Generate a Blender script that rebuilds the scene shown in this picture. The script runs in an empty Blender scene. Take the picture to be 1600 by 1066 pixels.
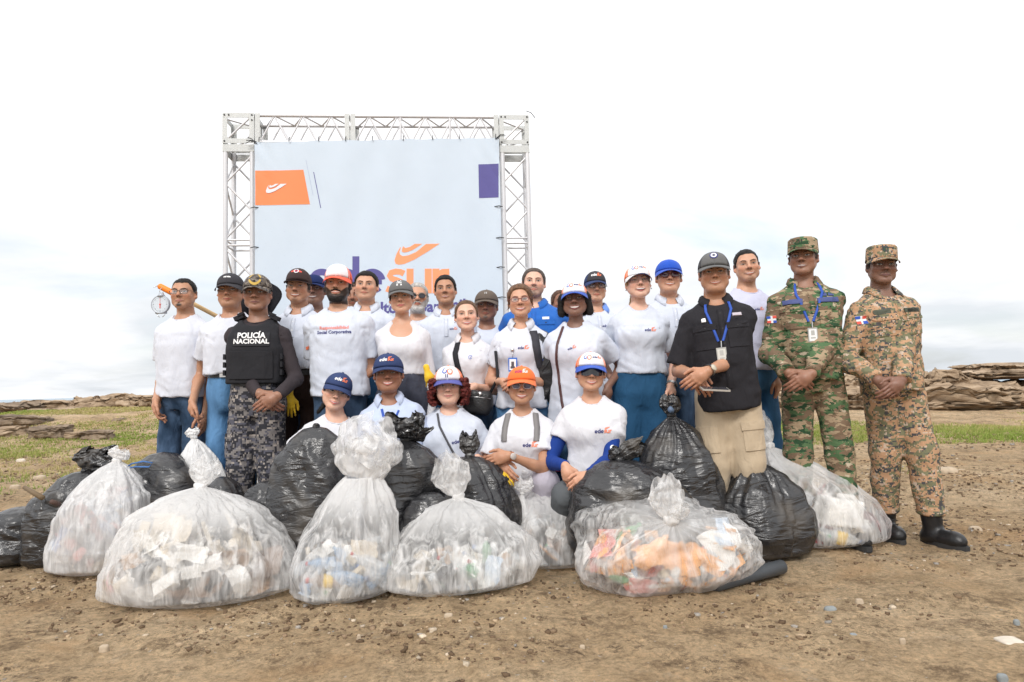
import bpy, math, random
import numpy as np
from mathutils import Vector, Matrix
from mathutils.bvhtree import BVHTree

random.seed(7)
RNG = np.random.RandomState(7)
R = math.radians
scene = bpy.context.scene
COL = scene.collection

# ------------------------------------------------------------------ camera
CAM_H = 1.01
F_PX = 1067.0            # focal length in pixels of the 1600 px wide photograph (24 mm lens)
PITCH, ROLL = R(3.8), R(1.5)
cam_d = bpy.data.cameras.new('camera')
cam_d.sensor_width = 36.0
cam_d.lens = 24.0
cam_d.clip_start = 0.05
cam_d.clip_end = 20000
cam = bpy.data.objects.new('camera', cam_d)
COL.objects.link(cam)
CF = Vector((0, math.cos(PITCH), math.sin(PITCH)))
_r0 = Vector((1, 0, 0)); _u0 = Vector((0, -math.sin(PITCH), math.cos(PITCH)))
CR = _r0 * math.cos(ROLL) - _u0 * math.sin(ROLL)
CU = _u0 * math.cos(ROLL) + _r0 * math.sin(ROLL)
cam.matrix_world = Matrix(((CR.x, CU.x, -CF.x, 0), (CR.y, CU.y, -CF.y, 0), (CR.z, CU.z, -CF.z, CAM_H), (0, 0, 0, 1)))
scene.camera = cam


def at(px, py, Y):
    """World point seen at photograph pixel (px, py) on the vertical plane y = Y."""
    d = CF + CR * ((px - 800) / F_PX) + CU * ((533 - py) / F_PX)
    return Vector((0, 0, CAM_H)) + d * (Y / d.y)


def ground_at(px, py):
    d = CF + CR * ((px - 800) / F_PX) + CU * ((533 - py) / F_PX)
    return Vector((0, 0, CAM_H)) + d * (-CAM_H / d.z)


# ------------------------------------------------------------------ world, sun, exposure
SUN_EL, SUN_AZ = R(42), R(192)     # azimuth: compass style, 180 = from behind the camera
world = bpy.data.worlds.new('World'); scene.world = world
world.use_nodes = True
wn, wl = world.node_tree.nodes, world.node_tree.links
wn.clear()


def build_world():
    out = wn.new('ShaderNodeOutputWorld')
    sky = wn.new('ShaderNodeTexSky'); sky.sky_type = 'NISHITA'; sky.sun_disc = False
    sky.sun_elevation = SUN_EL; sky.sun_rotation = SUN_AZ
    sky.air_density = 1.0; sky.dust_density = 2.0; sky.altitude = 0
    b1 = wn.new('ShaderNodeBackground'); b1.inputs[1].default_value = 0.13
    wl.new(sky.outputs[0], b1.inputs[0])
    tc = wn.new('ShaderNodeTexCoord')
    sep = wn.new('ShaderNodeSeparateXYZ'); wl.new(tc.outputs['Generated'], sep.inputs[0])
    # cloud layer plane projection: x/(z+c), y/(z+c)
    zc = wn.new('ShaderNodeMath'); zc.operation = 'MAXIMUM'; wl.new(sep.outputs[2], zc.inputs[0]); zc.inputs[1].default_value = 0.0
    za = wn.new('ShaderNodeMath'); za.operation = 'ADD'; wl.new(zc.outputs[0], za.inputs[0]); za.inputs[1].default_value = 0.16
    dx = wn.new('ShaderNodeMath'); dx.operation = 'DIVIDE'; wl.new(sep.outputs[0], dx.inputs[0]); wl.new(za.outputs[0], dx.inputs[1])
    dy = wn.new('ShaderNodeMath'); dy.operation = 'DIVIDE'; wl.new(sep.outputs[1], dy.inputs[0]); wl.new(za.outputs[0], dy.inputs[1])
    cb = wn.new('ShaderNodeCombineXYZ'); wl.new(dx.outputs[0], cb.inputs[0]); wl.new(dy.outputs[0], cb.inputs[1])
    mp = wn.new('ShaderNodeMapping'); mp.inputs['Location'].default_value = (3.1, 1.7, 0)
    wl.new(cb.outputs[0], mp.inputs[0])
    n1 = wn.new('ShaderNodeTexNoise'); n1.inputs['Scale'].default_value = 0.55; n1.inputs['Detail'].default_value = 7
    n1.inputs['Roughness'].default_value = 0.55; n1.inputs['Distortion'].default_value = 0.6
    wl.new(mp.outputs[0], n1.inputs['Vector'])
    r1 = wn.new('ShaderNodeValToRGB'); e = r1.color_ramp.elements
    e[0].position = 0.34; e[0].color = (0.55, 0.55, 0.55, 1); e[1].position = 0.50; e[1].color = (1, 1, 1, 1)
    wl.new(n1.outputs[0], r1.inputs[0])
    n2 = wn.new('ShaderNodeTexNoise'); n2.inputs['Scale'].default_value = 0.9; n2.inputs['Detail'].default_value = 6
    mp2 = wn.new('ShaderNodeMapping'); mp2.inputs['Location'].default_value = (9.3, 4.7, 2); wl.new(cb.outputs[0], mp2.inputs[0])
    wl.new(mp2.outputs[0], n2.inputs['Vector'])
    r2 = wn.new('ShaderNodeValToRGB'); e = r2.color_ramp.elements
    e[0].position = 0.40; e[0].color = (0.60, 0.63, 0.665, 1); e[1].position = 0.56; e[1].color = (0.80, 0.81, 0.825, 1)
    wl.new(n2.outputs[0], r2.inputs[0])
    # higher up the overcast is thicker and brighter
    mr = wn.new('ShaderNodeMapRange'); mr.inputs[1].default_value = 0.05; mr.inputs[2].default_value = 0.42
    mr.inputs[3].default_value = 0.0; mr.inputs[4].default_value = 1.0
    wl.new(sep.outputs[2], mr.inputs[0])
    mx = wn.new('ShaderNodeMixRGB'); wl.new(mr.outputs[0], mx.inputs[0]); wl.new(r2.outputs[0], mx.inputs[1])
    mx.inputs[2].default_value = (1.06, 1.06, 1.07, 1)
    b2 = wn.new('ShaderNodeBackground'); b2.inputs[1].default_value = 0.98
    wl.new(mx.outputs[0], b2.inputs[0])
    fm = wn.new('ShaderNodeMath'); fm.operation = 'MAXIMUM'; wl.new(r1.outputs[0], fm.inputs[0]); wl.new(mr.outputs[0], fm.inputs[1])
    ms = wn.new('ShaderNodeMixShader'); wl.new(fm.outputs[0], ms.inputs[0]); wl.new(b1.outputs[0], ms.inputs[1]); wl.new(b2.outputs[0], ms.inputs[2])
    wl.new(ms.outputs[0], out.inputs[0])


build_world()
sun_d = bpy.data.lights.new('sun', 'SUN'); sun_d.energy = 1.5; sun_d.angle = R(16); sun_d.color = (1.0, 0.965, 0.92)
sun = bpy.data.objects.new('sun', sun_d); COL.objects.link(sun)
_sd = Vector((math.sin(SUN_AZ) * math.cos(SUN_EL), math.cos(SUN_AZ) * math.cos(SUN_EL), math.sin(SUN_EL)))
sun.rotation_euler = _sd.to_track_quat('Z', 'Y').to_euler()
scene.view_settings.view_transform = 'Standard'
scene.view_settings.look = 'None'
scene.view_settings.exposure = 0.42
scene.view_settings.gamma = 1.0
scene.view_settings.use_curve_mapping = False
scene.render.engine = 'CYCLES'
scene.cycles.max_bounces = 6
scene.cycles.transparent_max_bounces = 16
scene.cycles.caustics_reflective = False
scene.cycles.caustics_refractive = False


# ------------------------------------------------------------------ numeric noise
def _hash(ix, iy, iz, seed):
    h = (ix.astype(np.int64) * 374761393 + iy.astype(np.int64) * 668265263 + iz.astype(np.int64) * 2147483647 + seed * 974711) & 0xffffffff
    h = ((h ^ (h >> 13)) * 1274126177) & 0xffffffff
    h = h ^ (h >> 16)
    return (h & 0xffff).astype(np.float32) / 32767.5 - 1.0


def vnoise(x, y, z, seed=0):
    x, y, z = np.broadcast_arrays(x, y, z)
    fx, fy, fz = np.floor(x), np.floor(y), np.floor(z)
    ix, iy, iz = fx.astype(np.int64), fy.astype(np.int64), fz.astype(np.int64)
    u, v, w = x - fx, y - fy, z - fz
    u = u * u * (3 - 2 * u); v = v * v * (3 - 2 * v); w = w * w * (3 - 2 * w)
    r = 0
    for a in (0, 1):
        for b in (0, 1):
            for c in (0, 1):
                r = r + _hash(ix + a, iy + b, iz + c, seed) * (u if a else 1 - u) * (v if b else 1 - v) * (w if c else 1 - w)
    return r


def fbm(x, y, z, octaves=4, seed=0, gain=0.5):
    r, a = 0, 1.0
    for i in range(octaves):
        r = r + a * vnoise(x * 2 ** i, y * 2 ** i, z * 2 ** i, seed + i * 17)
        a *= gain
    return r


def ridged(x, y, z, octaves=3, seed=0, gain=0.5):
    r, a, s = 0, 1.0, 0
    for i in range(octaves):
        r = r + a * (1 - 2 * np.abs(vnoise(x * 2 ** i, y * 2 ** i, z * 2 ** i, seed + i * 17)))
        s += a
        a *= gain
    return r / s


# ------------------------------------------------------------------ mesh helpers
def np_mesh(name, V, Fq, smooth=True, col=None):
    """Mesh from an (n,3) array and an (m,4) or (m,3) index array."""
    me = bpy.data.meshes.new(name)
    V = np.ascontiguousarray(V, dtype=np.float32); Fq = np.ascontiguousarray(Fq, dtype=np.int32)
    n, k = Fq.shape
    me.vertices.add(len(V)); me.vertices.foreach_set('co', V.ravel())
    me.loops.add(n * k); me.loops.foreach_set('vertex_index', Fq.ravel())
    me.polygons.add(n)
    me.polygons.foreach_set('loop_start', np.arange(0, n * k, k, dtype=np.int32))
    me.polygons.foreach_set('loop_total', np.full(n, k, dtype=np.int32))
    if smooth:
        me.polygons.foreach_set('use_smooth', np.ones(n, dtype=bool))
    if col is not None:
        at_ = me.color_attributes.new('Col', 'FLOAT_COLOR', 'POINT')
        c4 = np.ones((len(V), 4), dtype=np.float32); c4[:, :3] = col
        at_.data.foreach_set('color', c4.ravel())
    me.update(calc_edges=True)
    return me


class MB:
    """Collects polygons; build() links them as one mesh object."""
    def __init__(self):
        self.v, self.f, self.m = [], [], []

    def add(self, vs, fs, mi=0):
        b = len(self.v)
        self.v += [tuple(p) for p in vs]
        self.f += [tuple(i + b for i in f) for f in fs]
        self.m += [mi] * len(fs)

    def box(self, c, s, rot=None, mi=0, bevel=0.0):
        c = Vector(c); hx, hy, hz = s[0] / 2, s[1] / 2, s[2] / 2
        M = rot if rot is not None else Matrix.Identity(3)
        vs = [c + M @ Vector((x * hx, y * hy, z * hz)) for x in (-1, 1) for y in (-1, 1) for z in (-1, 1)]
        self.add(vs, [(0, 1, 3, 2), (4, 6, 7, 5), (0, 4, 5, 1), (2, 3, 7, 6), (0, 2, 6, 4), (1, 5, 7, 3)], mi)

    def tube(self, pts, r, seg=8, mi=0, cap=True):
        pts = [Vector(p) for p in pts]
        rs = r if isinstance(r, (list, tuple)) else [r] * len(pts)
        rings = []
        up = None
        for i, p in enumerate(pts):
            t = (pts[min(i + 1, len(pts) - 1)] - pts[max(i - 1, 0)])
            if t.length < 1e-9: t = Vector((0, 0, 1))
            t.normalize()
            if up is None:
                up = t.orthogonal().normalized()
            else:
                up = (up - t * up.dot(t))
                up = up.normalized() if up.length > 1e-6 else t.orthogonal().normalized()
            s = t.cross(up)
            rings.append([p + (up * math.cos(a) + s * math.sin(a)) * rs[i] for a in [2 * math.pi * k / seg for k in range(seg)]])
        vs = [q for ring in rings for q in ring]
        fs = []
        for i in range(len(pts) - 1):
            for k in range(seg):
                a, b = i * seg + k, i * seg + (k + 1) % seg
                fs.append((a, b, b + seg, a + seg))
        if cap:
            fs.append(tuple(range(seg - 1, -1, -1)))
            o = (len(pts) - 1) * seg
            fs.append(tuple(o + k for k in range(seg)))
        self.add(vs, fs, mi)

    def lathe(self, prof, c, axis=Vector((0, 0, 1)), seg=16, mi=0, sx=1.0):
        axis = Vector(axis).normalized(); u = axis.orthogonal().normalized(); w = axis.cross(u)
        c = Vector(c)
        vs = []
        for (r, h) in prof:
            for k in range(seg):
                a = 2 * math.pi * k / seg
                vs.append(c + axis * h + u * (r * math.cos(a) * sx) + w * (r * math.sin(a)))
        fs = []
        for i in range(len(prof) - 1):
            for k in range(seg):
                a, b = i * seg + k, i * seg + (k + 1) % seg
                fs.append((a, b, b + seg, a + seg))
        fs.append(tuple(range(seg - 1, -1, -1)))
        o = (len(prof) - 1) * seg
        fs.append(tuple(o + k for k in range(seg)))
        self.add(vs, fs, mi)

    def build(self, name, mats, parent=None, smooth=False):
        me = bpy.data.meshes.new(name)
        me.from_pydata(self.v, [], self.f)
        if not isinstance(mats, (list, tuple)): mats = [mats]
        for m in mats: me.materials.append(m)
        me.polygons.foreach_set('material_index', self.m)
        if smooth: me.polygons.foreach_set('use_smooth', [True] * len(self.f))
        me.update()
        return link(name, me, parent)


def link(name, me, parent=None):
    o = bpy.data.objects.new(name, me)
    COL.objects.link(o)
    if parent is not None:
        o.parent = parent
        o.matrix_parent_inverse = world_inv(parent)
    return o


def world_inv(o):
    """Inverse of the world matrix, from the parents' own transforms (no view-layer update needed)."""
    m = o.matrix_basis.copy(); p = o.parent; c = o
    while p is not None:
        m = p.matrix_basis @ c.matrix_parent_inverse @ m
        c = p; p = p.parent
    return m.inverted()


def thing(name, label, cat, loc=(0, 0, 0), group=None):
    o = bpy.data.objects.new(name, None); COL.objects.link(o)
    o.location = loc; o.empty_display_size = 0.1
    o['label'] = label; o['category'] = cat
    if group: o['group'] = group
    return o


def tag(o, label=None, cat=None, group=None, kind=None):
    if label: o['label'] = label
    if cat: o['category'] = cat
    if group: o['group'] = group
    if kind: o['kind'] = kind
    return o


# ------------------------------------------------------------------ materials
MATS = {}


def mat(name, color=(0.5, 0.5, 0.5), rough=0.7, metal=0.0, bump=0.0, bscale=60.0, var=0.0, vscale=4.0, spec=0.5, attr=False, sss=0.0, alpha=1.0, sheen=0.0, coat=0.0):
    if name in MATS: return MATS[name]
    m = bpy.data.materials.new(name); m.use_nodes = True
    nt = m.node_tree; n, l = nt.nodes, nt.links
    p = n['Principled BSDF']
    p.inputs['Base Color'].default_value = (*color, 1)
    p.inputs['Roughness'].default_value = rough
    p.inputs['Metallic'].default_value = metal
    p.inputs['Specular IOR Level'].default_value = spec
    p.inputs['Alpha'].default_value = alpha
    if sheen: p.inputs['Sheen Weight'].default_value = sheen
    if coat: p.inputs['Coat Weight'].default_value = coat
    tc = n.new('ShaderNodeTexCoord')
    src = None
    if attr:
        a = n.new('ShaderNodeAttribute'); a.attribute_name = 'Col'
        src = a.outputs['Color']
    if var > 0:
        nz = n.new('ShaderNodeTexNoise'); nz.inputs['Scale'].default_value = vscale; nz.inputs['Detail'].default_value = 5
        l.new(tc.outputs['Object'], nz.inputs['Vector'])
        mr = n.new('ShaderNodeMapRange'); mr.inputs[1].default_value = 0.3; mr.inputs[2].default_value = 0.7
        mr.inputs[3].default_value = 1 - var; mr.inputs[4].default_value = 1 + var
        l.new(nz.outputs[0], mr.inputs[0])
        mx = n.new('ShaderNodeMixRGB'); mx.blend_type = 'MULTIPLY'; mx.inputs[0].default_value = 1
        if src: l.new(src, mx.inputs[1])
        else: mx.inputs[1].default_value = (*color, 1)
        l.new(mr.outputs[0], mx.inputs[2])
        src = mx.outputs[0]
    if src: l.new(src, p.inputs['Base Color'])
    if sss:
        p.inputs['Subsurface Weight'].default_value = sss
        p.inputs['Subsurface Radius'].default_value = (0.012, 0.005, 0.003)
        p.inputs['Subsurface Scale'].default_value = 1.0
    if bump > 0:
        nb = n.new('ShaderNodeTexNoise'); nb.inputs['Scale'].default_value = bscale; nb.inputs['Detail'].default_value = 4
        l.new(tc.outputs['Object'], nb.inputs['Vector'])
        bp = n.new('ShaderNodeBump'); bp.inputs['Strength'].default_value = bump; bp.inputs['Distance'].default_value = 0.01
        l.new(nb.outputs[0], bp.inputs['Height']); l.new(bp.outputs[0], p.inputs['Normal'])
    MATS[name] = m
    return m


def fabric(name, color, bump=0.35, var=0.04, rough=0.85, crease=0.5):
    """Cloth: base colour with soft creases (bump at two scales) and a fine weave."""
    if name in MATS: return MATS[name]
    m = bpy.data.materials.new(name); m.use_nodes = True
    nt = m.node_tree; n, l = nt.nodes, nt.links
    p = n['Principled BSDF']; p.inputs['Roughness'].default_value = rough
    p.inputs['Specular IOR Level'].default_value = 0.25
    p.inputs['Sheen Weight'].default_value = 0.15 if max(color) > .3 else 0.0
    tc = n.new('ShaderNodeTexCoord')
    nz = n.new('ShaderNodeTexNoise'); nz.inputs['Scale'].default_value = 7; nz.inputs['Detail'].default_value = 4
    l.new(tc.outputs['Object'], nz.inputs['Vector'])
    mr = n.new('ShaderNodeMapRange'); mr.inputs[1].default_value = .3; mr.inputs[2].default_value = .7
    mr.inputs[3].default_value = 1 - var; mr.inputs[4].default_value = 1 + var; l.new(nz.outputs[0], mr.inputs[0])
    mx = n.new('ShaderNodeMixRGB'); mx.blend_type = 'MULTIPLY'; mx.inputs[0].default_value = 1
    mx.inputs[1].default_value = (*color, 1); l.new(mr.outputs[0], mx.inputs[2]); l.new(mx.outputs[0], p.inputs['Base Color'])
    mp = n.new('ShaderNodeMapping'); mp.inputs['Scale'].default_value = (1.0, 1.0, 0.45); mp.inputs['Rotation'].default_value = (0, 0.5, 0)
    l.new(tc.outputs['Object'], mp.inputs[0])
    n1 = n.new('ShaderNodeTexNoise'); n1.inputs['Scale'].default_value = 16; n1.inputs['Detail'].default_value = 3
    n1.inputs['Distortion'].default_value = 0.8; l.new(mp.outputs[0], n1.inputs['Vector'])
    b1 = n.new('ShaderNodeBump'); b1.inputs['Strength'].default_value = crease; b1.inputs['Distance'].default_value = 0.02
    l.new(n1.outputs[0], b1.inputs['Height'])
    n2 = n.new('ShaderNodeTexNoise'); n2.inputs['Scale'].default_value = 260; n2.inputs['Detail'].default_value = 2
    l.new(tc.outputs['Object'], n2.inputs['Vector'])
    b2 = n.new('ShaderNodeBump'); b2.inputs['Strength'].default_value = bump; b2.inputs['Distance'].default_value = 0.002
    l.new(n2.outputs[0], b2.inputs['Height']); l.new(b1.outputs[0], b2.inputs['Normal']); l.new(b2.outputs[0], p.inputs['Normal'])
    MATS[name] = m
    return m


def camo(name, cols, scale, digital=0.012, stretch=(1, 1, 1.7), thr=(0.0, 0.42, 0.5, 0.6)):
    """Camouflage cloth: stacked noise patches, snapped to small squares when digital."""
    if name in MATS: return MATS[name]
    m = bpy.data.materials.new(name); m.use_nodes = True
    nt = m.node_tree; n, l = nt.nodes, nt.links
    p = n['Principled BSDF']; p.inputs['Roughness'].default_value = 0.9; p.inputs['Specular IOR Level'].default_value = 0.2
    tc = n.new('ShaderNodeTexCoord'); src = tc.outputs['Object']
    if digital:
        sn = n.new('ShaderNodeVectorMath'); sn.operation = 'SNAP'; sn.inputs[1].default_value = (digital,) * 3
        l.new(src, sn.inputs[0]); src = sn.outputs[0]
    mp = n.new('ShaderNodeMapping'); mp.inputs['Scale'].default_value = stretch; l.new(src, mp.inputs[0])
    cur = None
    for i, c in enumerate(cols):
        if i == 0:
            rgb = n.new('ShaderNodeRGB'); rgb.outputs[0].default_value = (*c, 1); cur = rgb.outputs[0]; continue
        mo = n.new('ShaderNodeMapping'); mo.inputs['Location'].default_value = (i * 7.3, i * 3.1, i * 5.7); l.new(mp.outputs[0], mo.inputs[0])
        nz = n.new('ShaderNodeTexNoise'); nz.inputs['Scale'].default_value = scale * (1 + 0.25 * i); nz.inputs['Detail'].default_value = 3.5
        nz.inputs['Roughness'].default_value = 0.6; nz.inputs['Distortion'].default_value = 0.3
        l.new(mo.outputs[0], nz.inputs['Vector'])
        g = n.new('ShaderNodeMath'); g.operation = 'GREATER_THAN'; g.inputs[1].default_value = thr[i]; l.new(nz.outputs[0], g.inputs[0])
        mx = n.new('ShaderNodeMixRGB'); l.new(g.outputs[0], mx.inputs[0]); l.new(cur, mx.inputs[1]); mx.inputs[2].default_value = (*c, 1)
        cur = mx.outputs[0]
    l.new(cur, p.inputs['Base Color'])
    n1 = n.new('ShaderNodeTexNoise'); n1.inputs['Scale'].default_value = 20; n1.inputs['Detail'].default_value = 4; n1.inputs['Distortion'].default_value = 0.8
    l.new(tc.outputs['Object'], n1.inputs['Vector'])
    b1 = n.new('ShaderNodeBump'); b1.inputs['Strength'].default_value = 0.6; b1.inputs['Distance'].default_value = 0.02
    l.new(n1.outputs[0], b1.inputs['Height']); l.new(b1.outputs[0], p.inputs['Normal'])
    MATS[name] = m
    return m


def denim(name, base, fade=0.35):
    if name in MATS: return MATS[name]
    m = fabric(name, base, var=0.0, crease=0.75)
    nt = m.node_tree; n, l = nt.nodes, nt.links
    p = n['Principled BSDF']
    tc = [x for x in n if x.type == 'TEX_COORD'][0]
    nz = n.new('ShaderNodeTexNoise'); nz.inputs['Scale'].default_value = 5; nz.inputs['Detail'].default_value = 6
    mp = n.new('ShaderNodeMapping'); mp.inputs['Scale'].default_value = (1.5, 1.5, .6); l.new(tc.outputs['Object'], mp.inputs[0]); l.new(mp.outputs[0], nz.inputs['Vector'])
    rp = n.new('ShaderNodeValToRGB'); e = rp.color_ramp.elements
    e[0].position = 0.35; e[0].color = (*[c * 0.62 for c in base], 1)
    e[1].position = 0.68; e[1].color = (*[c * (1 + fade) + 0.06 * fade for c in base], 1)
    l.new(nz.outputs[0], rp.inputs[0])
    l.new(rp.outputs[0], p.inputs['Base Color'])
    return m


SKIN = mat('skin', attr=True, rough=0.42, bump=0.15, bscale=220, var=0.05, vscale=18, spec=0.4, sss=0.12)
HAIR_BLACK = (0.012, 0.010, 0.009); HAIR_BROWN = (0.07, 0.035, 0.02); HAIR_RED = (0.11, 0.018, 0.014); HAIR_GREY = (0.16, 0.14, 0.13); HAIR_WHITE = (0.45, 0.43, 0.41); HAIR_BLOND = (0.32, 0.2, 0.1)
WHITE = fabric('white_cotton', (0.64, 0.66, 0.73))
WHITE_B = fabric('white_sport_fabric', (0.61, 0.65, 0.74))
WHITE_C = fabric('bright_white_fabric', (0.68, 0.68, 0.72))
LAV = fabric('lavender_white_fabric', (0.56, 0.57, 0.72))
PALEBLUE = fabric('pale_blue_fabric', (0.50, 0.57, 0.74))
JEANS = denim('dark_blue_denim', (0.032, 0.070, 0.135), .9)
JEANS_L = denim('mid_blue_denim', (0.055, 0.15, 0.29), .6)
JEANS_B = denim('bright_blue_denim', (0.025, 0.11, 0.24), .6)
JEANS_D = denim('black_grey_denim', (0.045, 0.05, 0.075))
NAVY = (0.018, 0.028, 0.10); ORANGE = (0.90, 0.20, 0.05); PURPLE = (0.10, 0.09, 0.30)
PRINT_NAVY = mat('navy_print', (0.03, 0.035, 0.17), rough=0.7)
PRINT_ORANGE = mat('orange_print', (0.88, 0.22, 0.10), rough=0.7)
PRINT_RED = mat('red_print', (0.75, 0.10, 0.07), rough=0.7)
PRINT_WHITE = mat('white_print', (0.85, 0.85, 0.85), rough=0.7)
PRINT_BLUE = mat('blue_print', (0.03, 0.10, 0.50), rough=0.7)
PRINT_BLACK = mat('black_print', (0.015, 0.015, 0.015), rough=0.7)
PRINT_YEL = mat('gold_print', (0.6, 0.4, 0.08), rough=0.6)
STEEL = mat('steel', (0.6, 0.6, 0.6), rough=0.3, metal=1.0)
BLACK_PL = mat('black_plastic', (0.015, 0.015, 0.017), rough=0.35)
BLACK_FAB = fabric('black_fabric', (0.022, 0.022, 0.026))
LEATHER = mat('black_leather', (0.014, 0.014, 0.016), rough=0.38, bump=0.3, bscale=90)
RUBBER = mat('sole_rubber', (0.03, 0.03, 0.03), rough=0.8)
# ------------------------------------------------------------------ implicit surfaces (bodies, clothes)
def surface_nets(D, xs, ys, zs):
    S = D < 0
    nx, ny, nz = D.shape
    c = [(i, j, k) for i in (0, 1) for j in (0, 1) for k in (0, 1)]
    cnt = np.zeros((nx - 1, ny - 1, nz - 1), dtype=np.int8)
    for i, j, k in c:
        cnt += S[i:nx - 1 + i, j:ny - 1 + j, k:nz - 1 + k]
    act = (cnt > 0) & (cnt < 8)
    I, J, K = np.nonzero(act)
    if len(I) == 0: return np.zeros((0, 3)), np.zeros((0, 4), int)
    idx = -np.ones(act.shape, dtype=np.int64); idx[I, J, K] = np.arange(len(I))
    vals = {q: D[I + q[0], J + q[1], K + q[2]] for q in c}
    acc = np.zeros((len(I), 3)); num = np.zeros(len(I))
    for a in c:
        for ax in range(3):
            if a[ax] == 0:
                b = list(a); b[ax] = 1; b = tuple(b)
                va, vb = vals[a], vals[b]
                m = (va < 0) != (vb < 0)
                t = np.where(m, va / np.where(m, va - vb, 1), 0)
                p = np.zeros((len(I), 3)) + np.array(a)
                p[:, ax] += t
                acc += p * m[:, None]; num += m
    acc /= num[:, None]
    gi = acc + np.stack([I, J, K], 1)
    V = np.stack([np.interp(gi[:, 0], np.arange(nx), xs), np.interp(gi[:, 1], np.arange(ny), ys), np.interp(gi[:, 2], np.arange(nz), zs)], 1)
    F = []
    sx = S[:-1, 1:-1, 1:-1] != S[1:, 1:-1, 1:-1]
    i, j, k = np.nonzero(sx); j = j + 1; k = k + 1
    q = np.stack([idx[i, j - 1, k - 1], idx[i, j, k - 1], idx[i, j, k], idx[i, j - 1, k]], 1); fl = S[i, j, k]
    F.append(np.where(fl[:, None], q, q[:, ::-1]))
    sy = S[1:-1, :-1, 1:-1] != S[1:-1, 1:, 1:-1]
    i, j, k = np.nonzero(sy); i = i + 1; k = k + 1
    q = np.stack([idx[i - 1, j, k - 1], idx[i - 1, j, k], idx[i, j, k], idx[i, j, k - 1]], 1); fl = S[i, j, k]
    F.append(np.where(fl[:, None], q, q[:, ::-1]))
    sz = S[1:-1, 1:-1, :-1] != S[1:-1, 1:-1, 1:]
    i, j, k = np.nonzero(sz); i = i + 1; j = j + 1
    q = np.stack([idx[i - 1, j - 1, k], idx[i, j - 1, k], idx[i, j, k], idx[i - 1, j, k]], 1); fl = S[i, j, k]
    F.append(np.where(fl[:, None], q, q[:, ::-1]))
    return V, np.concatenate(F)


def smin(a, b, k):
    if k <= 0: return np.minimum(a, b)
    h = np.clip(0.5 + 0.5 * (b - a) / k, 0, 1)
    return b * (1 - h) + a * h - k * h * (1 - h)


class Sdf:
    """A list of primitives (function of broadcast x, y, z), each with a box and a blend."""
    def __init__(self): self.p = []

    def add(self, fn, lo, hi, k=0.02, op='u'):
        self.p.append((fn, np.array(lo, float), np.array(hi, float), k, op)); return self

    def cone(self, a, b, ra, rb, k=0.02, op='u', cuts=None, sub=None):
        a, b = np.array(a, float), np.array(b, float); ab = b - a; L2 = max(ab @ ab, 1e-9)

        def fn(x, y, z):
            t = np.clip(((x - a[0]) * ab[0] + (y - a[1]) * ab[1] + (z - a[2]) * ab[2]) / L2, 0, 1)
            d = np.sqrt((x - a[0] - t * ab[0]) ** 2 + (y - a[1] - t * ab[1]) ** 2 + (z - a[2] - t * ab[2]) ** 2) - (ra + (rb - ra) * t)
            if sub is not None:
                d = np.maximum(d, -sub(x, y, z))
            if cuts is not None:
                for (p, n) in cuts:
                    d = np.maximum(d, (x - p[0]) * n[0] + (y - p[1]) * n[1] + (z - p[2]) * n[2])
            return d
        m = max(ra, rb) + max(k, 0.02) + 0.02
        return self.add(fn, np.minimum(a, b) - m, np.maximum(a, b) + m, k, op)

    def ell(self, c, r, k=0.02, op='u', rot=None):
        c, r = np.array(c, float), np.array(r, float)

        def fn(x, y, z):
            px, py, pz = x - c[0], y - c[1], z - c[2]
            if rot is not None:
                px, py, pz = (rot[0][0] * px + rot[0][1] * py + rot[0][2] * pz, rot[1][0] * px + rot[1][1] * py + rot[1][2] * pz, rot[2][0] * px + rot[2][1] * py + rot[2][2] * pz)
            k0 = np.sqrt((px / r[0]) ** 2 + (py / r[1]) ** 2 + (pz / r[2]) ** 2)
            k1 = np.sqrt((px / r[0] ** 2) ** 2 + (py / r[1] ** 2) ** 2 + (pz / r[2] ** 2) ** 2) + 1e-6
            return k0 * (k0 - 1) / k1
        m = r.max() + k + 0.02
        return self.add(fn, c - m, c + m, k, op)

    def evaluate(self, xs, ys, zs, post=None):
        D = np.full((len(xs), len(ys), len(zs)), 0.3, dtype=np.float32)
        for fn, lo, hi, k, op in self.p:
            i0, i1 = np.searchsorted(xs, [lo[0], hi[0]]); j0, j1 = np.searchsorted(ys, [lo[1], hi[1]]); k0, k1 = np.searchsorted(zs, [lo[2], hi[2]])
            if i1 <= i0 or j1 <= j0 or k1 <= k0: continue
            sl = (slice(i0, i1), slice(j0, j1), slice(k0, k1))
            d = fn(xs[i0:i1, None, None].astype(np.float32), ys[None, j0:j1, None].astype(np.float32), zs[None, None, k0:k1].astype(np.float32))
            if op == 'u': D[sl] = smin(D[sl], d, k)
            elif op == 's': D[sl] = -smin(-D[sl], d, k)
            elif op == 'i': D[sl] = np.maximum(D[sl], d)
        if post is not None:
            m = np.abs(D) < 0.04
            I, J, K = np.nonzero(m)
            D[m] += post(xs[I], ys[J], zs[K]).astype(np.float32)
        return D

    def bounds(self):
        lo = np.min([p[1] for p in self.p if p[4] == 'u'], 0); hi = np.max([p[2] for p in self.p if p[4] == 'u'], 0)
        return lo, hi

    def mesh(self, h, lo=None, hi=None, post=None):
        l, u = self.bounds()
        lo = l if lo is None else np.array(lo); hi = u if hi is None else np.array(hi)
        ax = [np.arange(lo[i] - h, hi[i] + 2 * h, h) for i in range(3)]
        return surface_nets(self.evaluate(*ax, post=post), *ax)


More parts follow.
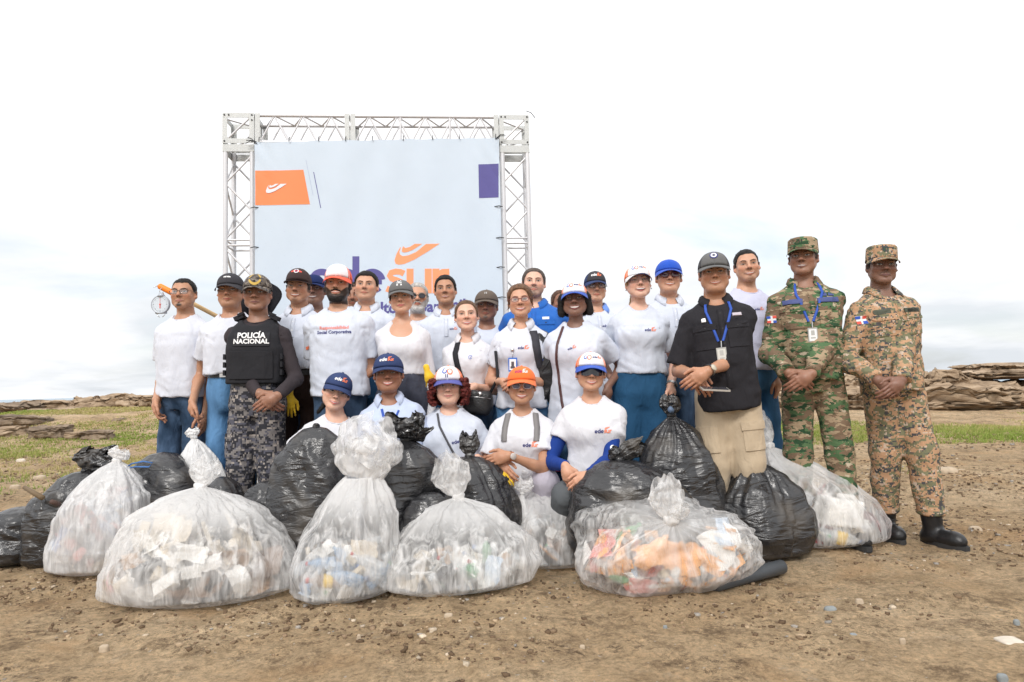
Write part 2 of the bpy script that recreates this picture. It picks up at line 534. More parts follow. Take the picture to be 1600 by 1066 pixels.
class Frame:
    """Local axes: x = towards the picture's right when facing the camera, -y = forward, z = up."""
    def __init__(self, o, yaw=0, pitch=0, roll=0, M=None):
        self.o = Vector(o)
        self.M = M if M is not None else (Matrix.Rotation(yaw, 3, 'Z') @ Matrix.Rotation(pitch, 3, 'X') @ Matrix.Rotation(roll, 3, 'Y'))
        self.A = np.array(self.M); self.on = np.array(self.o); self.B = np.linalg.inv(self.A).T

    def w(self, x, y, z): return self.o + self.M @ Vector((x, y, z))
    def d(self, x, y, z): return self.M @ Vector((x, y, z))
    def l(self, p): return self.M.transposed() @ (Vector(p) - self.o)

    def loc(self, x, y, z):
        A, o = self.B, self.on
        px, py, pz = x - o[0], y - o[1], z - o[2]
        return (A[0, 0] * px + A[1, 0] * py + A[2, 0] * pz, A[0, 1] * px + A[1, 1] * py + A[2, 1] * pz, A[0, 2] * px + A[1, 2] * py + A[2, 2] * pz)

    def to_world(self, V): return V @ self.A.T + self.on


def add_loft(sdf, fr, table, ease=0.0, k=0.03, power=2.3, zlo=None, zhi=None, round_=0.0):
    """Torso-like solid: elliptical sections (z, half width, half depth, y centre) in frame fr."""
    T = np.array(table, float)
    z0 = T[0, 0] if zlo is None else zlo; z1 = T[-1, 0] if zhi is None else zhi

    def fn(x, y, z):
        lx, ly, lz = fr.loc(x, y, z)
        a = np.interp(lz, T[:, 0], T[:, 1]).astype(np.float32) + ease; b = np.interp(lz, T[:, 0], T[:, 2]).astype(np.float32) + ease
        c = np.interp(lz, T[:, 0], T[:, 3]).astype(np.float32)
        q = (np.abs(lx / a) ** power + np.abs((ly - c) / b) ** power) ** (1 / power)
        d = (q - 1) * np.minimum(a, b)
        return np.maximum(d, np.maximum(z0 - lz, lz - z1))
    cs = [fr.w(sx * 0.32, sy * 0.26, zz) for sx in (-1, 1) for sy in (-1, 1) for zz in (z0 - 0.04, z1 + 0.04)]
    lo = [min(c[i] for c in cs) for i in range(3)]; hi = [max(c[i] for c in cs) for i in range(3)]
    return sdf.add(fn, lo, hi, k)


# ------------------------------------------------------------------ head
SKIN_TONES = {'light': (0.70, 0.42, 0.31), 'mid': (0.58, 0.32, 0.21), 'tan': (0.47, 0.245, 0.15), 'brown': (0.33, 0.155, 0.095), 'dark': (0.31, 0.16, 0.105), 'deep': (0.225, 0.118, 0.082)}


def lerp(a, b, t): return tuple(a[i] + (b[i] - a[i]) * t for i in range(3))


def head_sdf(h, neck_l):
    """Head in its own frame; origin midway between chin and crown."""
    w, j, nw = h.get('w', 1.0), h.get('jaw', 1.0), h.get('nose', 1.0)
    sm = h.get('smile', 0.0); fem = h.get('fem', 0)
    s = Sdf()
    s.ell((0, .014, .033), (.075 * w, .095, .084), .01)
    s.ell((0, -.020, -.026), (.062 * w, .066, .076), .025)
    for e in (-1, 1):
        s.cone((e * .053 * j, .004, -.046), (e * .019 * j, -.058, -.093), .020, .019, .03)
        s.ell((e * .040 * w, -.052, -.022), (.024, .022, .022), .02)
        s.ell((e * .046 * j, -.030, -.058), (.018 + .008 * h.get('fat', 0), .026, .026), .02)
    s.ell((0, -.070, -.095), (.020 * (0.85 if fem else 1.1), .017, .016), .022)
    s.cone((-.034, -.072, .026), (.034, -.072, .026), .011, .011, .02)
    for e in (-1, 1):
        s.ell((e * .031, -.094, .005), (.019, .018, .013), .012, op='s')
        s.ell((e * .031, -.0645, .005), (.0145, .0145, .0125), .004)
        s.ell((e * .013 * nw, -.090, -.027), (.0085, .0095, .0075), .006)
    s.cone((0, -.080, .016), (0, -.101, -.018), .0085, .0105, .012)
    s.ell((0, -.103, -.023), (.0115 * nw, .0115, .0095), .006)
    mw = .022 + .005 * sm; up = .005 * sm
    for e in (-1, 1):
        s.cone((e * mw, -.0745, -.0585 + up), (0, -.086, -.0565 - .001 * sm), .0045, .0072, .006)
        s.cone((e * mw, -.0745, -.062 + up), (0, -.0845, -.0685 - .003 * sm), .0045, .0080, .006)
        s.ell((e * .0775 * w, .012, -.006), (.011, .021, .031), .006, rot=[[.94, .33 * e, 0], [-.33 * e, .94, 0], [0, 0, 1]])
        s.ell((e * .086 * w, .004, -.004), (.006, .010, .017), .004, op='s')
    nk = .045 if fem else .0545 + .006 * h.get('fat', 0)
    nl = np.array(neck_l)
    s.cone((0, .020, -.055), nl, nk * .96, nk * 1.06, .022)
    if h.get('fat', 0) > 0:
        s.ell((0, -.035, -.098), (.045, .035, .026), .03)
    return s


def hairline(lx, ly, lz, top=.078, side=.012, back=-.085):
    """Positive inside the scalp; the front edge lies higher over the temples."""
    top = top + .007
    zmin = np.interp(ly, [-.095, -.064, -.048, -.030, -.014, .002, .03, .06, .1], [top, top - .008, side + .034, side + .004, side - .022, side - .030, -.035, back, back])
    return lz - zmin - .010 * np.exp(-((np.abs(lx) - .040) / .016) ** 2) * (ly < -.045)


def paint_head(h, skin, V):
    """Colour of each head vertex from its place on the face."""
    x, y, z = V[:, 0], V[:, 1], V[:, 2]; ax = np.abs(x)
    C = np.tile(np.array(skin, np.float32), (len(V), 1))
    hair = np.array(h.get('hair_col', HAIR_BLACK)); front = y < -.035

    def mix(m, col, a=1.0):
        m = np.clip(m, 0, 1)[:, None] * a
        C[:] = C * (1 - m) + np.array(col) * m
    red = lerp(skin, (skin[0] * 1.1, skin[1] * .72, skin[2] * .66), 1)
    mix(np.exp(-((ax - .042) ** 2 + (z + .025) ** 2) / .0004) * front, red, .45)
    mix(np.exp(-(ax ** 2 + (z + .022) ** 2) / .00015) * (y < -.09), red, .35)
    mix((ax > .07) * (y > -.01) * (z < .03), red, .35)
    mix(np.exp(-((ax - .031) ** 2 / .00035 + (z - .004) ** 2 / .00016)) * front, tuple(c * .72 for c in skin), .55)  # soft shade of the eye sockets, painted into the skin colour
    # stubble and beard
    jawline = (z < -.040 - .0) & (y < .02)
    if h.get('stubble', 0):
        m = np.clip((-.042 - z) / .012, 0, 1) * (y < .01) * (z > -.125) * (1 - np.exp(-(ax ** 2 / .0006 + (z + .062) ** 2 / .00012)))
        mix(m, lerp(skin, tuple(hair), .75), h['stubble'])
    # scalp
    if h.get('hair', 'short') not in ('bald',):
        d = hairline(x, y, z, *h.get('hl', (.078, .012, -.06)))
        mix(np.clip(d / .006 + .5, 0, 1) * (ax < .082), hair, .9)
    if h.get('sideburn', 0):
        mix((ax > .055) * (np.abs(y + .012) < .014) * (z > -.035) * (z < .03), hair, .7)
    # eyelids and crease, their soft shading painted in as darker skin
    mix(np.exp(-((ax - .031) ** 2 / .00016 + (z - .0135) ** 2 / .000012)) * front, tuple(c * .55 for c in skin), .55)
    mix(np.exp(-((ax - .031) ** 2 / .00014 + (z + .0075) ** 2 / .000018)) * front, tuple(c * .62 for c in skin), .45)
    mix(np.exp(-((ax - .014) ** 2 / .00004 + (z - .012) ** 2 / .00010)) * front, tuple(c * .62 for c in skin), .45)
    # nostrils
    mix(np.exp(-((ax - .0075) ** 2 / .000018 + (z + .0335) ** 2 / .000012)) * (y < -.085), (.03, .012, .01), .9)
    sm = h.get('smile', 0); yf = (y < -.045)
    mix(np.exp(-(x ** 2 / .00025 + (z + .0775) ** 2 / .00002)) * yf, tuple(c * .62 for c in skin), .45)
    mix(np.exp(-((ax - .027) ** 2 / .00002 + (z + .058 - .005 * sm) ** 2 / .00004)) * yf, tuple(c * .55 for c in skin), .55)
    # laugh lines
    if sm > .3:
        lx = .024 + (z + .03) * -.35
        mix(np.exp(-((ax - lx) / .0028) ** 2) * (z < -.028) * (z > -.066) * front, tuple(c * .55 for c in skin), .55 * sm)
    if h.get('moustache', 0):
        mix(np.clip((.0058 - np.abs(z - (-.0455 - 9 * x * x))) / .002, 0, 1) * (ax < .027) * yf, hair, h['moustache'])
    if h.get('goatee', 0):
        mix(np.clip(1.25 - ((x / .021) ** 2 + ((z + .093) / .013) ** 2), 0, 1) * yf, hair, h['goatee'])
    if h.get('soul', 0):
        mix(np.clip(1.2 - ((x / .008) ** 2 + ((z + .078) / .006) ** 2), 0, 1) * yf, hair, .5)
    if h.get('beard', 0):
        m = np.clip((-.050 + .9 * np.maximum(ax - .03, 0) - z) / .006, 0, 1) * (y < .012) * (z > -.135)
        m = np.maximum(m, np.clip((.02 - np.abs(y + .006)) / .006, 0, 1) * (ax > .05) * (z < .02) * (z > -.08))
        m = m * (1 - np.clip(1.5 - ((x / .026) ** 2 + ((z + .063) / .013) ** 2), 0, 1) * (y < -.06))
        mix(m, hair, h['beard'])
    return C


def seg_axis(marks):
    """Axis with a spacing that changes: [(start, stop, step), ...]."""
    return np.concatenate([np.arange(a, b - 1e-6, s) for a, b, s in marks])


def build_head(h, hf, neck_w, skin):
    """Fine block of the body mesh: head and upper neck. Returns world verts, quads, colours."""
    s = head_sdf(h, np.array(hf.l(neck_w)))
    q = h.get('res', 1.0)
    xs = seg_axis([(-.110, -.0528, .0080), (-.0528, .0529, .0040 * q), (.0529, .118, .0080)])
    ys = seg_axis([(-.130, -.040, .0048 * q), (-.040, .125, .0105)])
    zs = seg_axis([(-.275, -.110, .0100), (-.110, .040, .0038 * q), (.040, .132, .0095)])
    nl = np.array(hf.l(neck_w))
    D = s.evaluate(xs, ys, zs)
    V, F = surface_nets(D, xs, ys, zs)
    C = paint_head(h, skin, V)
    return hf.to_world(V), F, C, V


SCLERA = mat('eye_white', (.47, .43, .40), rough=.25, spec=.6); LASH = mat('lash', (.014, .009, .008), rough=.8); TEETH = mat('teeth', (.78, .75, .69), rough=.3)
MOUTH_IN = mat('mouth_inside', (.09, .02, .02), rough=.6)


def build_face(h, hf, skin, Vl, F, root):
    """Eyes, brows, lips and teeth as thin shapes lying on the face."""
    bvh = BVHTree.FromPolygons([tuple(v) for v in Vl], [tuple(int(i) for i in f) for f in F])

    def put(x, z, off):
        r = bvh.ray_cast(Vector((x, -.25, z)), Vector((0, 1, 0)))
        p = r[0] if r[0] is not None else Vector((x, -.08, z))
        return hf.w(p.x, p.y - off, p.z)

    def band(cols, off, name, m, parent, both=False):
        """cols: (x, z low, z high)"""
        vs, n = [], len(cols)
        for (x, a, b) in cols: vs += [put(x, a, off), put(x, (a + b) / 2, off * 1.15), put(x, b, off)]
        fs = []
        for i in range(n - 1):
            for q in (0, 1): fs.append((i * 3 + q, i * 3 + q + 1, i * 3 + q + 4, i * 3 + q + 3))
        me = bpy.data.meshes.new(name); me.from_pydata([tuple(v) for v in vs], [], fs); me.materials.append(m); me.polygons.foreach_set('use_smooth', [True] * len(fs)); me.update()
        return link(name, me, parent)
    fem = h.get('fem', 0); sm = h.get('smile', 0); g = h.get('glasses'); hid = g is not None and (g.get('sun') or g.get('style') == 'shield')
    sq = .94 - .32 * sm - h.get('squint', 0)
    hc = h.get('brow_col', tuple(h.get('hair_col', HAIR_BLACK))); bm_ = mat('brow_%.3f_%.3f' % (hc[0], hc[1]), tuple(.6 * c + .4 * skin[i] * .35 for i, c in enumerate(hc)), rough=.9)
    iris = mat('iris', (.022, .011, .007), rough=.12, spec=.8)
    cx = .031; w_ = .0150
    for e in (-1, 1):
        if not hid:
            au, al_ = .0062 * sq, .0046 * sq
            T = [-1 + i / 5 for i in range(11)]
            up = lambda t: .0045 + .0010 * t * e * e + au * (1 - abs(t) ** 2.2) + .0008 * t
            lo_ = lambda t: .0045 + .0008 * t - al_ * (1 - abs(t) ** 2.0)
            X = lambda t: e * (cx + t * w_)
            eye = band([(X(t), lo_(t), up(t)) for t in T], .0010, 'eye', SCLERA, root)
            gx = h.get('gaze', 0) * .003; ir = .0064; cols = []
            for i in range(9):
                dx = ir * math.cos(math.pi * (1 - i / 8)); hh = math.sqrt(max(ir * ir - dx * dx, 0)); t = (dx + gx * e) / w_
                cols.append((e * cx + gx + dx, max(.0052 - hh, lo_(min(1, abs(t)))), min(.0052 + hh, up(min(1, abs(t))))))
            band(cols, .0016, 'iris', iris, eye)
            band([(X(t * 1.06), up(t) - .0006, up(t) + (.0021 if fem else .0014) * (1 - .5 * abs(t))) for t in T], .0022, 'eyelashes', LASH, eye)
        bt = h.get('brow', .0030) * 1.05; cols = []
        for i in range(9):
            t = i / 8; x = .012 + .038 * t; z = .0200 + .0075 * math.sin(min(1, t * 1.15) * math.pi * .62) - .0045 * max(0, t - .6) / .4 + (.0015 * sm)
            th_ = bt * (1.0 - .15 * t) * (1 - .75 * max(0, t - .7) / .3)
            cols.append((e * x, z - th_, z + th_))
        if not (g and g.get('style') == 'shield'): band(cols, .0014, 'eyebrow', bm_, root)
    # mouth
    mw = .0245 + .0060 * sm; up_ = .0070 * sm; op = h.get('open', 0)
    lipc = h.get('lip', (skin[0] * .80, skin[1] * .47, skin[2] * .48)); lipm = mat('lip_%.2f_%.2f_%.2f' % lipc, lipc, rough=.38)
    zm = lambda x: -.0605 + up_ * (x / mw) ** 2 - .002 * sm
    gap = (.0036 * max(sm, op) + .0045 * op) if (sm > .45 or op) else 0.0
    N = 15; xs = [mw * (-1 + 2 * i / (N - 1)) for i in range(N)]
    gp = lambda x: gap * (1 - abs(x / mw) ** 2.4)
    f_ = lambda x: max(.12, 1 - (abs(x) / mw) ** 1.8)
    bow = lambda x: 1 - .22 * math.exp(-(x / .004) ** 2)
    lu, ll = (.0062, .0085) if not h.get('thin') else (.004, .006)
    mo = band([(x, zm(x) - gp(x) - ll * f_(x), zm(x) - gp(x)) for x in xs], .0016, 'lips', lipm, root)
    band([(x, zm(x) + gp(x) * .75, zm(x) + gp(x) * .75 + lu * f_(x) * bow(x)) for x in xs], .0016, 'upper_lip', lipm, mo)
    if gap:
        band([(x, zm(x) - gp(x) - .0008, zm(x) + gp(x) * .75 + .0008) for x in xs], .0009, 'mouth', MOUTH_IN, mo)
        xt = [x * .84 for x in xs]
        band([(x, zm(x) - gp(x) * (.72 if op < .5 else .15), zm(x) + gp(x) * .75) for x in xt], .0013, 'teeth', TEETH, mo)
    else:
        band([(x, zm(x) - .0008, zm(x) + .0008) for x in xs], .0021, 'mouth_line', MOUTH_IN, mo)


def hair_wisps(V, F, hf, n, L, style, seed, wv=.0011):
    """Thin strands standing off the hair surface, so that its outline is not a clean shell."""
    rs = np.random.RandomState(seed); f = F[rs.randint(0, len(F), n)]
    w = rs.rand(n, 4, 1); w /= w.sum(1, keepdims=True); P = (V[f] * w).sum(1)
    N = np.cross(V[f[:, 2]] - V[f[:, 0]], V[f[:, 3]] - V[f[:, 1]]); N /= np.linalg.norm(N, axis=1, keepdims=True) + 1e-9
    if style in ('tied', 'side', 'bob'): flow = np.stack([P[:, 0] * 2, np.full(n, .9), -.25 - np.clip(P[:, 1], 0, 1) * 6], 1)
    else: flow = np.stack([P[:, 0] * 5, -.3 + P[:, 1] * 4, .35 + 0 * P[:, 0]], 1) + rs.randn(n, 3) * .5
    flow = flow - N * (flow * N).sum(1, keepdims=True); flow /= np.linalg.norm(flow, axis=1, keepdims=True) + 1e-9
    k = .55 if style in ('short', 'receding') else (.9 if style == 'curly' else .22)
    D = flow + N * k * rs.uniform(.3, 1.3, (n, 1)); D /= np.linalg.norm(D, axis=1, keepdims=True)
    S = np.cross(D, N); S /= np.linalg.norm(S, axis=1, keepdims=True) + 1e-9
    ln = L * rs.uniform(.5, 1.3, (n, 1)); B = P - N * .002
    tri = np.stack([B - S * wv, B + S * wv, B + D * ln], 1).reshape(-1, 3)
    return tri, np.arange(len(tri)).reshape(-1, 3)


def scalp_sdf(h, off, w):
    s = Sdf()
    s.ell((0, .014, .033), (.075 * w + off, .095 + off, .084 + off), .01)
    return s


def build_hair(p, h, hf, parent):
    """Hair as its own mesh over the scalp."""
    style = h.get('hair', 'short'); col = h.get('hair_col', HAIR_BLACK); w = h.get('w', 1.0)
    key = 'hair_%.3f_%.3f' % (col[0], col[1])
    m = mat(key, col, rough=0.6, bump=0.7, bscale=150, var=0.5, vscale=55, spec=0.25)
    hat = h.get('hat') is not None
    if style in ('bald', 'buzz'): return
    s = Sdf(); post = None; hh = .0070 * h.get('res', 1.0)
    if style == 'short':
        off = h.get('hoff', .008) * .72
        s.ell((0, .014, .033), (.075 * w + off, .095 + off, .084 + off * (1.3 if not hat else .4)), .01)
        hl = h.get('hl', (.078, .012, -.06))

        def cut(x, y, z): return -(hairline(x, y, z, hl[0], hl[1], hl[2]) + .006 * vnoise(x * 90, y * 90, z * 40, 7)) * .6
        s.add(cut, (-.2,) * 3, (.2,) * 3, 0, 'i')
        def post(x, y, z): return .0036 * vnoise(x * 80, y * 80, z * 80, 3) + .002 * vnoise(x * 190, y * 190, z * 150, 5)
    elif style == 'tied':
        off = .006
        s.ell((0, .016, .033), (.075 * w + off, .097 + off, .084 + off * (1 if not hat else .3)), .01)
        def cut(x, y, z): return -hairline(x, y, z, .088, .022, -.07) * .7
        s.add(cut, (-.2,) * 3, (.2,) * 3, 0, 'i')
        s.ell((0, .13, .01), (.034, .034, .03), .015)
        s.cone((.0, .135, .0), (h.get('tail', .02), .125, -.17), .026, .012, .02)
        for e in (-1, 1):
            s.cone((e * .071, -.018, .03), (e * .077, -.006, -.028), .007, .003, .008)
        def post(x, y, z): return .0022 * ridged(x * 120, y * 25, z * 120, 2, 9)
    elif style == 'bob':
        off = .012
        s.ell((0, .018, .030), (.078 * w + off, .098 + off, .084 + (off if not hat else 0)), .01)
        for e in (-1, 1):
            s.cone((e * .082, .012, .02), (e * .088, .02, -.080), .026, .028, .03)
        s.cone((-.05, .07, .0), (.05, .07, 0), .05, .05, .03)
        s.cone((-.045, .065, -.06), (.045, .065, -.06), .04, .04, .03)
        def cut(x, y, z): return -(hairline(x, y, z, .075, -.02, -.2) + np.where((np.abs(x) > .064) & (y > -.045), .12, 0))
        s.add(cut, (-.2,) * 3, (.2,) * 3, 0, 'i')
        def post(x, y, z): return .004 * vnoise(x * 60, y * 60, z * 25, 3)
    elif style == 'side':          # straight hair parted and swept to one side, tied behind
        off = .011
        s.ell((0, .016, .036), (.077 * w + off, .097 + off, .085 + off), .01)
        def cut(x, y, z): return -(hairline(x, y, z, .078, .008, -.085) + np.where(x > .02, (x - .02) * .75, 0) * (y < -.02)) * .7
        s.add(cut, (-.2,) * 3, (.2,) * 3, 0, 'i')
        for e in (-1, 1):
            s.cone((e * .074, -.02, .04), (e * .080, .004, -.045), .010, .006, .01)
        s.cone((0, .11, 0), (.0, .12, -.16), .03, .015, .02)
        def post(x, y, z): return .0025 * ridged(x * 60 + z * 60, y * 20, z * 40 - x * 30, 2, 9)
    elif style == 'curly':
        rs = np.random.RandomState(4)
        for i in range(430):
            a = rs.uniform(-2.35, 2.35); zz = rs.uniform(-.125, .050)
            rr = .088 + .018 * rs.rand() + .022 * (1 - ((zz + .035) / .12) ** 2)
            px, py = rr * math.sin(a), .015 + rr * math.cos(a) * 1.05
            if py < -.035 and abs(px) < .07: continue
            s.ell((px, py, zz), (.0115, .0115, .0095), .002)
        for i in range(16):
            a = rs.uniform(-1, 1)
            s.ell((a * .055, -.082 + .03 * a * a, .040 + .006 * rs.rand()), (.010, .007, .008), .003)
        s.ell((0, .035, -.01), (.075, .08, .08), .01)
        def post(x, y, z): return .004 * vnoise(x * 150, y * 150, z * 150, 3)
        hh = .0046
    elif style == 'receding':
        off = .009
        s.ell((0, .014, .033), (.075 * w + off, .095 + off, .084 + off), .01)
        def cut(x, y, z): return -(np.minimum(hairline(x, y, z, .098, .012, -.06), 1) + np.where((np.abs(x) < .052) & (y < -.02), 0, 0)) * .7
        s.add(cut, (-.2,) * 3, (.2,) * 3, 0, 'i')
        def post(x, y, z): return .0025 * vnoise(x * 110, y * 110, z * 110, 3)
    if hat and style in ('short', 'tied', 'side', 'bob'):
        def under(x, y, z): return z - .062
        s.add(under, (-.2,) * 3, (.2,) * 3, 0, 'i')
    ax = [np.arange(-.16, .16, hh), np.arange(-.13, .19, hh), np.arange(-.2 if style != 'short' else -.09, .15, hh)]
    V, F = surface_nets(s.evaluate(*ax, post=post), *ax)
    if len(F) == 0: return
    me = np_mesh('hair', hf.to_world(V), F); me.materials.append(m)
    ho = link('hair', me, parent)
    Lw = {'short': .011, 'receding': .010, 'curly': .016}.get(style, .030)
    tv, tf_ = hair_wisps(V, F, hf, 1500 if style == 'curly' else 1100, Lw, style, 3 + len(F) % 97)
    mw_ = np_mesh('strands', hf.to_world(tv), tf_, smooth=False); mw_.materials.append(m); link('strands', mw_, ho)
    if h.get('full_beard'):
        s = Sdf()
        for e in (-1, 1):
            s.cone((e * .056, .002, -.04), (e * .022, -.062, -.102), .020, .024, .02)
            s.cone((e * .062, -.004, .005), (e * .056, .002, -.045), .012, .02, .01)
            s.cone((e * .026, -.084, -.052), (0, -.090, -.044), .006, .006, .006)
        s.ell((0, -.070, -.106), (.030, .024, .020), .02)
        s.ell((0, -.09, -.064), (.025, .03, .0135), .006, op='s')
        V, F = s.mesh(.0058, post=lambda x, y, z: .0028 * vnoise(x * 130, y * 130, z * 130, 3))
        me = np_mesh('beard', hf.to_world(V), F)
        me.materials.append(m); link('beard', me, parent)


# ------------------------------------------------------------------ hats
def grid_faces(nu, nv, wrap=False):
    fs = []
    for i in range(nv - 1):
        for j in range(nu if wrap else nu - 1):
            a = i * nu + j; b = i * nu + (j + 1) % nu
            fs.append((a, b, b + nu, a + nu))
    return fs


def build_cap(h, hf, parent):
    """Baseball cap or patrol cap: crown with panels, curved bill, button, emblem."""
    c = h['hat']; w = h.get('w', 1.0)
    tilt = Matrix.Rotation(R(c.get('tilt', 0)), 3, 'X')
    cf = Frame(hf.w(0, 0, 0), M=hf.M @ tilt)
    NU, NV = 40, 12
    rx, ry = .086 * w, .108
    H = c.get('h', .082) + .010; z0 = c.get('z0', .040); p_ = c.get('p', 2.2)
    patrol = c.get('patrol', False)

    def surf(a, t, off=0.0):
        """a = 0 front, t = 0 rim .. 1 top"""
        fr = max(0, math.cos(a)) ** 2
        if patrol:
            if t < .72:
                r = 1.0 - .05 * (t / .72); z = H * .95 * (t / .72)
            else:
                q = (t - .72) / .28; r = .95 * (1 - q); z = H * (.95 + .05 * min(1, q * 2))
        else:
            pp = 2 + (p_ - 2) + .7 * fr * c.get('front_up', .6)
            ang = t * math.pi / 2
            r = max(0, math.cos(ang)) ** (2 / pp); z = H * math.sin(ang) ** (2 / pp)
        x = math.sin(a) * (rx + off) * r
        y = .012 - math.cos(a) * (ry + off) * r
        dip = -.020 * (1 - math.cos(a)) / 2
        pl = 1 + (0 if patrol else .006 * math.cos(6 * a) * (1 - t))
        return Vector((x * pl, y * pl, z0 + dip * (1 - t) + (z + off * t)))
    vs, fs, mi = [], [], []
    mb = MB()
    for i in range(NV + 1):
        for k in range(NU):
            vs.append(cf.o + cf.M @ surf(2 * math.pi * k / NU, i / NV * .995))
    for i in range(NV):
        for k in range(NU):
            a = i * NU + k; b = i * NU + (k + 1) % NU
            ang = (k + .5) / NU * 2 * math.pi
            ang = ang - 2 * math.pi if ang > math.pi else ang
            f_ = abs(ang) < R(58)
            mb_m = 0 if f_ else 1
            fs.append((a, a + NU, b + NU, b)); mi.append(mb_m)
    base = len(vs)
    for k in range(NU):            # inner band so that the rim has thickness
        p = surf(2 * math.pi * k / NU, 0, -.004)
        vs.append(cf.o + cf.M @ (p + Vector((0, 0, .006))))
    for k in range(NU):
        fs.append((k, (k + 1) % NU, base + (k + 1) % NU, base + k)); mi.append(1)
    me = bpy.data.meshes.new('cap'); me.from_pydata([tuple(v) for v in vs], [], fs)
    me.materials.append(c['front']); me.materials.append(c.get('side', c['front']))
    me.polygons.foreach_set('material_index', mi); me.polygons.foreach_set('use_smooth', [True] * len(fs)); me.update()
    cap = link('cap', me, parent)
    if not patrol:
        b = MB(); b.lathe([(.007, 0), (.008, .003), (.004, .006)], cf.w(0, .012, z0 + H - .001), cf.d(0, 0, 1), 8)
        b.build('button', c.get('side', c['front']), cap, True)
    sm_ = MB()
    for q in range(6 if not patrol else 4):
        a = R(q * 60 + 0) if not patrol else R(45 + 90 * q)
        sm_.tube([cf.o + cf.M @ surf(a, t / 8 * .97, .0002) for t in range(9)], .0011, 4, cap=False)
    sm_.build('seams', c['front'], cap, True)
    # bill
    L = c.get('bill', .062); drop = c.get('drop', .020); slope = c.get('slope', .30)
    nu, nv = 21, 7
    top, bot = [], []
    amax = R(74)
    for i in range(nv):
        t = i / (nv - 1)
        for k in range(nu):
            s = -1 + 2 * k / (nu - 1); a = s * amax
            p = surf(a, 0, .001)
            ext = L * (max(0, 1 - abs(s) ** 2.6)) ** .6
            q = p + Vector((0, -ext * t, -ext * t * slope))
            q.z -= drop * (abs(p.x) / .075) ** 2 * min(1, (t + .15) * 1.0) - drop * .15
            q.x *= 1 + .05 * t
            top.append(cf.o + cf.M @ q); bot.append(cf.o + cf.M @ (q - Vector((0, 0, .0035))))
    gf = grid_faces(nu, nv)
    n = len(top)
    fs = [f[::-1] for f in gf] + [tuple(i + n for i in f) for f in gf]
    e = (nv - 1) * nu
    for k in range(nu - 1):
        fs.append((e + k, e + k + 1, n + e + k + 1, n + e + k))
    mi = [0] * len(gf) + [1] * len(gf) + [0] * (nu - 1)
    me = bpy.data.meshes.new('bill'); me.from_pydata([tuple(v) for v in top + bot], [], fs)
    me.materials.append(c.get('billm', c['front'])); me.materials.append(c.get('under', c.get('billm', c['front'])))
    me.polygons.foreach_set('material_index', mi); me.polygons.foreach_set('use_smooth', [True] * len(fs)); me.update()
    link('bill', me, cap)
    # emblem or wordmark on the front panel
    sp = surf
    if c.get('logo'):
        for (kind, m_, sc, ox, oz) in c['logo']:
            V2, F2 = GLYPH[kind]
            vv = []
            for (u, v) in V2:
                ax_ = (u * sc * 1.3 + ox * 1.3) / .09; tt = min(.98, max(.02, (v * sc * 1.3 + oz) / (H * 1.35)))
                vv.append(cf.o + cf.M @ surf(ax_, tt, .0018))
            me = bpy.data.meshes.new('emblem'); me.from_pydata([tuple(v) for v in vv], [], F2); me.materials.append(m_); me.update()
            link('emblem', me, cap)
    return cap


# ------------------------------------------------------------------ flat glyph shapes (unit: x-height 1)
def strip(pts, w):
    pts = [Vector((p[0], p[1], 0)) for p in pts]
    V, F = [], []
    for i, p in enumerate(pts):
        t = pts[min(i + 1, len(pts) - 1)] - pts[max(i - 1, 0)]
        n = Vector((-t.y, t.x, 0)).normalized() * (w / 2)
        V += [(p.x + n.x, p.y + n.y), (p.x - n.x, p.y - n.y)]
    for i in range(len(pts) - 1): F.append((2 * i, 2 * i + 1, 2 * i + 3, 2 * i + 2))
    return V, F


def arc(cx, cy, r, a0, a1, n=14, ry=None):
    n = int(n * 1.6)
    return [(cx + r * math.cos(R(a0 + (a1 - a0) * i / n)), cy + (ry or r) * math.sin(R(a0 + (a1 - a0) * i / n))) for i in range(n + 1)]


def merge(parts, dx=0):
    V, F = [], []
    for v, f in parts:
        b = len(V); V += [(p[0] + dx, p[1]) for p in v]; F += [tuple(i + b for i in q) for q in f]
    return V, F


W_ = .27
def _e(): return [strip(arc(.5, .5, .365, 8, 315, 18), W_), strip([(.2, .45), (.86, .45)], .17)]
def _d(): return [strip(arc(.5, .5, .365, 0, 360, 20), W_), strip([(.87, 0), (.87, 1.5)], W_)]
def _s(): return [strip([(.80, .80), (.66, .87), (.48, .89), (.3, .84), (.24, .72), (.32, .60), (.5, .54), (.66, .47), (.74, .34), (.68, .2), (.5, .12), (.3, .12), (.12, .2)], .24)]
def _u(): return [strip([(.15, 1), (.15, .45)] + arc(.48, .45, .33, 180, 300, 8) + [(.86, .25)], W_), strip([(.86, 0), (.86, 1)], W_)]
def _r(): return [strip([(.16, 0), (.16, 1)], W_), strip([(.18, .55), (.25, .75), (.42, .86), (.68, .87)], .25)]


SW1 = [(1083, 95), (1000, 150), (900, 210), (830, 240), (790, 245), (768, 238), (760, 212), (775, 165), (800, 120), (806, 121), (795, 150), (799, 172), (820, 184), (860, 178), (915, 155), (985, 97)]
SW2 = [(958, 96), (905, 96), (870, 118), (838, 126), (822, 112), (813, 133), (812, 150), (825, 158), (850, 155), (890, 140), (925, 118)]


def poly(pts):
    from mathutils.geometry import tessellate_polygon
    t = tessellate_polygon([[Vector((p[0], p[1], 0)) for p in pts]])
    return [tuple(p) for p in pts], [tuple(f) for f in t]


def sw(pts, cx, cy, s): return poly([((p[0] - cx) * s, -(p[1] - cy) * s) for p in pts])


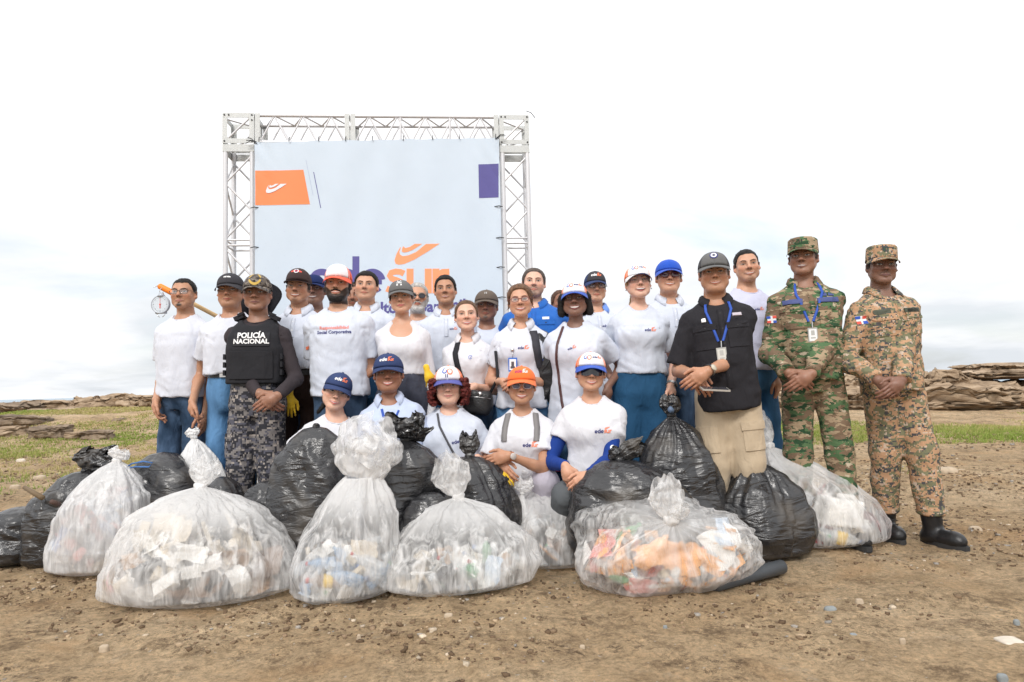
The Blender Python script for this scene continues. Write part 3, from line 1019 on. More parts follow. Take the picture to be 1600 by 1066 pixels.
def subdivide2d(V, F, maxl):
    """Split triangles/quads until edges are short enough to follow a curved surface."""
    tris = []
    for f in F:
        for i in range(1, len(f) - 1): tris.append((V[f[0]], V[f[i]], V[f[i + 1]]))
    out = []
    st = tris
    while st:
        a, b, c = st.pop()
        e = [math.dist(a, b), math.dist(b, c), math.dist(c, a)]
        m = max(e)
        if m <= maxl: out.append((a, b, c)); continue
        i = e.index(m)
        if i == 1: a, b, c = b, c, a
        elif i == 2: a, b, c = c, a, b
        q = ((a[0] + b[0]) / 2, (a[1] + b[1]) / 2)
        st += [(a, q, c), (q, b, c)]
    VV, FF, ix = [], [], {}
    for t in out:
        f = []
        for p in t:
            k = (round(p[0], 6), round(p[1], 6))
            if k not in ix: ix[k] = len(VV); VV.append(k)
            f.append(ix[k])
        FF.append(tuple(f))
    return VV, FF


def text2d(s, size=1.0, offset=0.02, align='CENTER', spacing=1.0):
    cu = bpy.data.curves.new('tmp_text', 'FONT'); cu.body = s; cu.size = size; cu.offset = offset; cu.align_x = align; cu.resolution_u = 2
    cu.space_character = spacing
    o = bpy.data.objects.new('tmp_text', cu); COL.objects.link(o)
    dg = bpy.context.evaluated_depsgraph_get()
    me = bpy.data.meshes.new_from_object(o.evaluated_get(dg))
    V = [(v.co.x, v.co.y) for v in me.vertices]; F = [tuple(p.vertices) for p in me.polygons]
    bpy.data.objects.remove(o); bpy.data.curves.remove(cu); bpy.data.meshes.remove(me)
    return V, F


def disc2d(cx, cy, r, n=16): return [(cx + r * math.cos(2 * math.pi * i / n), cy + r * math.sin(2 * math.pi * i / n)) for i in range(n)], [tuple(range(n))]


ede = merge([merge(_e(), 0), merge(_d(), 1.02), merge(_e(), 2.12)])
sur = merge([merge(_s(), 3.1), merge(_u(), 3.95), merge(_r(), 5.05)])
swo = merge([sw(SW1, 910, 262, 1 / 175.0), sw(SW2, 910, 262, 1 / 175.0)])
swo = ([(p[0] + 4.3, p[1] + 1.05) for p in swo[0]], swo[1])
_c = 2.95
cent = lambda g: ([(p[0] - _c, p[1] - .5) for p in g[0]], g[1])
GLYPH = {'ede': cent(ede), 'sur': cent(merge([sur, swo])), 'word': cent(merge([ede, sur, swo])),
         'swoosh': ([(p[0] - 5.2, p[1] - 1.5) for p in swo[0]], swo[1])}
GLYPH['six'] = merge([strip([(.1, 1.0), (-.35, .95), (-.5, .45)] + arc(-.1, .1, .42, 130, 400, 14), .2)])
GLYPH['zero'] = strip(arc(0, 0, .5, 0, 360, 20, ry=.62), .22)
GLYPH['wing'] = merge([poly([(-.2, -.35), (-1.9, -.3), (-2.0, .25), (-1.5, .1), (-1.3, .55), (-.9, .2), (-.6, .65), (-.2, .4)]), poly([(.2, -.35), (1.9, -.3), (2.0, .25), (1.5, .1), (1.3, .55), (.9, .2), (.6, .65), (.2, .4)])])
GLYPH['disc'] = disc2d(0, 0, .5)
GLYPH['ring'] = strip(arc(0, 0, .5, 0, 360, 24), .16)
GLYPH['block'] = merge([poly([(-.5, -.6), (.5, -.6), (.5, -.35), (-.5, -.35)]), poly([(-.5, -.2), (-.25, -.2), (-.25, .6), (-.5, .6)]), poly([(.5, -.2), (.25, -.2), (.25, .6), (.5, .6)]), poly([(-.12, -.2), (.12, -.2), (.12, .35), (-.12, .35)])])
GLYPH['bars'] = merge([poly([(-.5, -.5), (-.2, -.5), (-.2, .5), (-.5, .5)]), poly([(.2, -.5), (.5, -.5), (.5, .5), (.2, .5)])])
GLYPH['wreath'] = merge([strip(arc(0, 0, 1.0, 200, 340, 12), .3), strip(arc(0, 0, 1.0, 120, 178, 8), .28), strip(arc(0, 0, 1.0, 2, 60, 8), .28)])
#PART3
# ------------------------------------------------------------------ people
T_M = [(-.11, .10, .09, .01), (-.04, .158, .108, .01), (.03, .163, .112, .012), (.14, .147, .105, .004), (.22, .149, .108, .0), (.32, .168, .118, 0), (.40, .170, .110, .005), (.455, .135, .088, .012), (.50, .085, .062, .018), (.535, .055, .052, .022)]
T_F = [(-.11, .11, .09, .01), (-.04, .170, .118, .014), (.03, .166, .115, .014), (.14, .134, .096, .0), (.22, .132, .096, 0), (.32, .146, .102, 0), (.40, .146, .096, .006), (.455, .115, .080, .012), (.50, .072, .056, .018), (.535, .048, .047, .022)]
G_M = [(-.13, .168, .122, .0), (-.04, .172, .122, 0), (.03, .168, .120, 0), (.14, .162, .116, -.004), (.22, .164, .116, -.004), (.32, .172, .121, -.002), (.40, .172, .112, .004), (.455, .138, .090, .012), (.50, .088, .064, .018), (.53, .062, .056, .022)]
G_F = [(-.13, .172, .124, .004), (-.04, .176, .124, .006), (.03, .165, .114, .004), (.14, .146, .105, -.004), (.22, .144, .104, -.004), (.32, .152, .106, -.002), (.40, .150, .098, .004), (.455, .120, .082, .012), (.50, .078, .058, .018), (.53, .056, .05, .022)]


def solve_arm(S, Wp, L1, L2, pole):
    S, Wp, pole = Vector(S), Vector(Wp), Vector(pole)
    v = Wp - S; D = v.length
    if D > (L1 + L2) * .995:
        v = v * ((L1 + L2) * .995 / D); Wp = S + v; D = v.length
    n = v.normalized()
    a = (L1 * L1 - L2 * L2 + D * D) / (2 * D)
    hgt = math.sqrt(max(L1 * L1 - a * a, 0))
    pp = pole - n * pole.dot(n)
    pp = pp.normalized() if pp.length > 1e-6 else n.orthogonal().normalized()
    return S + n * a + pp * hgt, Wp


def hand_sdf(s, W, D, N, T, sc=1.0, curl=.5, spread=.0):
    """Palm, four fingers of different lengths and a thumb. D = towards the fingers, N = back of the hand, T = thumb side."""
    W, D, N, T = Vector(W), Vector(D).normalized(), Vector(N), Vector(T)
    N = (N - D * N.dot(D)).normalized(); T = (T - D * T.dot(D) - N * T.dot(N)).normalized()
    kn = []
    for i in range(4):                       # index first (thumb side)
        off = (1.5 - i)
        kx = W + D * (.088 - .004 * abs(i - 1) - (.006 if i == 3 else 0)) * sc + T * off * .0195 * sc + N * (.003 - .002 * abs(i - 1.5)) * sc
        kn.append(kx)
        s.cone(W + D * .008 * sc + T * off * .010 * sc, kx, .0145 * sc, .0118 * sc, .010)
    s.ell(tuple(W + D * .045 * sc), (.030 * sc,) * 3, .02)
    lens = [(.042, .026, .020), (.047, .029, .021), (.044, .027, .021), (.034, .021, .018)]
    for i in range(4):
        p = kn[i]; d = (D + T * (1.5 - i) * spread).normalized(); ang = curl * (.55 + .12 * i)
        r = .0092 * sc if i < 3 else .0080 * sc
        for q in range(3):
            ax_ = N.cross(d).normalized()
            d = (Matrix.Rotation(ang if (Matrix.Rotation(ang, 3, ax_) @ d).dot(N) < d.dot(N) else -ang, 3, ax_) @ d).normalized()
            e = p + d * lens[i][q] * sc
            s.cone(p, e, r, r * .90, .0025 if q == 0 else .002)
            p = e; r *= .91; ang = curl * .95
    b = W + D * .022 * sc + T * .022 * sc - N * .004 * sc
    m1 = b + (D * .62 + T * .62 - N * .25).normalized() * .042 * sc
    m2 = m1 + (D * .90 + T * .22 - N * .25).normalized() * .032 * sc
    m3 = m2 + (D * .98 - T * .05 - N * .15).normalized() * .025 * sc
    s.cone(b, m1, .0155 * sc, .0125 * sc, .012); s.cone(m1, m2, .0115 * sc, .0102 * sc, .004); s.cone(m2, m3, .0100 * sc, .0085 * sc, .003)


class Top:
    """A garment surface on which prints, straps and pockets can be laid."""
    def __init__(self, V, F, fr, ks):
        self.bvh = BVHTree.FromPolygons([tuple(v) for v in V], [tuple(int(i) for i in f) for f in F])
        self.fr, self.k = fr, ks

    def hit(self, x, z, off=.003):
        o = self.fr.w(x * self.k, -.6, z * self.k); d = self.fr.d(0, 1, 0)
        h = self.bvh.ray_cast(o, d)
        if h[0] is None:
            o = self.fr.w(x * self.k, -.25, z * self.k + .5); d = self.fr.d(0, .42, -.9).normalized()
            h = self.bvh.ray_cast(o, d)
            if h[0] is None: return None
        n = h[1]
        if n.dot(d) > 0: n = -n
        return h[0] + n * off, n

    def decal(self, g, x, z, size, m, name, parent, off=.0028, ang=0):
        V, F = g
        ca, sa = math.cos(ang), math.sin(ang)
        V = [((u * ca - v * sa) * size, (u * sa + v * ca) * size) for u, v in V]
        V, F = subdivide2d(V, F, .012)
        P = []
        for u, v in V:
            h = self.hit(x + u / self.k, z + v / self.k, off)
            if h is None: return None
            P.append(tuple(h[0]))
        me = bpy.data.meshes.new(name); me.from_pydata(P, [], F); me.materials.append(m); me.update()
        return link(name, me, parent)

    def ribbon(self, pts, width, m, name, parent, t=.005, extra=None):
        """Band following the cloth along (x, z) points."""
        P = []
        for i in range(len(pts) - 1):
            a, b = pts[i], pts[i + 1]
            n = max(1, int(math.dist(a, b) / .018))
            for q in range(n): P.append((a[0] + (b[0] - a[0]) * q / n, a[1] + (b[1] - a[1]) * q / n))
        P.append(pts[-1])
        rows = []
        for i, p in enumerate(P):
            q0, q1 = P[max(0, i - 1)], P[min(len(P) - 1, i + 1)]
            tx, tz = q1[0] - q0[0], q1[1] - q0[1]; L = math.hypot(tx, tz) or 1
            nx, nz = -tz / L * width / 2, tx / L * width / 2
            hc = self.hit(p[0], p[1], .003)
            if hc is None: continue
            c, n = hc
            w = self.fr.d(nx, 0, nz)
            w = w - n * w.dot(n); w = w.normalized() * width / 2
            rows.append((c + w - n * .006, c + w + n * t, c - w + n * t, c - w - n * .006))
        if len(rows) < 2: return None
        vs = [tuple(v) for r_ in rows for v in r_]
        if extra: vs, rows = vs, rows
        fs = []
        for i in range(len(rows) - 1):
            a = i * 4
            for q in range(3): fs.append((a + q, a + q + 1, a + q + 5, a + q + 4))
        me = bpy.data.meshes.new(name); me.from_pydata(vs, [], fs); me.materials.append(m)
        me.polygons.foreach_set('use_smooth', [True] * len(fs)); me.update()
        return link(name, me, parent)

    def patch(self, x, z, w, h, m, name, parent, t=.006, flap=None):
        """Pocket or tag: a raised rectangle following the cloth."""
        nu, nv = 6, 6
        mb = []
        for j in range(nv + 1):
            for i in range(nu + 1):
                hh = self.hit(x + (i / nu - .5) * w, z + (j / nv - .5) * h, t)
                if hh is None: return None
                mb.append(tuple(hh[0]))
        n = len(mb); bot = []
        for j in range(nv + 1):
            for i in range(nu + 1):
                hh = self.hit(x + (i / nu - .5) * w * 1.03, z + (j / nv - .5) * h * 1.03, -.004)
                if hh is None: return None
                bot.append(tuple(hh[0]))
        fs = grid_faces(nu + 1, nv + 1)
        e = nu + 1
        for i in range(nu):
            fs.append((i, n + i, n + i + 1, i + 1)); a = nv * e + i; fs.append((a + 1, n + a + 1, n + a, a))
        for j in range(nv):
            a = j * e; fs.append((a + e, n + a + e, n + a, a)); a = j * e + nu; fs.append((a, n + a, n + a + e, a + e))
        me = bpy.data.meshes.new(name); me.from_pydata(mb + bot, [], fs); me.materials.append(m); me.update()
        return link(name, me, parent)


PERSON_LOG = []


def build_person(P):
    rs = np.random.RandomState(P['seed'])
    fem = P.get('fem', 0); h = dict(P['head']); h['fem'] = fem
    P = dict(P)
    P['rol'] = P.get('rol', 0) + rs.uniform(-3.5, 3.5); P['side'] = P.get('side', 0) + rs.uniform(-1.6, 1.6); P['by'] = P.get('by', 0) + rs.uniform(-5, 5)
    h['w'] = h.get('w', 1.0) * rs.uniform(.97, 1.03); h['jaw'] = h.get('jaw', 1.0) * rs.uniform(.92, 1.06); h['nose'] = h.get('nose', 1.0) * rs.uniform(.9, 1.15)
    if P['d'] > 5.0: h['res'] = 1.35
    skin = SKIN_TONES[P['skin']] if isinstance(P['skin'], str) else P['skin']
    hs = P.get('hs', .95 if fem else 1.0)
    hc = at(P['face'][0], P['face'][1], P['d'])
    face_cam = math.degrees(math.atan2(-hc.x, hc.y)) * P.get('turn', .35)
    hf = Frame(hc, M=Matrix.Rotation(R(P.get('yaw', 0) + face_cam), 3, 'Z') @ Matrix.Rotation(R(P.get('pit', 0)), 3, 'X') @ Matrix.Rotation(R(P.get('rol', 0)), 3, 'Y') @ Matrix.Diagonal((hs * 1.06, hs, hs * .975)))
    hf.l = lambda p, hf=hf: hf.M.inverted() @ (Vector(p) - hf.o)
    H = P.get('H') or (hc.z + .117 * hs)
    squat = P.get('squat', False)
    if squat: H = P.get('H', 1.66)
    T = .300 * H; ks = T / .525
    by = R(P.get('by', 0))
    lean = R(P.get('lean', 0)); side = R(P.get('side', 0))
    BM = Matrix.Rotation(by, 3, 'Z') @ Matrix.Rotation(lean, 3, 'X') @ Matrix.Rotation(side, 3, 'Y')
    nb = hc + BM @ Vector((0, .028, 0)) + Vector((P.get('nx', 0), P.get('ny', 0), -.153 * hs))
    hip = nb - BM @ Vector((0, .02 * ks, T))
    if not squat:
        pass
    tf = Frame(hip, M=BM)
    bw = P.get('bw', 1.0) * .93; fat = P.get('fat', 0.0)
    base = Vector((hip.x, hip.y, 0))
    root = thing('person', P['label'], 'person', base)
    PERSON_LOG.append((P['face'], round(H, 2), round(hip.z, 2)))
    tb = [(z * ks, a * bw * ks, b * ks * (1 + .25 * fat), c) for z, a, b, c in (T_F if fem else T_M)]
    gt = [(z * ks, a * bw * ks, b * ks * (1 + .25 * fat), c) for z, a, b, c in (G_F if fem else G_M)]
    sx = (.142 if fem else .163) * bw * ks
    am = (.84 if fem else .93) * P.get('arm', 1.0) * (1 + .15 * fat)
    L1, L2 = .172 * H, .150 * H
    top = P['top']; long_ = top.get('long', False)
    ease = top.get('ease', .010 if fem else .014)
    # ---- joints
    J = {}
    for e, sd in ((-1, 'L'), (1, 'R')):
        S = tf.w(e * sx, .008, .410 * ks)
        a = P.get('arm' + sd, 'back')
        if a == 'hang':
            W = tf.w(e * (sx + .050), -.04, .410 * ks - (L1 + L2) * .975); D = tf.d(e * .03, -.12, -1); N = tf.d(e * 1, -.25, 0); Tm = tf.d(0, -1, 0); pole = tf.d(e * .4, 1, 0); cu = .45
        elif a == 'back':
            W = tf.w(e * sx * .75, .15, .03); D = tf.d(-e * .7, .1, -.6); N = tf.d(0, 1, 0); Tm = tf.d(0, 0, 1); pole = tf.d(e * 1, .4, 0); cu = .4
        elif a[0] == 'clasp':
            c = at(a[1], a[2], P['d'] + a[3])
            f = a[4] if len(a) > 4 else 0
            up_ = (e > 0) if not f else (e < 0)
            W = c + tf.d(e * .060, -.036 if up_ else 0.004, .034 if up_ else .048); D = tf.d(-e * .80, -.10, -.52 if up_ else -.72); N = tf.d(e * .15, -1, .1); Tm = tf.d(0, -.2, 1); pole = tf.d(e * .45, .9, -.3); cu = .42 if up_ else .5
        else:
            W = at(a[1], a[2], P['d'] + a[3]); D = tf.d(*a[4]); N = tf.d(*a[5]); Tm = tf.d(*a[6]); cu = a[7] if len(a) > 7 else .5
            pole = tf.d(*(a[8] if len(a) > 8 else (e * .5, .8, -.3)))
        E, W = solve_arm(S, W, L1, L2, pole)
        if a == 'hang': D = ((W - E).normalized() + Vector(tf.d(0, -.1, -.1))).normalized()
        J[sd] = (S, E, W, Vector(D), Vector(N), Vector(Tm), cu)
    legs = {}
    for e, sd in ((-1, 'L'), (1, 'R')):
        hp = tf.w(e * .088 * ks * bw, .01, -.03 * ks)
        if squat:
            kn = P['knee' + sd] if ('knee' + sd) in P else tf.o + Matrix.Rotation(by, 3, 'Z') @ Vector((e * .20, -.30, .0 + .10))
            kn = Vector(kn) if not isinstance(kn, tuple) or len(kn) != 3 else at(*kn)
            kn.z = max(kn.z, .10)
            an = P.get('ankle' + sd)
            an = at(*an) if an else Vector((kn.x * .6 + hp.x * .4, kn.y + .16, .09))
            an.z = max(.08, min(an.z, .2))
        else:
            fd = P.get('feet', (.11, .11))
            an = Vector((hip.x, hip.y, 0)) + Matrix.Rotation(by, 3, 'Z') @ Vector((e * fd[0 if e < 0 else 1], P.get('footy', (0, 0))[0 if e < 0 else 1], 0)); an.z = .085
            kn = (hp + an) / 2 + Matrix.Rotation(by, 3, 'Z') @ Vector((0, -.025, .01))
        legs[sd] = (hp, kn, an)
    # ---- body
    s = Sdf()
    add_loft(s, tf, tb, 0, .03)
    ra = (.050 * am, .040 * am, .041 * am, .0265 * (.92 if fem else 1) * (.5 + .5 * am))
    lg = .007 if long_ else 0
    for e, sd in ((-1, 'L'), (1, 'R')):
        S, E, W, D, N, Tm, cu = J[sd]
        s.cone(tf.w(e * .040, .022, .487 * ks), S, .034, .044 * am, .04)
        s.cone(S, E, ra[0] - .004, ra[1] - lg, .03)
        mid = E.lerp(W, .28)
        s.cone(E, mid, ra[1] - lg, ra[2] - lg, .015); s.cone(mid, W, ra[2] - lg, ra[3], .015)
        s.cone(W, W + D * .02, ra[3], .022, .01)
        hp, kn, an = legs[sd]
        s.cone(hp, kn, .074, .050, .03); s.cone(kn, an, .050, .034, .02)
        s.cone(an, an + Vector((0, -.08, -.045)), .030, .020, .02)
    if fem:
        bu = P.get('bust', 1.0)
        for e in (-1, 1): s.ell(tuple(tf.w(e * .066 * bw * ks, -.070 * ks, .325 * ks)), (.060 * bu, .052 * bu, .056 * bu), .04)
    s.cone(hf.w(0, .020, -.11), nb, (.038 if fem else .046), (.046 if fem else .056), .03)
    lo, hi = s.bounds()
    hi[2] = hf.w(0, 0, -.115).z
    V0, F0 = s.mesh(.022, lo, hi)
    # drop what the fine head block covers and the part beyond the wrists
    cen = V0[F0].mean(1)
    lc = np.stack(hf.loc(cen[:, 0], cen[:, 1], cen[:, 2]), 1)
    keep = ~((lc[:, 2] > -.138) & (np.abs(lc[:, 0]) < .10) & (lc[:, 1] > -.13) & (lc[:, 1] < .12))
    VS, FS, CS = [V0], [F0], [np.tile(np.array(skin, np.float32), (len(V0), 1))]
    Vh, Fh, Ch, Vl = build_head(h, hf, nb, skin)
    nbv = len(V0); VS.append(Vh); FS.append(Fh + nbv); CS.append(Ch); nbv += len(Vh)
    gl = P.get('gloves')
    for e, sd in ((-1, 'L'), (1, 'R')):
        S, E, W, D, N, Tm, cu = J[sd]
        if P.get('arm' + sd, 'back') == 'back' and P.get('skip_hands', True):
            pass
        q = Sdf(); q.cone(E.lerp(W, .8), W, ra[3] * 1.06, ra[3], .01); q.cone(W, W + D * .02, ra[3], .022, .01)
        hand_sdf(q, W, D, N, Tm, .92 if fem else 1.03, cu)
        V1, F1 = q.mesh(.0047 if P.get('arm' + sd, 'back') != 'back' else .010)
        VS.append(V1); FS.append(F1 + nbv); nbv += len(V1)
        c1 = np.tile(np.array(skin, np.float32), (len(V1), 1))
        tip = ((V1 - np.array(W)) @ np.array(D)) / .17
        c1 = c1 * (1 - .10 * np.clip(tip, 0, 1)[:, None] * np.array([0, 1, 1]))
        CS.append(c1)
    me = np_mesh('body', np.concatenate(VS), np.concatenate(FS), col=np.concatenate(CS)); me.materials.append(SKIN)
    link('body', me, root)
    build_face(h, hf, skin, Vl, Fh, root)
    # ---- upper garment
    hem = top.get('hem', -.07) * ks
    g = Sdf()
    add_loft(g, tf, gt, ease, .03, zlo=hem, power=2.35)
    inner = .012
    for e, sd in ((-1, 'L'), (1, 'R')):
        S, E, W, D, N, Tm, cu = J[sd]
        g.cone(tf.w(e * .045, .022, .487 * ks), S, .034 + ease, .045 * am + ease, .04)
        if long_:
            end = E.lerp(W, top.get('cuff', .97)); dv = (W - E).normalized()
            le = top.get('sl', ease)
            g.cone(S, E, ra[0] + le, ra[1] + le * 1.1, .022)
            g.cone(E, end, ra[1] + le * 1.1, ra[3] + le * .9, .015, cuts=[(end, dv)])
        else:
            fr_ = top.get('sleeve', .62); end = S.lerp(E, fr_); dv = (E - S).normalized()
            r0 = ra[0] + ease; r1 = ra[0] * .94 + ease + .006 * top.get('flare', 1)
            iso = Sdf()
            ab_a, ab_b = np.array(S.lerp(E, max(0, fr_ - .05))), np.array(S.lerp(E, fr_ + .3))

            def sub(x, y, z, a=ab_a, b=ab_b, r=r1 - .0125):
                ab = b - a; L2_ = ab @ ab
                t = np.clip(((x - a[0]) * ab[0] + (y - a[1]) * ab[1] + (z - a[2]) * ab[2]) / L2_, 0, 1)
                return np.sqrt((x - a[0] - t * ab[0]) ** 2 + (y - a[1] - t * ab[1]) ** 2 + (z - a[2] - t * ab[2]) ** 2) - r
            g.cone(S, S.lerp(E, fr_ + .08), r0, r1 + .003, .022, cuts=[(end, dv)], sub=sub)
    if fem:
        bu = P.get('bust', 1.0)
        for e in (-1, 1): g.ell(tuple(tf.w(e * .064 * bw * ks, -.070 * ks, .325 * ks)), (.066 * bu + ease, .056 * bu + ease, .060 * bu + ease), .055)
    if fat > 0:
        g.ell(tuple(tf.w(0, -.035 * ks, .15 * ks)), (.155 * bw, .125, .17), .06)
    nr = top.get('nr', .064 if fem else .074)
    g.cone(tf.w(0, .010, .512 * ks), tf.w(0, .034, .66 * ks), nr, nr + .006, .012, op='s')
    g.ell(tuple(tf.w(0, -.055, .510 * ks)), (nr * .80, .05, .026), .012, op='s')
    if top.get('neck') == 'v':
        g.cone(tf.w(0, -.13, .38 * ks), tf.w(0, -.10, .53 * ks), .006, .045, .006, op='s')
    if top.get('neck') == 'scoop':
        g.ell(tuple(tf.w(0, -.085, .475 * ks)), (.092, .07, .078), .008, op='s')
    amp = top.get('folds', 1.0); sd_ = P['seed']

    def post(x, y, z):
        lx, ly, lz = tf.loc(x, y, z); ax_ = np.abs(lx)
        f = .0030 * ridged(ax_ * 7 + lz * 6.0, ly * 6 + sd_, lz * 4.5 - ax_ * 5, 2, sd_)
        # folds fanning out from the armpits, drapes hanging below the chest, slack over the waist
        dx, dz = ax_ - .155 * bw * ks, lz - .385 * ks
        rr_ = np.sqrt(dx * dx + dz * dz) + 1e-4; an_ = np.arctan2(dz, dx)
        f = f + .0085 * ridged(an_ * 2.6 + sd_, rr_ * 3.5, np.sign(lx) * 3.0, 2, sd_ + 21) * np.exp(-rr_ / .15) * np.clip(rr_ / .03, 0, 1)
        low = np.clip((.36 * ks - lz) / .22, 0, 1)
        f = f + .0085 * vnoise(lx * 15 + .8 * vnoise(lx * 5, 0 * ly, lz * 5, sd_), ly * 11, lz * 3.2 + lx * 7, sd_ + 5) * low
        f = f + .0055 * ridged(lx * 4 + lz * 9, ly * 6, lz * 17 - ax_ * 9, 2, sd_ + 8) * np.clip((.24 * ks - lz) / .12, 0, 1)
        f = f + .0032 * vnoise(lx * 34, ly * 30, lz * 26, sd_ + 6)
        f = f * np.clip((.53 * ks - lz) / .07, .15, 1)
        return -amp * f
    V, F = g.mesh(P.get('gh', .0110 if P['d'] < 4.7 else .0145), post=post)
    nm = top.get('name', 'shirt')
    me = np_mesh(nm, V, F); me.materials.append(top['m'])
    shirt = link(nm, me, root)
    T_ = Top(V, F, tf, ks)
    # ---- trousers
    bt = P.get('bottom', {})
    if bt.get('m') is not None:
        q = Sdf(); wz = bt.get('waist', .13) * ks; lo_ = bt.get('loose', .014)
        add_loft(q, tf, tb, (.006 if hem < 0 else .012) if bt.get('tight') is None else bt['tight'], .03, zhi=wz)
        for e, sd in ((-1, 'L'), (1, 'R')):
            hp, kn, an = legs[sd]
            kr = .057 + lo_ * 1.0
            q.cone(hp, kn, .079 * (1 + .1 * fat) + lo_ * .6, kr, .035)
            dv = (an - kn).normalized(); e2 = an + dv * (.01 if not P.get('boots') else -.10)
            q.cone(kn, e2, kr, .044 + lo_ * bt.get('flare', 1.0), .02, cuts=[(e2, dv)])
        def post2(x, y, z):
            return -.0075 * ridged(x * 7 + z * 3, y * 7, z * 6 - x * 4, 2, sd_ + 3) - .004 * vnoise(x * 26, y * 26, z * 20, sd_ + 9) - .006 * vnoise(x * 12, y * 12, z * 16, sd_ + 12) * np.clip((.55 - z) / .4, 0, 1)
        V, F = q.mesh(.0125 if P.get('boots') or P['seed'] in (1, 21, 28, 29) else .0215, post=post2)
        me = np_mesh('trousers', V, F); me.materials.append(bt['m']); tr = link('trousers', me, root)
        if bt.get('belt'):
            mb = MB(); n = 40; z_ = wz - .028; tbl = np.array(tb)
            a = np.interp(z_, tbl[:, 0], tbl[:, 1]) + .019; b = np.interp(z_, tbl[:, 0], tbl[:, 2]) + .019; c = np.interp(z_, tbl[:, 0], tbl[:, 3])
            rows = []
            for i in range(n):
                an_ = 2 * math.pi * i / n
                cx = math.copysign(abs(math.sin(an_)) ** (2 / 2.3), math.sin(an_)); cy = -math.copysign(abs(math.cos(an_)) ** (2 / 2.3), math.cos(an_))
                rows += [tf.w(cx * a, c + cy * b, z_ - .018), tf.w(cx * a, c + cy * b, z_ + .018)]
            mb.add(rows, [(2 * i, 2 * ((i + 1) % n), 2 * ((i + 1) % n) + 1, 2 * i + 1) for i in range(n)])
            bo = mb.build('belt', LEATHER, root, True)
            mb = MB(); mb.box(tf.w(0, c - b - .004, z_), (.05, .008, .036), tf.M); mb.build('buckle', bt.get('buckle', STEEL), bo)
        if bt.get('cargo'):
            TT = Top(V, F, tf, 1.0)
            for e, sd in ((-1, 'L'), (1, 'R')):
                hp, kn, an = legs[sd]; q_ = tf.l(hp.lerp(kn, .62))
                TT.patch(q_.x + e * .035, q_.z, .11, .15, bt['m'], 'cargo_pocket', tr, .008)
                TT.patch(q_.x + e * .035, q_.z + .065, .12, .045, bt['m'], 'pocket_flap', tr, .014)
    # ---- shoes
    sh = P.get('shoes', (.04, .04, .045))
    for e, sd in ((-1, 'L'), (1, 'R')):
        hp, kn, an = legs[sd]; fy = Matrix.Rotation(by + R(e * 12), 3, 'Z')
        fwd = fy @ Vector((0, -1, 0)); a0 = Vector((an.x, an.y, 0))
        q = Sdf(); boots = P.get('boots', False); bk = 1.16 if boots else 1.0
        q.cone(a0 - fwd * .035 + Vector((0, 0, .045)), a0 + fwd * .11 * bk + Vector((0, 0, .046 * bk)), .042 * bk, .042 * bk, .02)
        q.cone(a0 + fwd * .09 + Vector((0, 0, .040 * bk)), a0 + fwd * .155 + Vector((0, 0, .042 * bk)), .042 * bk, .038 * bk, .02)
        q.cone(a0 + Vector((0, 0, .065)), (an + (kn - an).normalized() * .16) if boots else a0 + Vector((0, 0, .085)), .052 if boots else .047, .062 if boots else .042, .03)
        q.add(lambda x, y, z: -(z - .014), (-50,) * 3, (50,) * 3, 0, 'i')
        V, F = q.mesh(.0075 if boots else .014)
        me = np_mesh('boot' if boots else 'shoe', V, F); me.materials.append(mat('shoe_%.2f_%.2f' % (sh[0], sh[2]), sh, rough=.4, bump=.3, bscale=60))
        so = link('boot' if boots else 'shoe', me, root)
        mb = MB(); pr = []
        for i in range(20):
            an_ = 2 * math.pi * i / 20; l_ = math.cos(an_)
            pr.append((.045 * bk * math.sin(an_) * (1 - .15 * (l_ < 0)), .063 + .148 * l_ * (1.04 if boots else 1)))
        vs = [a0 + fwd * v + (fwd.cross(Vector((0, 0, 1)))) * u + Vector((0, 0, z)) for z in (.001, .030) for u, v in pr]
        mb.add(vs, [tuple(range(19, -1, -1)), tuple(range(20, 40))] + [(i, (i + 1) % 20, 20 + (i + 1) % 20, 20 + i) for i in range(20)])
        mb.build('sole', RUBBER, so)
        if boots:
            mb = MB()
            for i in range(6):
                c0 = a0 + fwd * (.105 - i * .011) + Vector((0, 0, .083 + i * .024)); sdv = fwd.cross(Vector((0, 0, 1)))
                c0 = c0 + fwd * (.0 if i > 2 else .01)
                mb.tube([c0 - sdv * .028, c0 + fwd * .006, c0 + sdv * .028 + Vector((0, 0, .012))], .003, 6)
            mb.build('laces', RUBBER, so, True)
    # ---- hair, hat, glasses
    build_hair(P, h, hf, root)
    if h.get('hat'): build_cap(h, hf, root)
    if h.get('glasses'): build_glasses(h, hf, root)
    if h.get('earrings'):
        for e in (-1, 1):
            b = MB(); b.lathe([(.001, -.005), (.005, -.002), (.005, .002), (.001, .005)], hf.w(e * .081, .0, -.043), (0, -1, 0), 8)
            b.build('earring', STEEL, root, True)
    # ---- collar and placket
    if top.get('collar'):
        build_collar(top, tf, ks, nr, root, T_)
    if top.get('rib', not top.get('collar') and top.get('neck') != 'scoop'):
        rib = MB(); n = 28; pts = []
        for i in range(n + 1):
            a = 2 * math.pi * i / n
            fz = (.5 - .5 * math.cos(a + math.pi)) if False else (1 + math.cos(a)) / 2      # 1 at the front
            x_, y_ = math.sin(a) * (nr + .001), .016 - math.cos(a) * (nr + .001) * (.98 + .12 * fz)
            zz = (.545 - .050 * fz ** 1.3) * ks - .004 * abs(math.sin(a))
            pt = tf.w(x_, y_, zz); loc, nn, _, dd = T_.bvh.find_nearest(pt); pts.append((loc if loc is not None and dd < .05 else pt) + (nn * .001 if loc is not None else Vector()))
        rib.tube(pts, .0055, 6); rib.build('neck_band', top.get('ribm', top['m']), shirt, True)
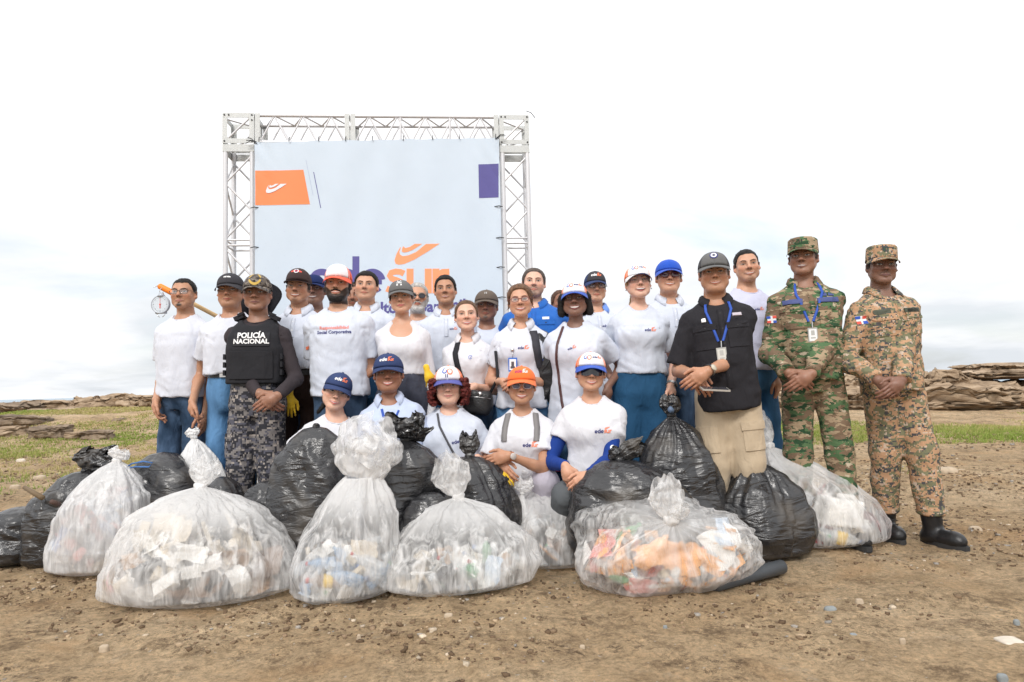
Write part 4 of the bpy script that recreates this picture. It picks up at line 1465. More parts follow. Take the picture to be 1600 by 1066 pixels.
    for fn in P.get('extra', []):
        fn(dict(root=root, shirt=shirt, T=T_, tf=tf, ks=ks, hf=hf, J=J, legs=legs, P=P))
    return root


def build_glasses(h, hf, root):
    g = h['glasses']; st = g.get('style', 'rect'); fm = g.get('frame', BLACK_PL); lm = g.get('lens')
    mb = MB(); r = g.get('r', .0016)
    if st == 'shield':
        b = MB(); vs = []; n = 17
        for j, z in enumerate((.024, .0, -.020)):
            for i in range(n):
                t = -1 + 2 * i / (n - 1)
                zz = z + (.007 * (1 - abs(abs(t) - .5) * 2) * -1 if j == 2 else 0) + (.002 if j == 0 else 0) * (1 - t * t)
                vs.append(hf.w(math.sin(t * 1.02) * .071, -.030 - math.cos(t * 1.02) * .082, zz + .002))
        b.add(vs, [f[::-1] for f in grid_faces(n, 3)])
        o = b.build('sunglasses', lm, root, True)
        m2 = MB(); m2.tube([hf.w(math.sin(t * 1.02) * .072, -.030 - math.cos(t * 1.02) * .083, .027) for t in [-1 + i / 8 for i in range(17)]], .0028, 6)
        for e in (-1, 1): m2.tube([hf.w(e * .062, -.074, .02), hf.w(e * .079, -.04, .014), hf.w(e * .083, .012, .006)], .0028, 6)
        m2.build('frame', fm, o, True)
        return
    cx, rx, rz, p = .0325, .0235, g.get('rz', .0165), (4.0 if st == 'rect' else 2.4)
    o = None
    for e in (-1, 1):
        pts = []
        for i in range(20):
            a = 2 * math.pi * i / 20
            u = math.copysign(abs(math.cos(a)) ** (2 / p), math.cos(a)) * rx; v = math.copysign(abs(math.sin(a)) ** (2 / p), math.sin(a)) * rz
            pts.append((e * cx + u, -.0985 + .35 * abs(abs(e * cx + u) - .02) * .5, v + .002 + (v < 0) * .0))
        wp = [hf.w(*q) for q in pts]
        mb.tube(wp + [wp[0]], r, 6, cap=False)
        mb.tube([hf.w(e * (cx + rx), -.090, .009), hf.w(e * .074, -.06, .010), hf.w(e * .083, .008, .008)], r * .9, 6)
    mb.tube([hf.w(-.0095, -.0985, .006), hf.w(0, -.1015, .009), hf.w(.0095, -.0985, .006)], r, 6)
    o = mb.build('sunglasses' if g.get('sun') else 'glasses', fm, root, True)
    if lm:
        for e in (-1, 1):
            b = MB(); vs = []
            for i in range(20):
                a = 2 * math.pi * i / 20
                u = math.copysign(abs(math.cos(a)) ** (2 / p), math.cos(a)) * rx; v = math.copysign(abs(math.sin(a)) ** (2 / p), math.sin(a)) * rz
                vs.append(hf.w(e * cx + u, -.0985 + .35 * abs(abs(e * cx + u) - .02) * .5, v + .002))
            b.add(vs, [tuple(range(20))]); b.build('lens', lm, o)


def build_collar(top, tf, ks, nr, root, T_):
    cm = top.get('collarm', top['m']); n = 29; rows = []
    open_ = top.get('open', 26)
    for i in range(n):
        a = R(-180 + open_ + (360 - 2 * open_) * i / (n - 1))      # 0 = back
        f = max(0, -math.cos(a))                                    # 1 at the very front
        end = max(0, (abs(a) - R(110)) / R(180 - open_ - 110)) if abs(a) > R(110) else 0
        tx, ty = math.sin(a) * (nr - .004), .020 + math.cos(a) * (nr - .004)
        tz = .566 - .038 * f - .004 * end
        bx, by_ = math.sin(a) * (nr + .026 + .010 * end), .022 + math.cos(a) * (nr + .020 + .004 * end)
        bz = .528 - .040 * f - .040 * end
        midx, midy = (tx + bx) / 2 * 1.02, (ty + by_) / 2
        rows.append([tf.w(tx * .99, ty * .99, tz * ks - .022), tf.w(tx, ty, tz * ks), tf.w(midx, midy, ((tz + bz) / 2 + .010) * ks), tf.w(bx, by_, bz * ks), tf.w(bx * .985, by_ * .985 + .0005, bz * ks - .003)])
    def lift(p, o_):
        loc, nn, _, dd = T_.bvh.find_nearest(p)
        if loc is None: return p
        if (p - loc).dot(nn) < o_: return loc + nn * o_
        return p
    for r_ in rows:
        r_[1] = lift(r_[1], .004); r_[2] = lift(r_[2], .011); r_[3] = lift(r_[3], .0075)
        w_ = (r_[3] - r_[2]).normalized(); loc, nn, _, dd = T_.bvh.find_nearest(r_[3]); r_[4] = r_[3] - nn * .007
    vs = [tuple(v) for r_ in rows for v in r_]
    fs = []
    for i in range(n - 1):
        for q in range(4): fs.append((i * 5 + q, i * 5 + q + 1, i * 5 + q + 6, i * 5 + q + 5))
    me = bpy.data.meshes.new('collar'); me.from_pydata(vs, [], fs); me.materials.append(cm)
    me.polygons.foreach_set('use_smooth', [True] * len(fs)); me.update()
    o = link('collar', me, root)
    if top.get('placket', True):
        zb = top.get('pz', .33)
        T_.ribbon([(0.004, .455), (0.004, zb)], .030, top.get('placketm', top['m']), 'placket', root, .003)
        for k in range(top.get('buttons', 2)):
            z = .44 - k * (.44 - zb) / max(1, top.get('buttons', 2)) - .01
            T_.decal(GLYPH['disc'], .004, z, .010, top.get('buttonm', PRINT_WHITE), 'button', root, .0065)
#PART4
# ------------------------------------------------------------------ things worn
SUN_LENS = mat('dark_lens', (0.02, 0.02, 0.03), rough=0.06, spec=0.8)
VIOLET_LENS = mat('violet_lens', (0.05, 0.035, 0.09), rough=0.08, spec=0.8)
BROWN_LENS = mat('brown_lens', (0.09, 0.03, 0.03), rough=0.08, spec=0.8)
CLEAR_LENS = mat('clear_lens', (0.8, 0.85, 0.9), rough=0.03, alpha=0.16)
CLEAR_FRAME = mat('clear_frame', (0.55, 0.5, 0.5), rough=0.2)
RED_FRAME = mat('wine_frame', (0.16, 0.02, 0.03), rough=0.3)


def wordmark(x=.055, z=.37, size=.0125, ang=0.0):
    def f(c):
        a = c['T'].decal(GLYPH['ede'], x, z, size, PRINT_NAVY, 'logo', c['shirt'], ang=ang)
        b = c['T'].decal(GLYPH['sur'], x, z, size, PRINT_ORANGE, 'logo', c['shirt'], ang=ang)
    return f


def ring_mark(x, z, size=.022):
    def f(c):
        c['T'].decal(strip(arc(0, 0, 1, 40, 330, 16), .22), x, z, size * .5, PRINT_BLUE, 'logo', c['shirt'])
        c['T'].decal(strip([(.1, -.6), (.6, .3), (1.2, .9)], .22), x, z, size * .5, PRINT_BLUE, 'logo', c['shirt'])
    return f


def words(txt, x, z, size, m, off=.02, ang=0.0, name='lettering'):
    def f(c):
        c['T'].decal(text2d(txt, 1.0, off), x, z, size, m, name, c['shirt'], ang=ang)
    return f


def lanyard(m, badge, zb=.27, x=.0, bm=None, bw=.055, bh=.085, sw_=.10):
    def f(c):
        T, tf, ks = c['T'], c['tf'], c['ks']
        L = T.ribbon([(-.062, .515), (-.07, .45), (x - .012, zb + .035)], .014, m, 'lanyard', c['root'], .005)
        L2 = T.ribbon([(.062, .515), (.07, .45), (x + .012, zb + .035)], .014, m, 'lanyard', c['root'], .005)
        h = T.hit(x, zb, .012)
        if h is None: return
        p, n = h
        b = MB(); cpos = p + Vector((0, -.004, -.045)); rot = tf.M
        b.box(cpos, (bw, .004, bh), rot, 0)
        b.box(cpos + tf.d(0, -.003, -.002), (bw * .80, .002, bh * .82), rot, 1)
        b.box(cpos + tf.d(0, -.0045, -.018), (bw * .5, .001, bh * .10), rot, 2)
        b.box(cpos + tf.d(0, -.0045, .012), (bw * .36, .001, bh * .34), rot, 2)
        o = b.build('id_badge', [badge, bm or PRINT_WHITE, mat('badge_grey', (.45, .45, .43))], c['root'])
        m2 = MB(); m2.tube([p + Vector((0, -.002, .035)), cpos + Vector((0, 0, bh / 2))], .004, 6); m2.build('clip', STEEL, o)
    return f


def hung_badge(x, z, badge):
    def f(c):
        T, tf = c['T'], c['tf']
        p, n = T.hit(x, z, .010)
        b = MB(); cpos = p + Vector((0, -.006, -.06))
        b.box(cpos, (.056, .005, .088), tf.M, 0); b.box(cpos + tf.d(0, -.0035, 0), (.042, .002, .070), tf.M, 1)
        b.box(cpos + tf.d(0, -.005, .004), (.018, .001, .03), tf.M, 2)
        b.box(cpos + tf.d(0, -.0052, -.018), (.028, .001, .014), tf.M, 2)
        o = b.build('id_badge', [badge, PRINT_WHITE, mat('badge_dark', (.08, .07, .08))], c['root'])
        m2 = MB(); m2.tube([p + Vector((0, 0, .03)), cpos + Vector((0, 0, .044))], .002, 6); m2.lathe([(.010, -.003), (.012, 0), (.010, .003)], p + Vector((0, 0, .035)), (0, 1, 0), 12)
        m2.build('badge_reel', STEEL, o, True)
    return f


def pockets(m, z=.335, x=.085, w=.105, hh=.12):
    def f(c):
        for e in (-1, 1):
            c['T'].patch(e * x, z, w, hh, m, 'chest_pocket', c['shirt'], .005)
            c['T'].patch(e * x, z + hh * .40, w * 1.06, .036, m, 'pocket_flap', c['shirt'], .010)
            c['T'].decal(GLYPH['disc'], e * x, z + hh * .36, .010, PRINT_BLACK, 'button', c['shirt'], .012)
    return f


def strap(pts, w, m, name='strap', t=.006):
    def f(c): c['T'].ribbon(pts, w, m, name, c['root'], t)
    return f


def watch(sd, strap_m, face_m, r=.032, back=.0):
    def f(c):
        S, E, W, D, N, Tm, cu = c['J'][sd]; d = (W - E).normalized(); p = W - d * (.012 + back)
        b = MB(); n = 20; u = (N - d * N.dot(d)).normalized(); v = d.cross(u)
        vs = []
        for hgt in (-.011, .011):
            for i in range(n):
                a = 2 * math.pi * i / n; vs.append(p + d * hgt + u * math.cos(a) * r + v * math.sin(a) * r)
        b.add(vs, [(i, (i + 1) % n, n + (i + 1) % n, n + i) for i in range(n)])
        o = b.build('watch', strap_m, c['root'], True)
        b = MB(); b.lathe([(.019, 0), (.020, .005), (.016, .009)], p + u * (r - .002), u, 16, 0)
        b.build('watch_face', face_m, o, True)
    return f


def arm_sleeves(m, marks=True):
    """Close-fitting coloured sleeves from under the shirt sleeve to the wrist."""
    def f(c):
        P = c['P']; am = .86
        for sd in 'LR':
            S, E, W, D, N, Tm, cu = c['J'][sd]
            s = Sdf(); a = S.lerp(E, .32)
            s.cone(a, E, .050 * am, .0465 * am, .012, cuts=[(a, (S - E).normalized())]); mid = E.lerp(W, .28)
            s.cone(E, mid, .0465 * am, .0455 * am, .012); s.cone(mid, W, .0455 * am, .031, .012, cuts=[(W, (W - E).normalized())])
            V, F = s.mesh(.0065, post=lambda x, y, z: -.002 * ridged(x * 30, y * 30, z * 30, 2, 3))
            me = np_mesh('arm_sleeve', V, F); me.materials.append(m); o = link('arm_sleeve', me, c['root'])
            tp = BVHTree.FromPolygons([tuple(v) for v in V], [tuple(int(i) for i in q) for q in F])

            def lay(g, center, xdir, ydir, size, mm):
                V2, F2 = subdivide2d([(u * size, v * size) for u, v in g[0]], g[1], .012); P_ = []
                for u, v in V2:
                    q = center + xdir * u + ydir * v
                    h = tp.ray_cast(q + Vector((0, -.3, 0)), Vector((0, 1, 0)))
                    if h[0] is None: return
                    P_.append(tuple(h[0] + Vector((0, -.0028, 0))))
                me2 = bpy.data.meshes.new('lettering'); me2.from_pydata(P_, [], F2); me2.materials.append(mm); me2.update(); link('lettering', me2, o)
            if sd == 'R':
                d1 = (E - S).normalized(); n1 = Vector((0, -1, 0)).cross(d1).normalized() * -1
                ax_ = (E - S); q = S.lerp(E, .86); sz = .042
                lay(([(p[0] + 0, p[1] - .5) for p in merge([merge(_e(), -1.1), merge(_d(), -.05)])[0]], merge([merge(_e(), -1.1), merge(_d(), -.05)])[1]), S.lerp(E, .80), d1, Vector((d1.z * -1, 0, d1.x)), sz * .85, PRINT_WHITE)
                d2 = (W - E).normalized(); y2 = Vector((-d2.z, 0, d2.x)); y2 = -y2 if y2.z < 0 else y2
                y1 = Vector((-d1.z, 0, d1.x))
                lay(([(p[0], p[1] - .5) for p in merge(_e(), -.2)[0]], merge(_e(), -.2)[1]), E.lerp(W, .10), d2, y1 if d2.x * d1.x > 0 else -y2, sz, PRINT_WHITE)
                g3 = merge([merge(_s(), -1.6), merge(_u(), -.7), merge(_r(), .35)])
                yy = Vector((-d2.z, 0, d2.x))
                lay(([(p[0], p[1] - .5) for p in g3[0]], g3[1]), E.lerp(W, .50), d2, yy, sz * .95, PRINT_ORANGE)
            else:
                lay(([(p[0] * .9, p[1] * .9) for p in GLYPH['swoosh'][0]], GLYPH['swoosh'][1]), E.lerp(W, .25), Vector((.8, 0, -.5)), Vector((.5, 0, .8)), .055, PRINT_ORANGE)
    return f


def vest(c):
    """Black body armour with shoulder straps, side straps and lettering."""
    tf, ks = c['tf'], c['ks']; m = fabric('vest_fabric', (.022, .022, .026), crease=.35)
    s = Sdf()
    tb = [(.10 * ks, .168, .128, 0), (.2 * ks, .168, .130, 0), (.32 * ks, .172, .136, 0), (.40 * ks, .165, .126, .004), (.46 * ks, .135, .108, .010), (.50 * ks, .10, .08, .016)]
    add_loft(s, tf, tb, .014, .01, power=3.0)
    for e in (-1, 1): s.cone(tf.w(e * .075, -.07, .46 * ks), tf.w(e * .085, .03, .515 * ks), .028, .026, .02)
    s.cone(tf.w(0, -.02, .53 * ks), tf.w(0, .02, .66 * ks), .088, .10, .01, op='s')
    s.ell(tuple(tf.w(0, -.09, .505 * ks)), (.072, .12, .040), .012, op='s')
    for e in (-1, 1): s.ell(tuple(tf.w(e * .225, 0, .43 * ks)), (.075, .2, .13), .01, op='s')
    V, F = s.mesh(.0085, post=lambda x, y, z: -.002 * vnoise(x * 25, y * 25, z * 25, 4))
    me = np_mesh('armour_vest', V, F); me.materials.append(m); o = link('armour_vest', me, c['root'])
    T = Top(V, F, tf, ks)
    T.patch(0.005, .375, .215, .085, fabric('vest_panel', (.03, .03, .034), crease=.1), 'name_panel', o, .006)
    T.patch(0.0, .215, .26, .17, m, 'front_panel', o, .010)
    T.decal(text2d('POLICÍA', 1, .035), .005, .383, .046, PRINT_WHITE, 'lettering', o, .009)
    T.decal(text2d('NACIONAL', 1, .035), .005, .348, .0415, PRINT_WHITE, 'lettering', o, .009)
    for e in (-1, 1):
        b = MB(); rr = Matrix.Rotation(R(e * 25), 3, 'Y')
        b.box(tf.w(e * .112, -.005, .525 * ks), (.06, .07, .028), tf.M @ rr); b.box(tf.w(e * .100, -.02, .545 * ks), (.035, .05, .016), tf.M @ rr)
        b.build('shoulder_buckle', BLACK_FAB, o)
        b = MB()
        for k in range(3): b.box(tf.w(e * .178, -.06, (.17 + k * .05) * ks), (.014, .07, .035), tf.M)
        b.build('side_strap', BLACK_FAB, o)


def rank(g, m, x, z, size, off=.004, ang=0):
    def f(c): c['T'].decal(GLYPH[g] if isinstance(g, str) else g, x, z, size, m, 'emblem', c['shirt'], off, ang)
    return f


def tape(x, z, w, hh, m, txt=None, tm=None, ts=.02):
    def f(c):
        o = c['T'].patch(x, z, w, hh, m, 'name_tape', c['shirt'], .008)
        if txt and o: c['T'].decal(text2d(txt, 1, .03), x, z - hh * .32, ts, tm, 'lettering', o, .011)
    return f


def sleeve_patch(sd, frac, m, wdt=.05, hgt=.055, txt=None, kind='box', two=None):
    """Small badge on the outer side of a sleeve, facing the camera."""
    def f(c):
        S, E = c['J'][sd][0], c['J'][sd][1]; e = -1 if sd == 'L' else 1
        q = c['tf'].l(S.lerp(E, frac)); ks = c['ks']
        x = q.x + e * .016; z = q.z / ks
        if kind == 'flag':
            for (dx, dz, mm) in ((-.3, .28, PRINT_BLUE), (.3, .28, PRINT_RED), (-.3, -.28, PRINT_RED), (.3, -.28, PRINT_BLUE)):
                c['T'].decal(poly([(-.42, -.34), (.42, -.34), (.42, .34), (-.42, .34)]), x + dx * wdt, z + dz * hgt / ks, wdt * .5, mm, 'flag_patch', c['shirt'], .005)
            c['T'].decal(poly([(-.5, -.5), (.5, -.5), (.5, .5), (-.5, .5)]), x, z, wdt, PRINT_WHITE, 'flag_patch', c['shirt'], .0035)
        elif kind == 'disc':
            c['T'].decal(([(u, v) for u, v in GLYPH['disc'][0]], GLYPH['disc'][1]), x, z, wdt, m, 'sleeve_badge', c['shirt'], .004)
        elif kind == 'mark':
            c['T'].decal(GLYPH['word'], x, z, wdt * .1, m, 'logo', c['shirt'], .003)
        else:
            c['T'].decal(poly([(-.5, -.3), (.5, -.22), (.5, .3), (-.5, .2)]), x, z, wdt, m, 'sleeve_badge', c['shirt'], .004)
            if two: c['T'].decal(poly([(-.5, -.42), (.5, -.34), (.5, -.20), (-.5, -.28)]), x, z, wdt, two, 'sleeve_badge', c['shirt'], .0045)
    return f


def phone_in_hand(c):
    W = c['J']['L'][2]; p = at(1117, 608, c['P']['d'] - .30)
    b = MB(); M = Matrix.Rotation(R(4), 3, 'Y') @ Matrix.Rotation(R(12), 3, 'X')
    b.box(p, (.150, .072, .009), M, 0); b.box(p + M @ Vector((0, 0, .0052)), (.140, .066, .001), M, 1)
    o = b.build('mobile_phone', [mat('phone_case', (.45, .42, .38), rough=.3), mat('phone_glass', (.05, .05, .06), rough=.05)])
    tag(o, 'slim phone held flat in the folded hands of the man in the black shirt', 'phone')


# cap styles
C_WHITE = fabric('cap_white', (.82, .82, .84), crease=.15); C_ORANGE = fabric('cap_orange', (.90, .19, .045), crease=.15)
C_REDOR = fabric('cap_red_orange', (.85, .10, .04), crease=.15)
C_NAVY = fabric('cap_navy', (.035, .055, .14), crease=.15); C_BLUE = fabric('cap_blue', (.02, .09, .50), crease=.15)
C_DBLUE = fabric('cap_dark_blue', (.012, .025, .10), crease=.15); C_GREY = fabric('cap_grey', (.15, .15, .15), crease=.15)
C_CHAR = fabric('cap_charcoal', (.05, .048, .055), crease=.15); C_BROWN = fabric('cap_brown', (.055, .036, .035), crease=.1)
C_TAUPE = fabric('cap_taupe', (.14, .11, .09), crease=.2); C_BLACK = fabric('cap_black', (.02, .02, .022), crease=.15)
C_PERI = fabric('cap_periwinkle', (.08, .09, .36), crease=.15)
CAMO_POL = camo('police_grey_camo', [(.10, .10, .125), (.035, .035, .042), (.20, .185, .18), (.36, .32, .29)], 14, .011, (1, 1, 1.9), (0, .46, .53, .60))
CAMO_POLCAP = camo('police_cap_camo', [(.14, .12, .10), (.045, .04, .038), (.26, .23, .20), (.10, .10, .14)], 26, .006, (1, 1, 1.6), (0, .50, .55, .60))
CAMO_GRN = camo('green_woodland_camo', [(.085, .150, .070), (.19, .13, .085), (.36, .27, .175), (.030, .070, .035), (.50, .42, .31)], 8.0, 0, (1, 1, 2.3), (0, .49, .54, .575, .64))
CAMO_TAN = camo('orange_digital_camo', [(.47, .285, .17), (.19, .185, .11), (.080, .078, .080), (.52, .41, .32), (.14, .155, .105)], 15, .0075, (1, 1, 1.9), (0, .52, .565, .60, .61))
KHAKI = fabric('khaki_cotton', (.50, .40, .28), crease=.6)
BLACK_SHIRT = fabric('black_fishing_shirt', (.020, .019, .023), crease=.5)
CHAR_TOP = fabric('charcoal_jersey', (.040, .032, .036), crease=.4)
BLUE_SHIRT = fabric('royal_blue_shirt', (.02, .13, .48), crease=.6)
TEAL_TR = fabric('teal_blue_trousers', (.020, .085, .18), crease=.6)
BROWN_TR = fabric('dark_brown_trousers', (.030, .016, .013))
LILAC_TR = fabric('pale_lilac_trousers', (.46, .43, .50), crease=.5)
GREY_TR = fabric('grey_trousers', (.11, .12, .13), crease=.5)
SLEEVE_BLUE = fabric('blue_arm_sleeve', (.012, .045, .24), crease=.15)
LANYARD = mat('blue_lanyard', (.02, .08, .42), rough=.6)

WM_W = [('ede', PRINT_WHITE, .0125, 0, .036), ('sur', PRINT_ORANGE, .0125, 0, .036)]
WM_60 = [('six', PRINT_BLUE, .018, -.030, .040), ('zero', PRINT_ORANGE, .018, -.012, .042), ('ede', PRINT_NAVY, .0085, .028, .042), ('sur', PRINT_ORANGE, .0085, .028, .042)]
WM_60C = [('six', PRINT_BLUE, .024, -.012, .042), ('zero', PRINT_ORANGE, .024, .012, .044), ('bars', PRINT_NAVY, .012, -.004, .016)]


def cap(front, side=None, bill=None, logo=None, **k):
    d = dict(front=front, side=side or front, billm=bill or front, logo=logo); d.update(k); return d


PEOPLE = []


def person(**k): k['seed'] = len(PEOPLE) + 1; PEOPLE.append(k)


person(face=(287, 460), d=4.85, skin='tan', by=-6, yaw=-4, pit=-3, label='man in square glasses and plain white tee at the far left, beside the hanging scale',
       head=dict(goatee=.95, soul=1, stubble=.15, hair='short', hoff=.004, hl=(.070, .030, -.05), glasses=dict(style='rect', frame=BLACK_PL, lens=CLEAR_LENS), brow=.0034, lip=(.42, .16, .13)),
       top=dict(m=WHITE, hem=-.02, ease=.018), bottom=dict(m=JEANS), armL=('px', 244, 625, -.10, (.10, -.1, -1), (-.9, -.4, .1), (.2, -1, 0), .75), armR='hang')
person(face=(360, 456), d=4.68, skin='tan', by=-4, label='man in a charcoal cap, white tee tucked into bright jeans, standing behind the police officer',
       head=dict(smile=.25, hair='short', hoff=.003, fat=.5, stubble=.2, hat=cap(C_CHAR, drop=.024, logo=[('wing', PRINT_WHITE, .010, 0, .040)])),
       top=dict(m=WHITE, hem=.13, ease=.018), bottom=dict(m=JEANS_L, belt=True, waist=.15), armL=('px', 301, 628, -.08, (.05, -.1, -1), (-.9, -.5, 0), (.2, -1, 0), 1.3), armR='back')
person(face=(402, 460), d=4.42, skin='dark', by=5, yaw=2, label='police officer in a camouflage cap and black armour vest with hands folded in front',
       head=dict(jaw=.98, nose=1.25, hair='short', hoff=.002, hl=(.070, .03, -.05), brow=.0028, lip=(.20, .08, .07), hat=cap(CAMO_POLCAP, drop=.026, h=.085, slope=.25, logo=[('wreath', PRINT_YEL, .030, 0, .048)])),
       top=dict(m=CHAR_TOP, long=True, hem=.10, ease=.006, sl=.006, name='shirt', cuff=1.0), bottom=dict(m=CAMO_POL, belt=True, loose=.026, cargo=True, waist=.13, buckle=mat('brass_buckle', (.5, .3, .16), rough=.4)),
       armL=('clasp', 421, 627, -.22), armR=('clasp', 421, 627, -.22),
       extra=[vest, sleeve_patch('L', .45, PRINT_BLUE, .06, .05, two=PRINT_RED)], boots=True, shoes=(.012, .012, .013))
person(face=(466, 450), d=4.8, skin='tan', by=-8, yaw=-2, label='smiling young man in a dark flat-brimmed cap with red winged emblem',
       head=dict(smile=1, stubble=.12, goatee=.45, moustache=.3, hair='short', hoff=.004, sideburn=1, w=.97, hat=cap(C_BROWN, drop=.004, slope=.10, h=.092, front_up=1.1, logo=[('wing', PRINT_RED, .017, 0, .052), ('disc', PRINT_NAVY, .024, 0, .056), ('ring', PRINT_WHITE, .026, 0, .056)])),
       top=dict(m=WHITE_B, hem=.13, collar=True, sleeve=.72), bottom=dict(m=BROWN_TR, belt=True), armL='back', armR='hang')
person(face=(490, 455), d=5.25, skin='deep', pit=-4, yaw=4, label='man in plain dark blue cap, only his head showing between two men',
       head=dict(smile=.9, w=1.02, nose=1.3, goatee=.4, fat=.5, hair='short', hoff=.003, lip=(.16, .07, .07), hat=cap(C_DBLUE, drop=.02)), top=dict(m=WHITE), bottom=dict(m=JEANS))
person(face=(528, 445), d=4.5, skin='mid', by=-2, label='man with full black beard and white and orange cap, tee printed Responsabilidad Social Corporativa',
       head=dict(smile=.7, beard=.95, full_beard=True, moustache=.8, w=1.03, hair='short', hoff=.004, fat=.4, hat=cap(C_WHITE, C_REDOR, C_REDOR, drop=.022, h=.090, front_up=1.0, logo=[('bars', mat('grey_print', (.5, .5, .5)), .012, 0, .045)])),
       top=dict(m=WHITE_B, hem=-.03, ease=.020, sleeve=.68), bottom=dict(m=JEANS), bw=1.0, arm=1.08,
       armL=('clasp', 527, 608, -.10), armR=('clasp', 527, 608, -.10),
       extra=[words('Responsabilidad', .0, .378, .029, mat('soft_red_print', (.85, .25, .2)), .022), words('Social Corporativa', .0, .350, .029, PRINT_NAVY, .028), sleeve_patch('L', .48, PRINT_ORANGE, .04, .04)])
person(face=(551, 464), d=5.6, skin='brown', yaw=6, label='moustached man almost hidden between the bearded man and the tall man in a polo',
       head=dict(moustache=.7, goatee=.4, stubble=.3, hair='short', hoff=.012, sideburn=1), top=dict(m=WHITE), bottom=dict(m=JEANS))
person(face=(572, 448), d=5.15, skin='mid', by=-2, pit=-3, label='tall bareheaded man with wavy black hair and white polo behind the bearded man',
       head=dict(smile=.3, hair='short', hoff=.012, w=1.05, fat=.7, stubble=.18, hl=(.070, .025, -.05)), top=dict(m=WHITE_B, hem=.13, collar=True, sleeve=.7),
       bottom=dict(m=JEANS_B, belt=True), armL='back', armR='hang', extra=[wordmark(.055, .38, .010)])
person(face=(627, 466), d=4.55, fem=1, skin='mid', by=4, label='woman in a faded grey cap and scoop-necked long-sleeved white top',
       head=dict(smile=.4, hair='tied', hair_col=HAIR_BLACK, brow=.0024, lip=(.50, .13, .12), earrings=True, hat=cap(C_GREY, drop=.022, logo=[('block', PRINT_WHITE, .030, 0, .050)])),
       top=dict(m=WHITE_C, long=True, neck='scoop', hem=.15, ease=.005, sl=.006, folds=.5), bottom=dict(m=JEANS_D, waist=.17, tight=.010, loose=.018), bust=1.12, bw=1.04,
       armL=('px', 592, 580, -.02, (-.1, -.2, -1), (-1, -.2, 0), (0, -1, 0), .5), armR='hang')
person(face=(652, 465), d=5.35, skin='mid', yaw=6, label='old man with white beard and dark sunglasses behind the woman in grey cap',
       head=dict(hair='short', hoff=.008, hair_col=HAIR_WHITE, full_beard=True, beard=.9, moustache=.9, glasses=dict(style='sun', sun=True, frame=BLACK_PL, lens=SUN_LENS, r=.0022)), top=dict(m=WHITE), bottom=dict(m=JEANS))
person(face=(696, 454), d=5.15, skin='tan', by=2, pit=-2, label='tall slim bareheaded man in white polo before the orange banner letters',
       head=dict(w=.94, jaw=.92, hair='short', hoff=.010, squint=.2, stubble=.1, open=.25, hl=(.072, .02, -.05)), top=dict(m=WHITE_B, hem=.10, collar=True, sleeve=.7, nr=.070), bottom=dict(m=JEANS_B),
       armL='hang', armR='hang', bw=.96, extra=[wordmark(.055, .38, .010), lambda c: None])
person(face=(729, 494), d=4.65, fem=1, skin='light', by=-8, yaw=2, pit=-3, label='woman with brown hair tied back and a dark strap across her white polo',
       head=dict(smile=.8, hair='tied', hair_col=(.13, .07, .04), brow=.0022, lip=(.55, .16, .15), earrings=True),
       top=dict(m=WHITE_C, collar=True, neck='v', hem=-.04, placket=False, open=34), bottom=dict(m=JEANS), armL=('px', 722, 606, -.16, (.7, -.2, -.5), (0, -1, 0), (0, 0, 1), .5), armR=('px', 742, 604, -.20, (-.8, -.2, -.5), (0, -1, 0), (0, 0, 1), .5, (.5, .8, -.4)),
       extra=[strap([(-.055, .50), (-.06, .40), (-.02, .24), (.06, .06), (.10, .0)], .036, BLACK_FAB, 'bag_strap'), ring_mark(.055, .37), sleeve_patch('R', .5, PRINT_NAVY, .06, .05, kind='mark')])
person(face=(760, 479), d=5.25, skin='brown', yaw=-3, label='man in a taupe cap with grey goatee behind the woman with brown tied hair',
       head=dict(hair='short', hoff=.003, goatee=.8, moustache=.5, stubble=.3, hair_col=(.06, .055, .05), squint=.35, hat=cap(C_TAUPE, drop=.022, logo=[('bars', mat('grey_print', (.5, .5, .5)), .014, 0, .045)])),
       top=dict(m=WHITE_B, hem=-.08, ease=.02), bottom=dict(m=JEANS_L), armL='back', armR='back')
person(face=(813, 471), d=4.5, fem=1, skin='mid', by=-10, yaw=-2, rol=-3, label='woman in wine-red glasses with a blue badge on her white polo',
       head=dict(smile=.9, hair='side', hair_col=(.15, .08, .045), brow=.0022, w=1.03, lip=(.5, .15, .14), glasses=dict(style='round', frame=RED_FRAME, lens=CLEAR_LENS, r=.0018)),
       top=dict(m=WHITE, collar=True, neck='v', hem=-.05, open=32, placket=False), bottom=dict(m=JEANS_L), bw=1.05,
       armL=('px', 786, 596, -.16, (.6, -.2, -.6), (.1, -1, 0), (0, 0, 1), .55), armR=('px', 815, 592, -.22, (-.8, -.1, -.55), (0, -1, 0), (0, 0, 1), .6, (.5, .8, -.4)),
       extra=[wordmark(.030, .345, .0125), hung_badge(-.045, .30, mat('badge_blue', (.02, .13, .55), rough=.4)), strap([(.085, .46), (.10, .42), (.115, .33), (.13, .22)], .05, fabric('dark_strap', (.05, .05, .06)), 'backpack_strap', .010), sleeve_patch('R', .52, PRINT_BLUE, .035, .04, kind='disc')])
person(face=(834, 443), d=5.15, skin='light', by=-4, pit=-3, label='grey-bearded man with receding hair in a royal blue button shirt',
       head=dict(smile=.35, hair='receding', hair_col=(.09, .07, .06), stubble=.65, moustache=.6, goatee=.55, brow_col=(.04, .03, .025), w=1.04), bw=1.15,
       top=dict(m=BLUE_SHIRT, collar=True, hem=-.05, long=True, buttons=4, pz=.2, ease=.018, buttonm=PRINT_BLUE), bottom=dict(m=JEANS), armL='back', armR='back',
       extra=[pockets(BLUE_SHIRT, .33, .085), tape(.085, .405, .045, .016, PRINT_WHITE)])
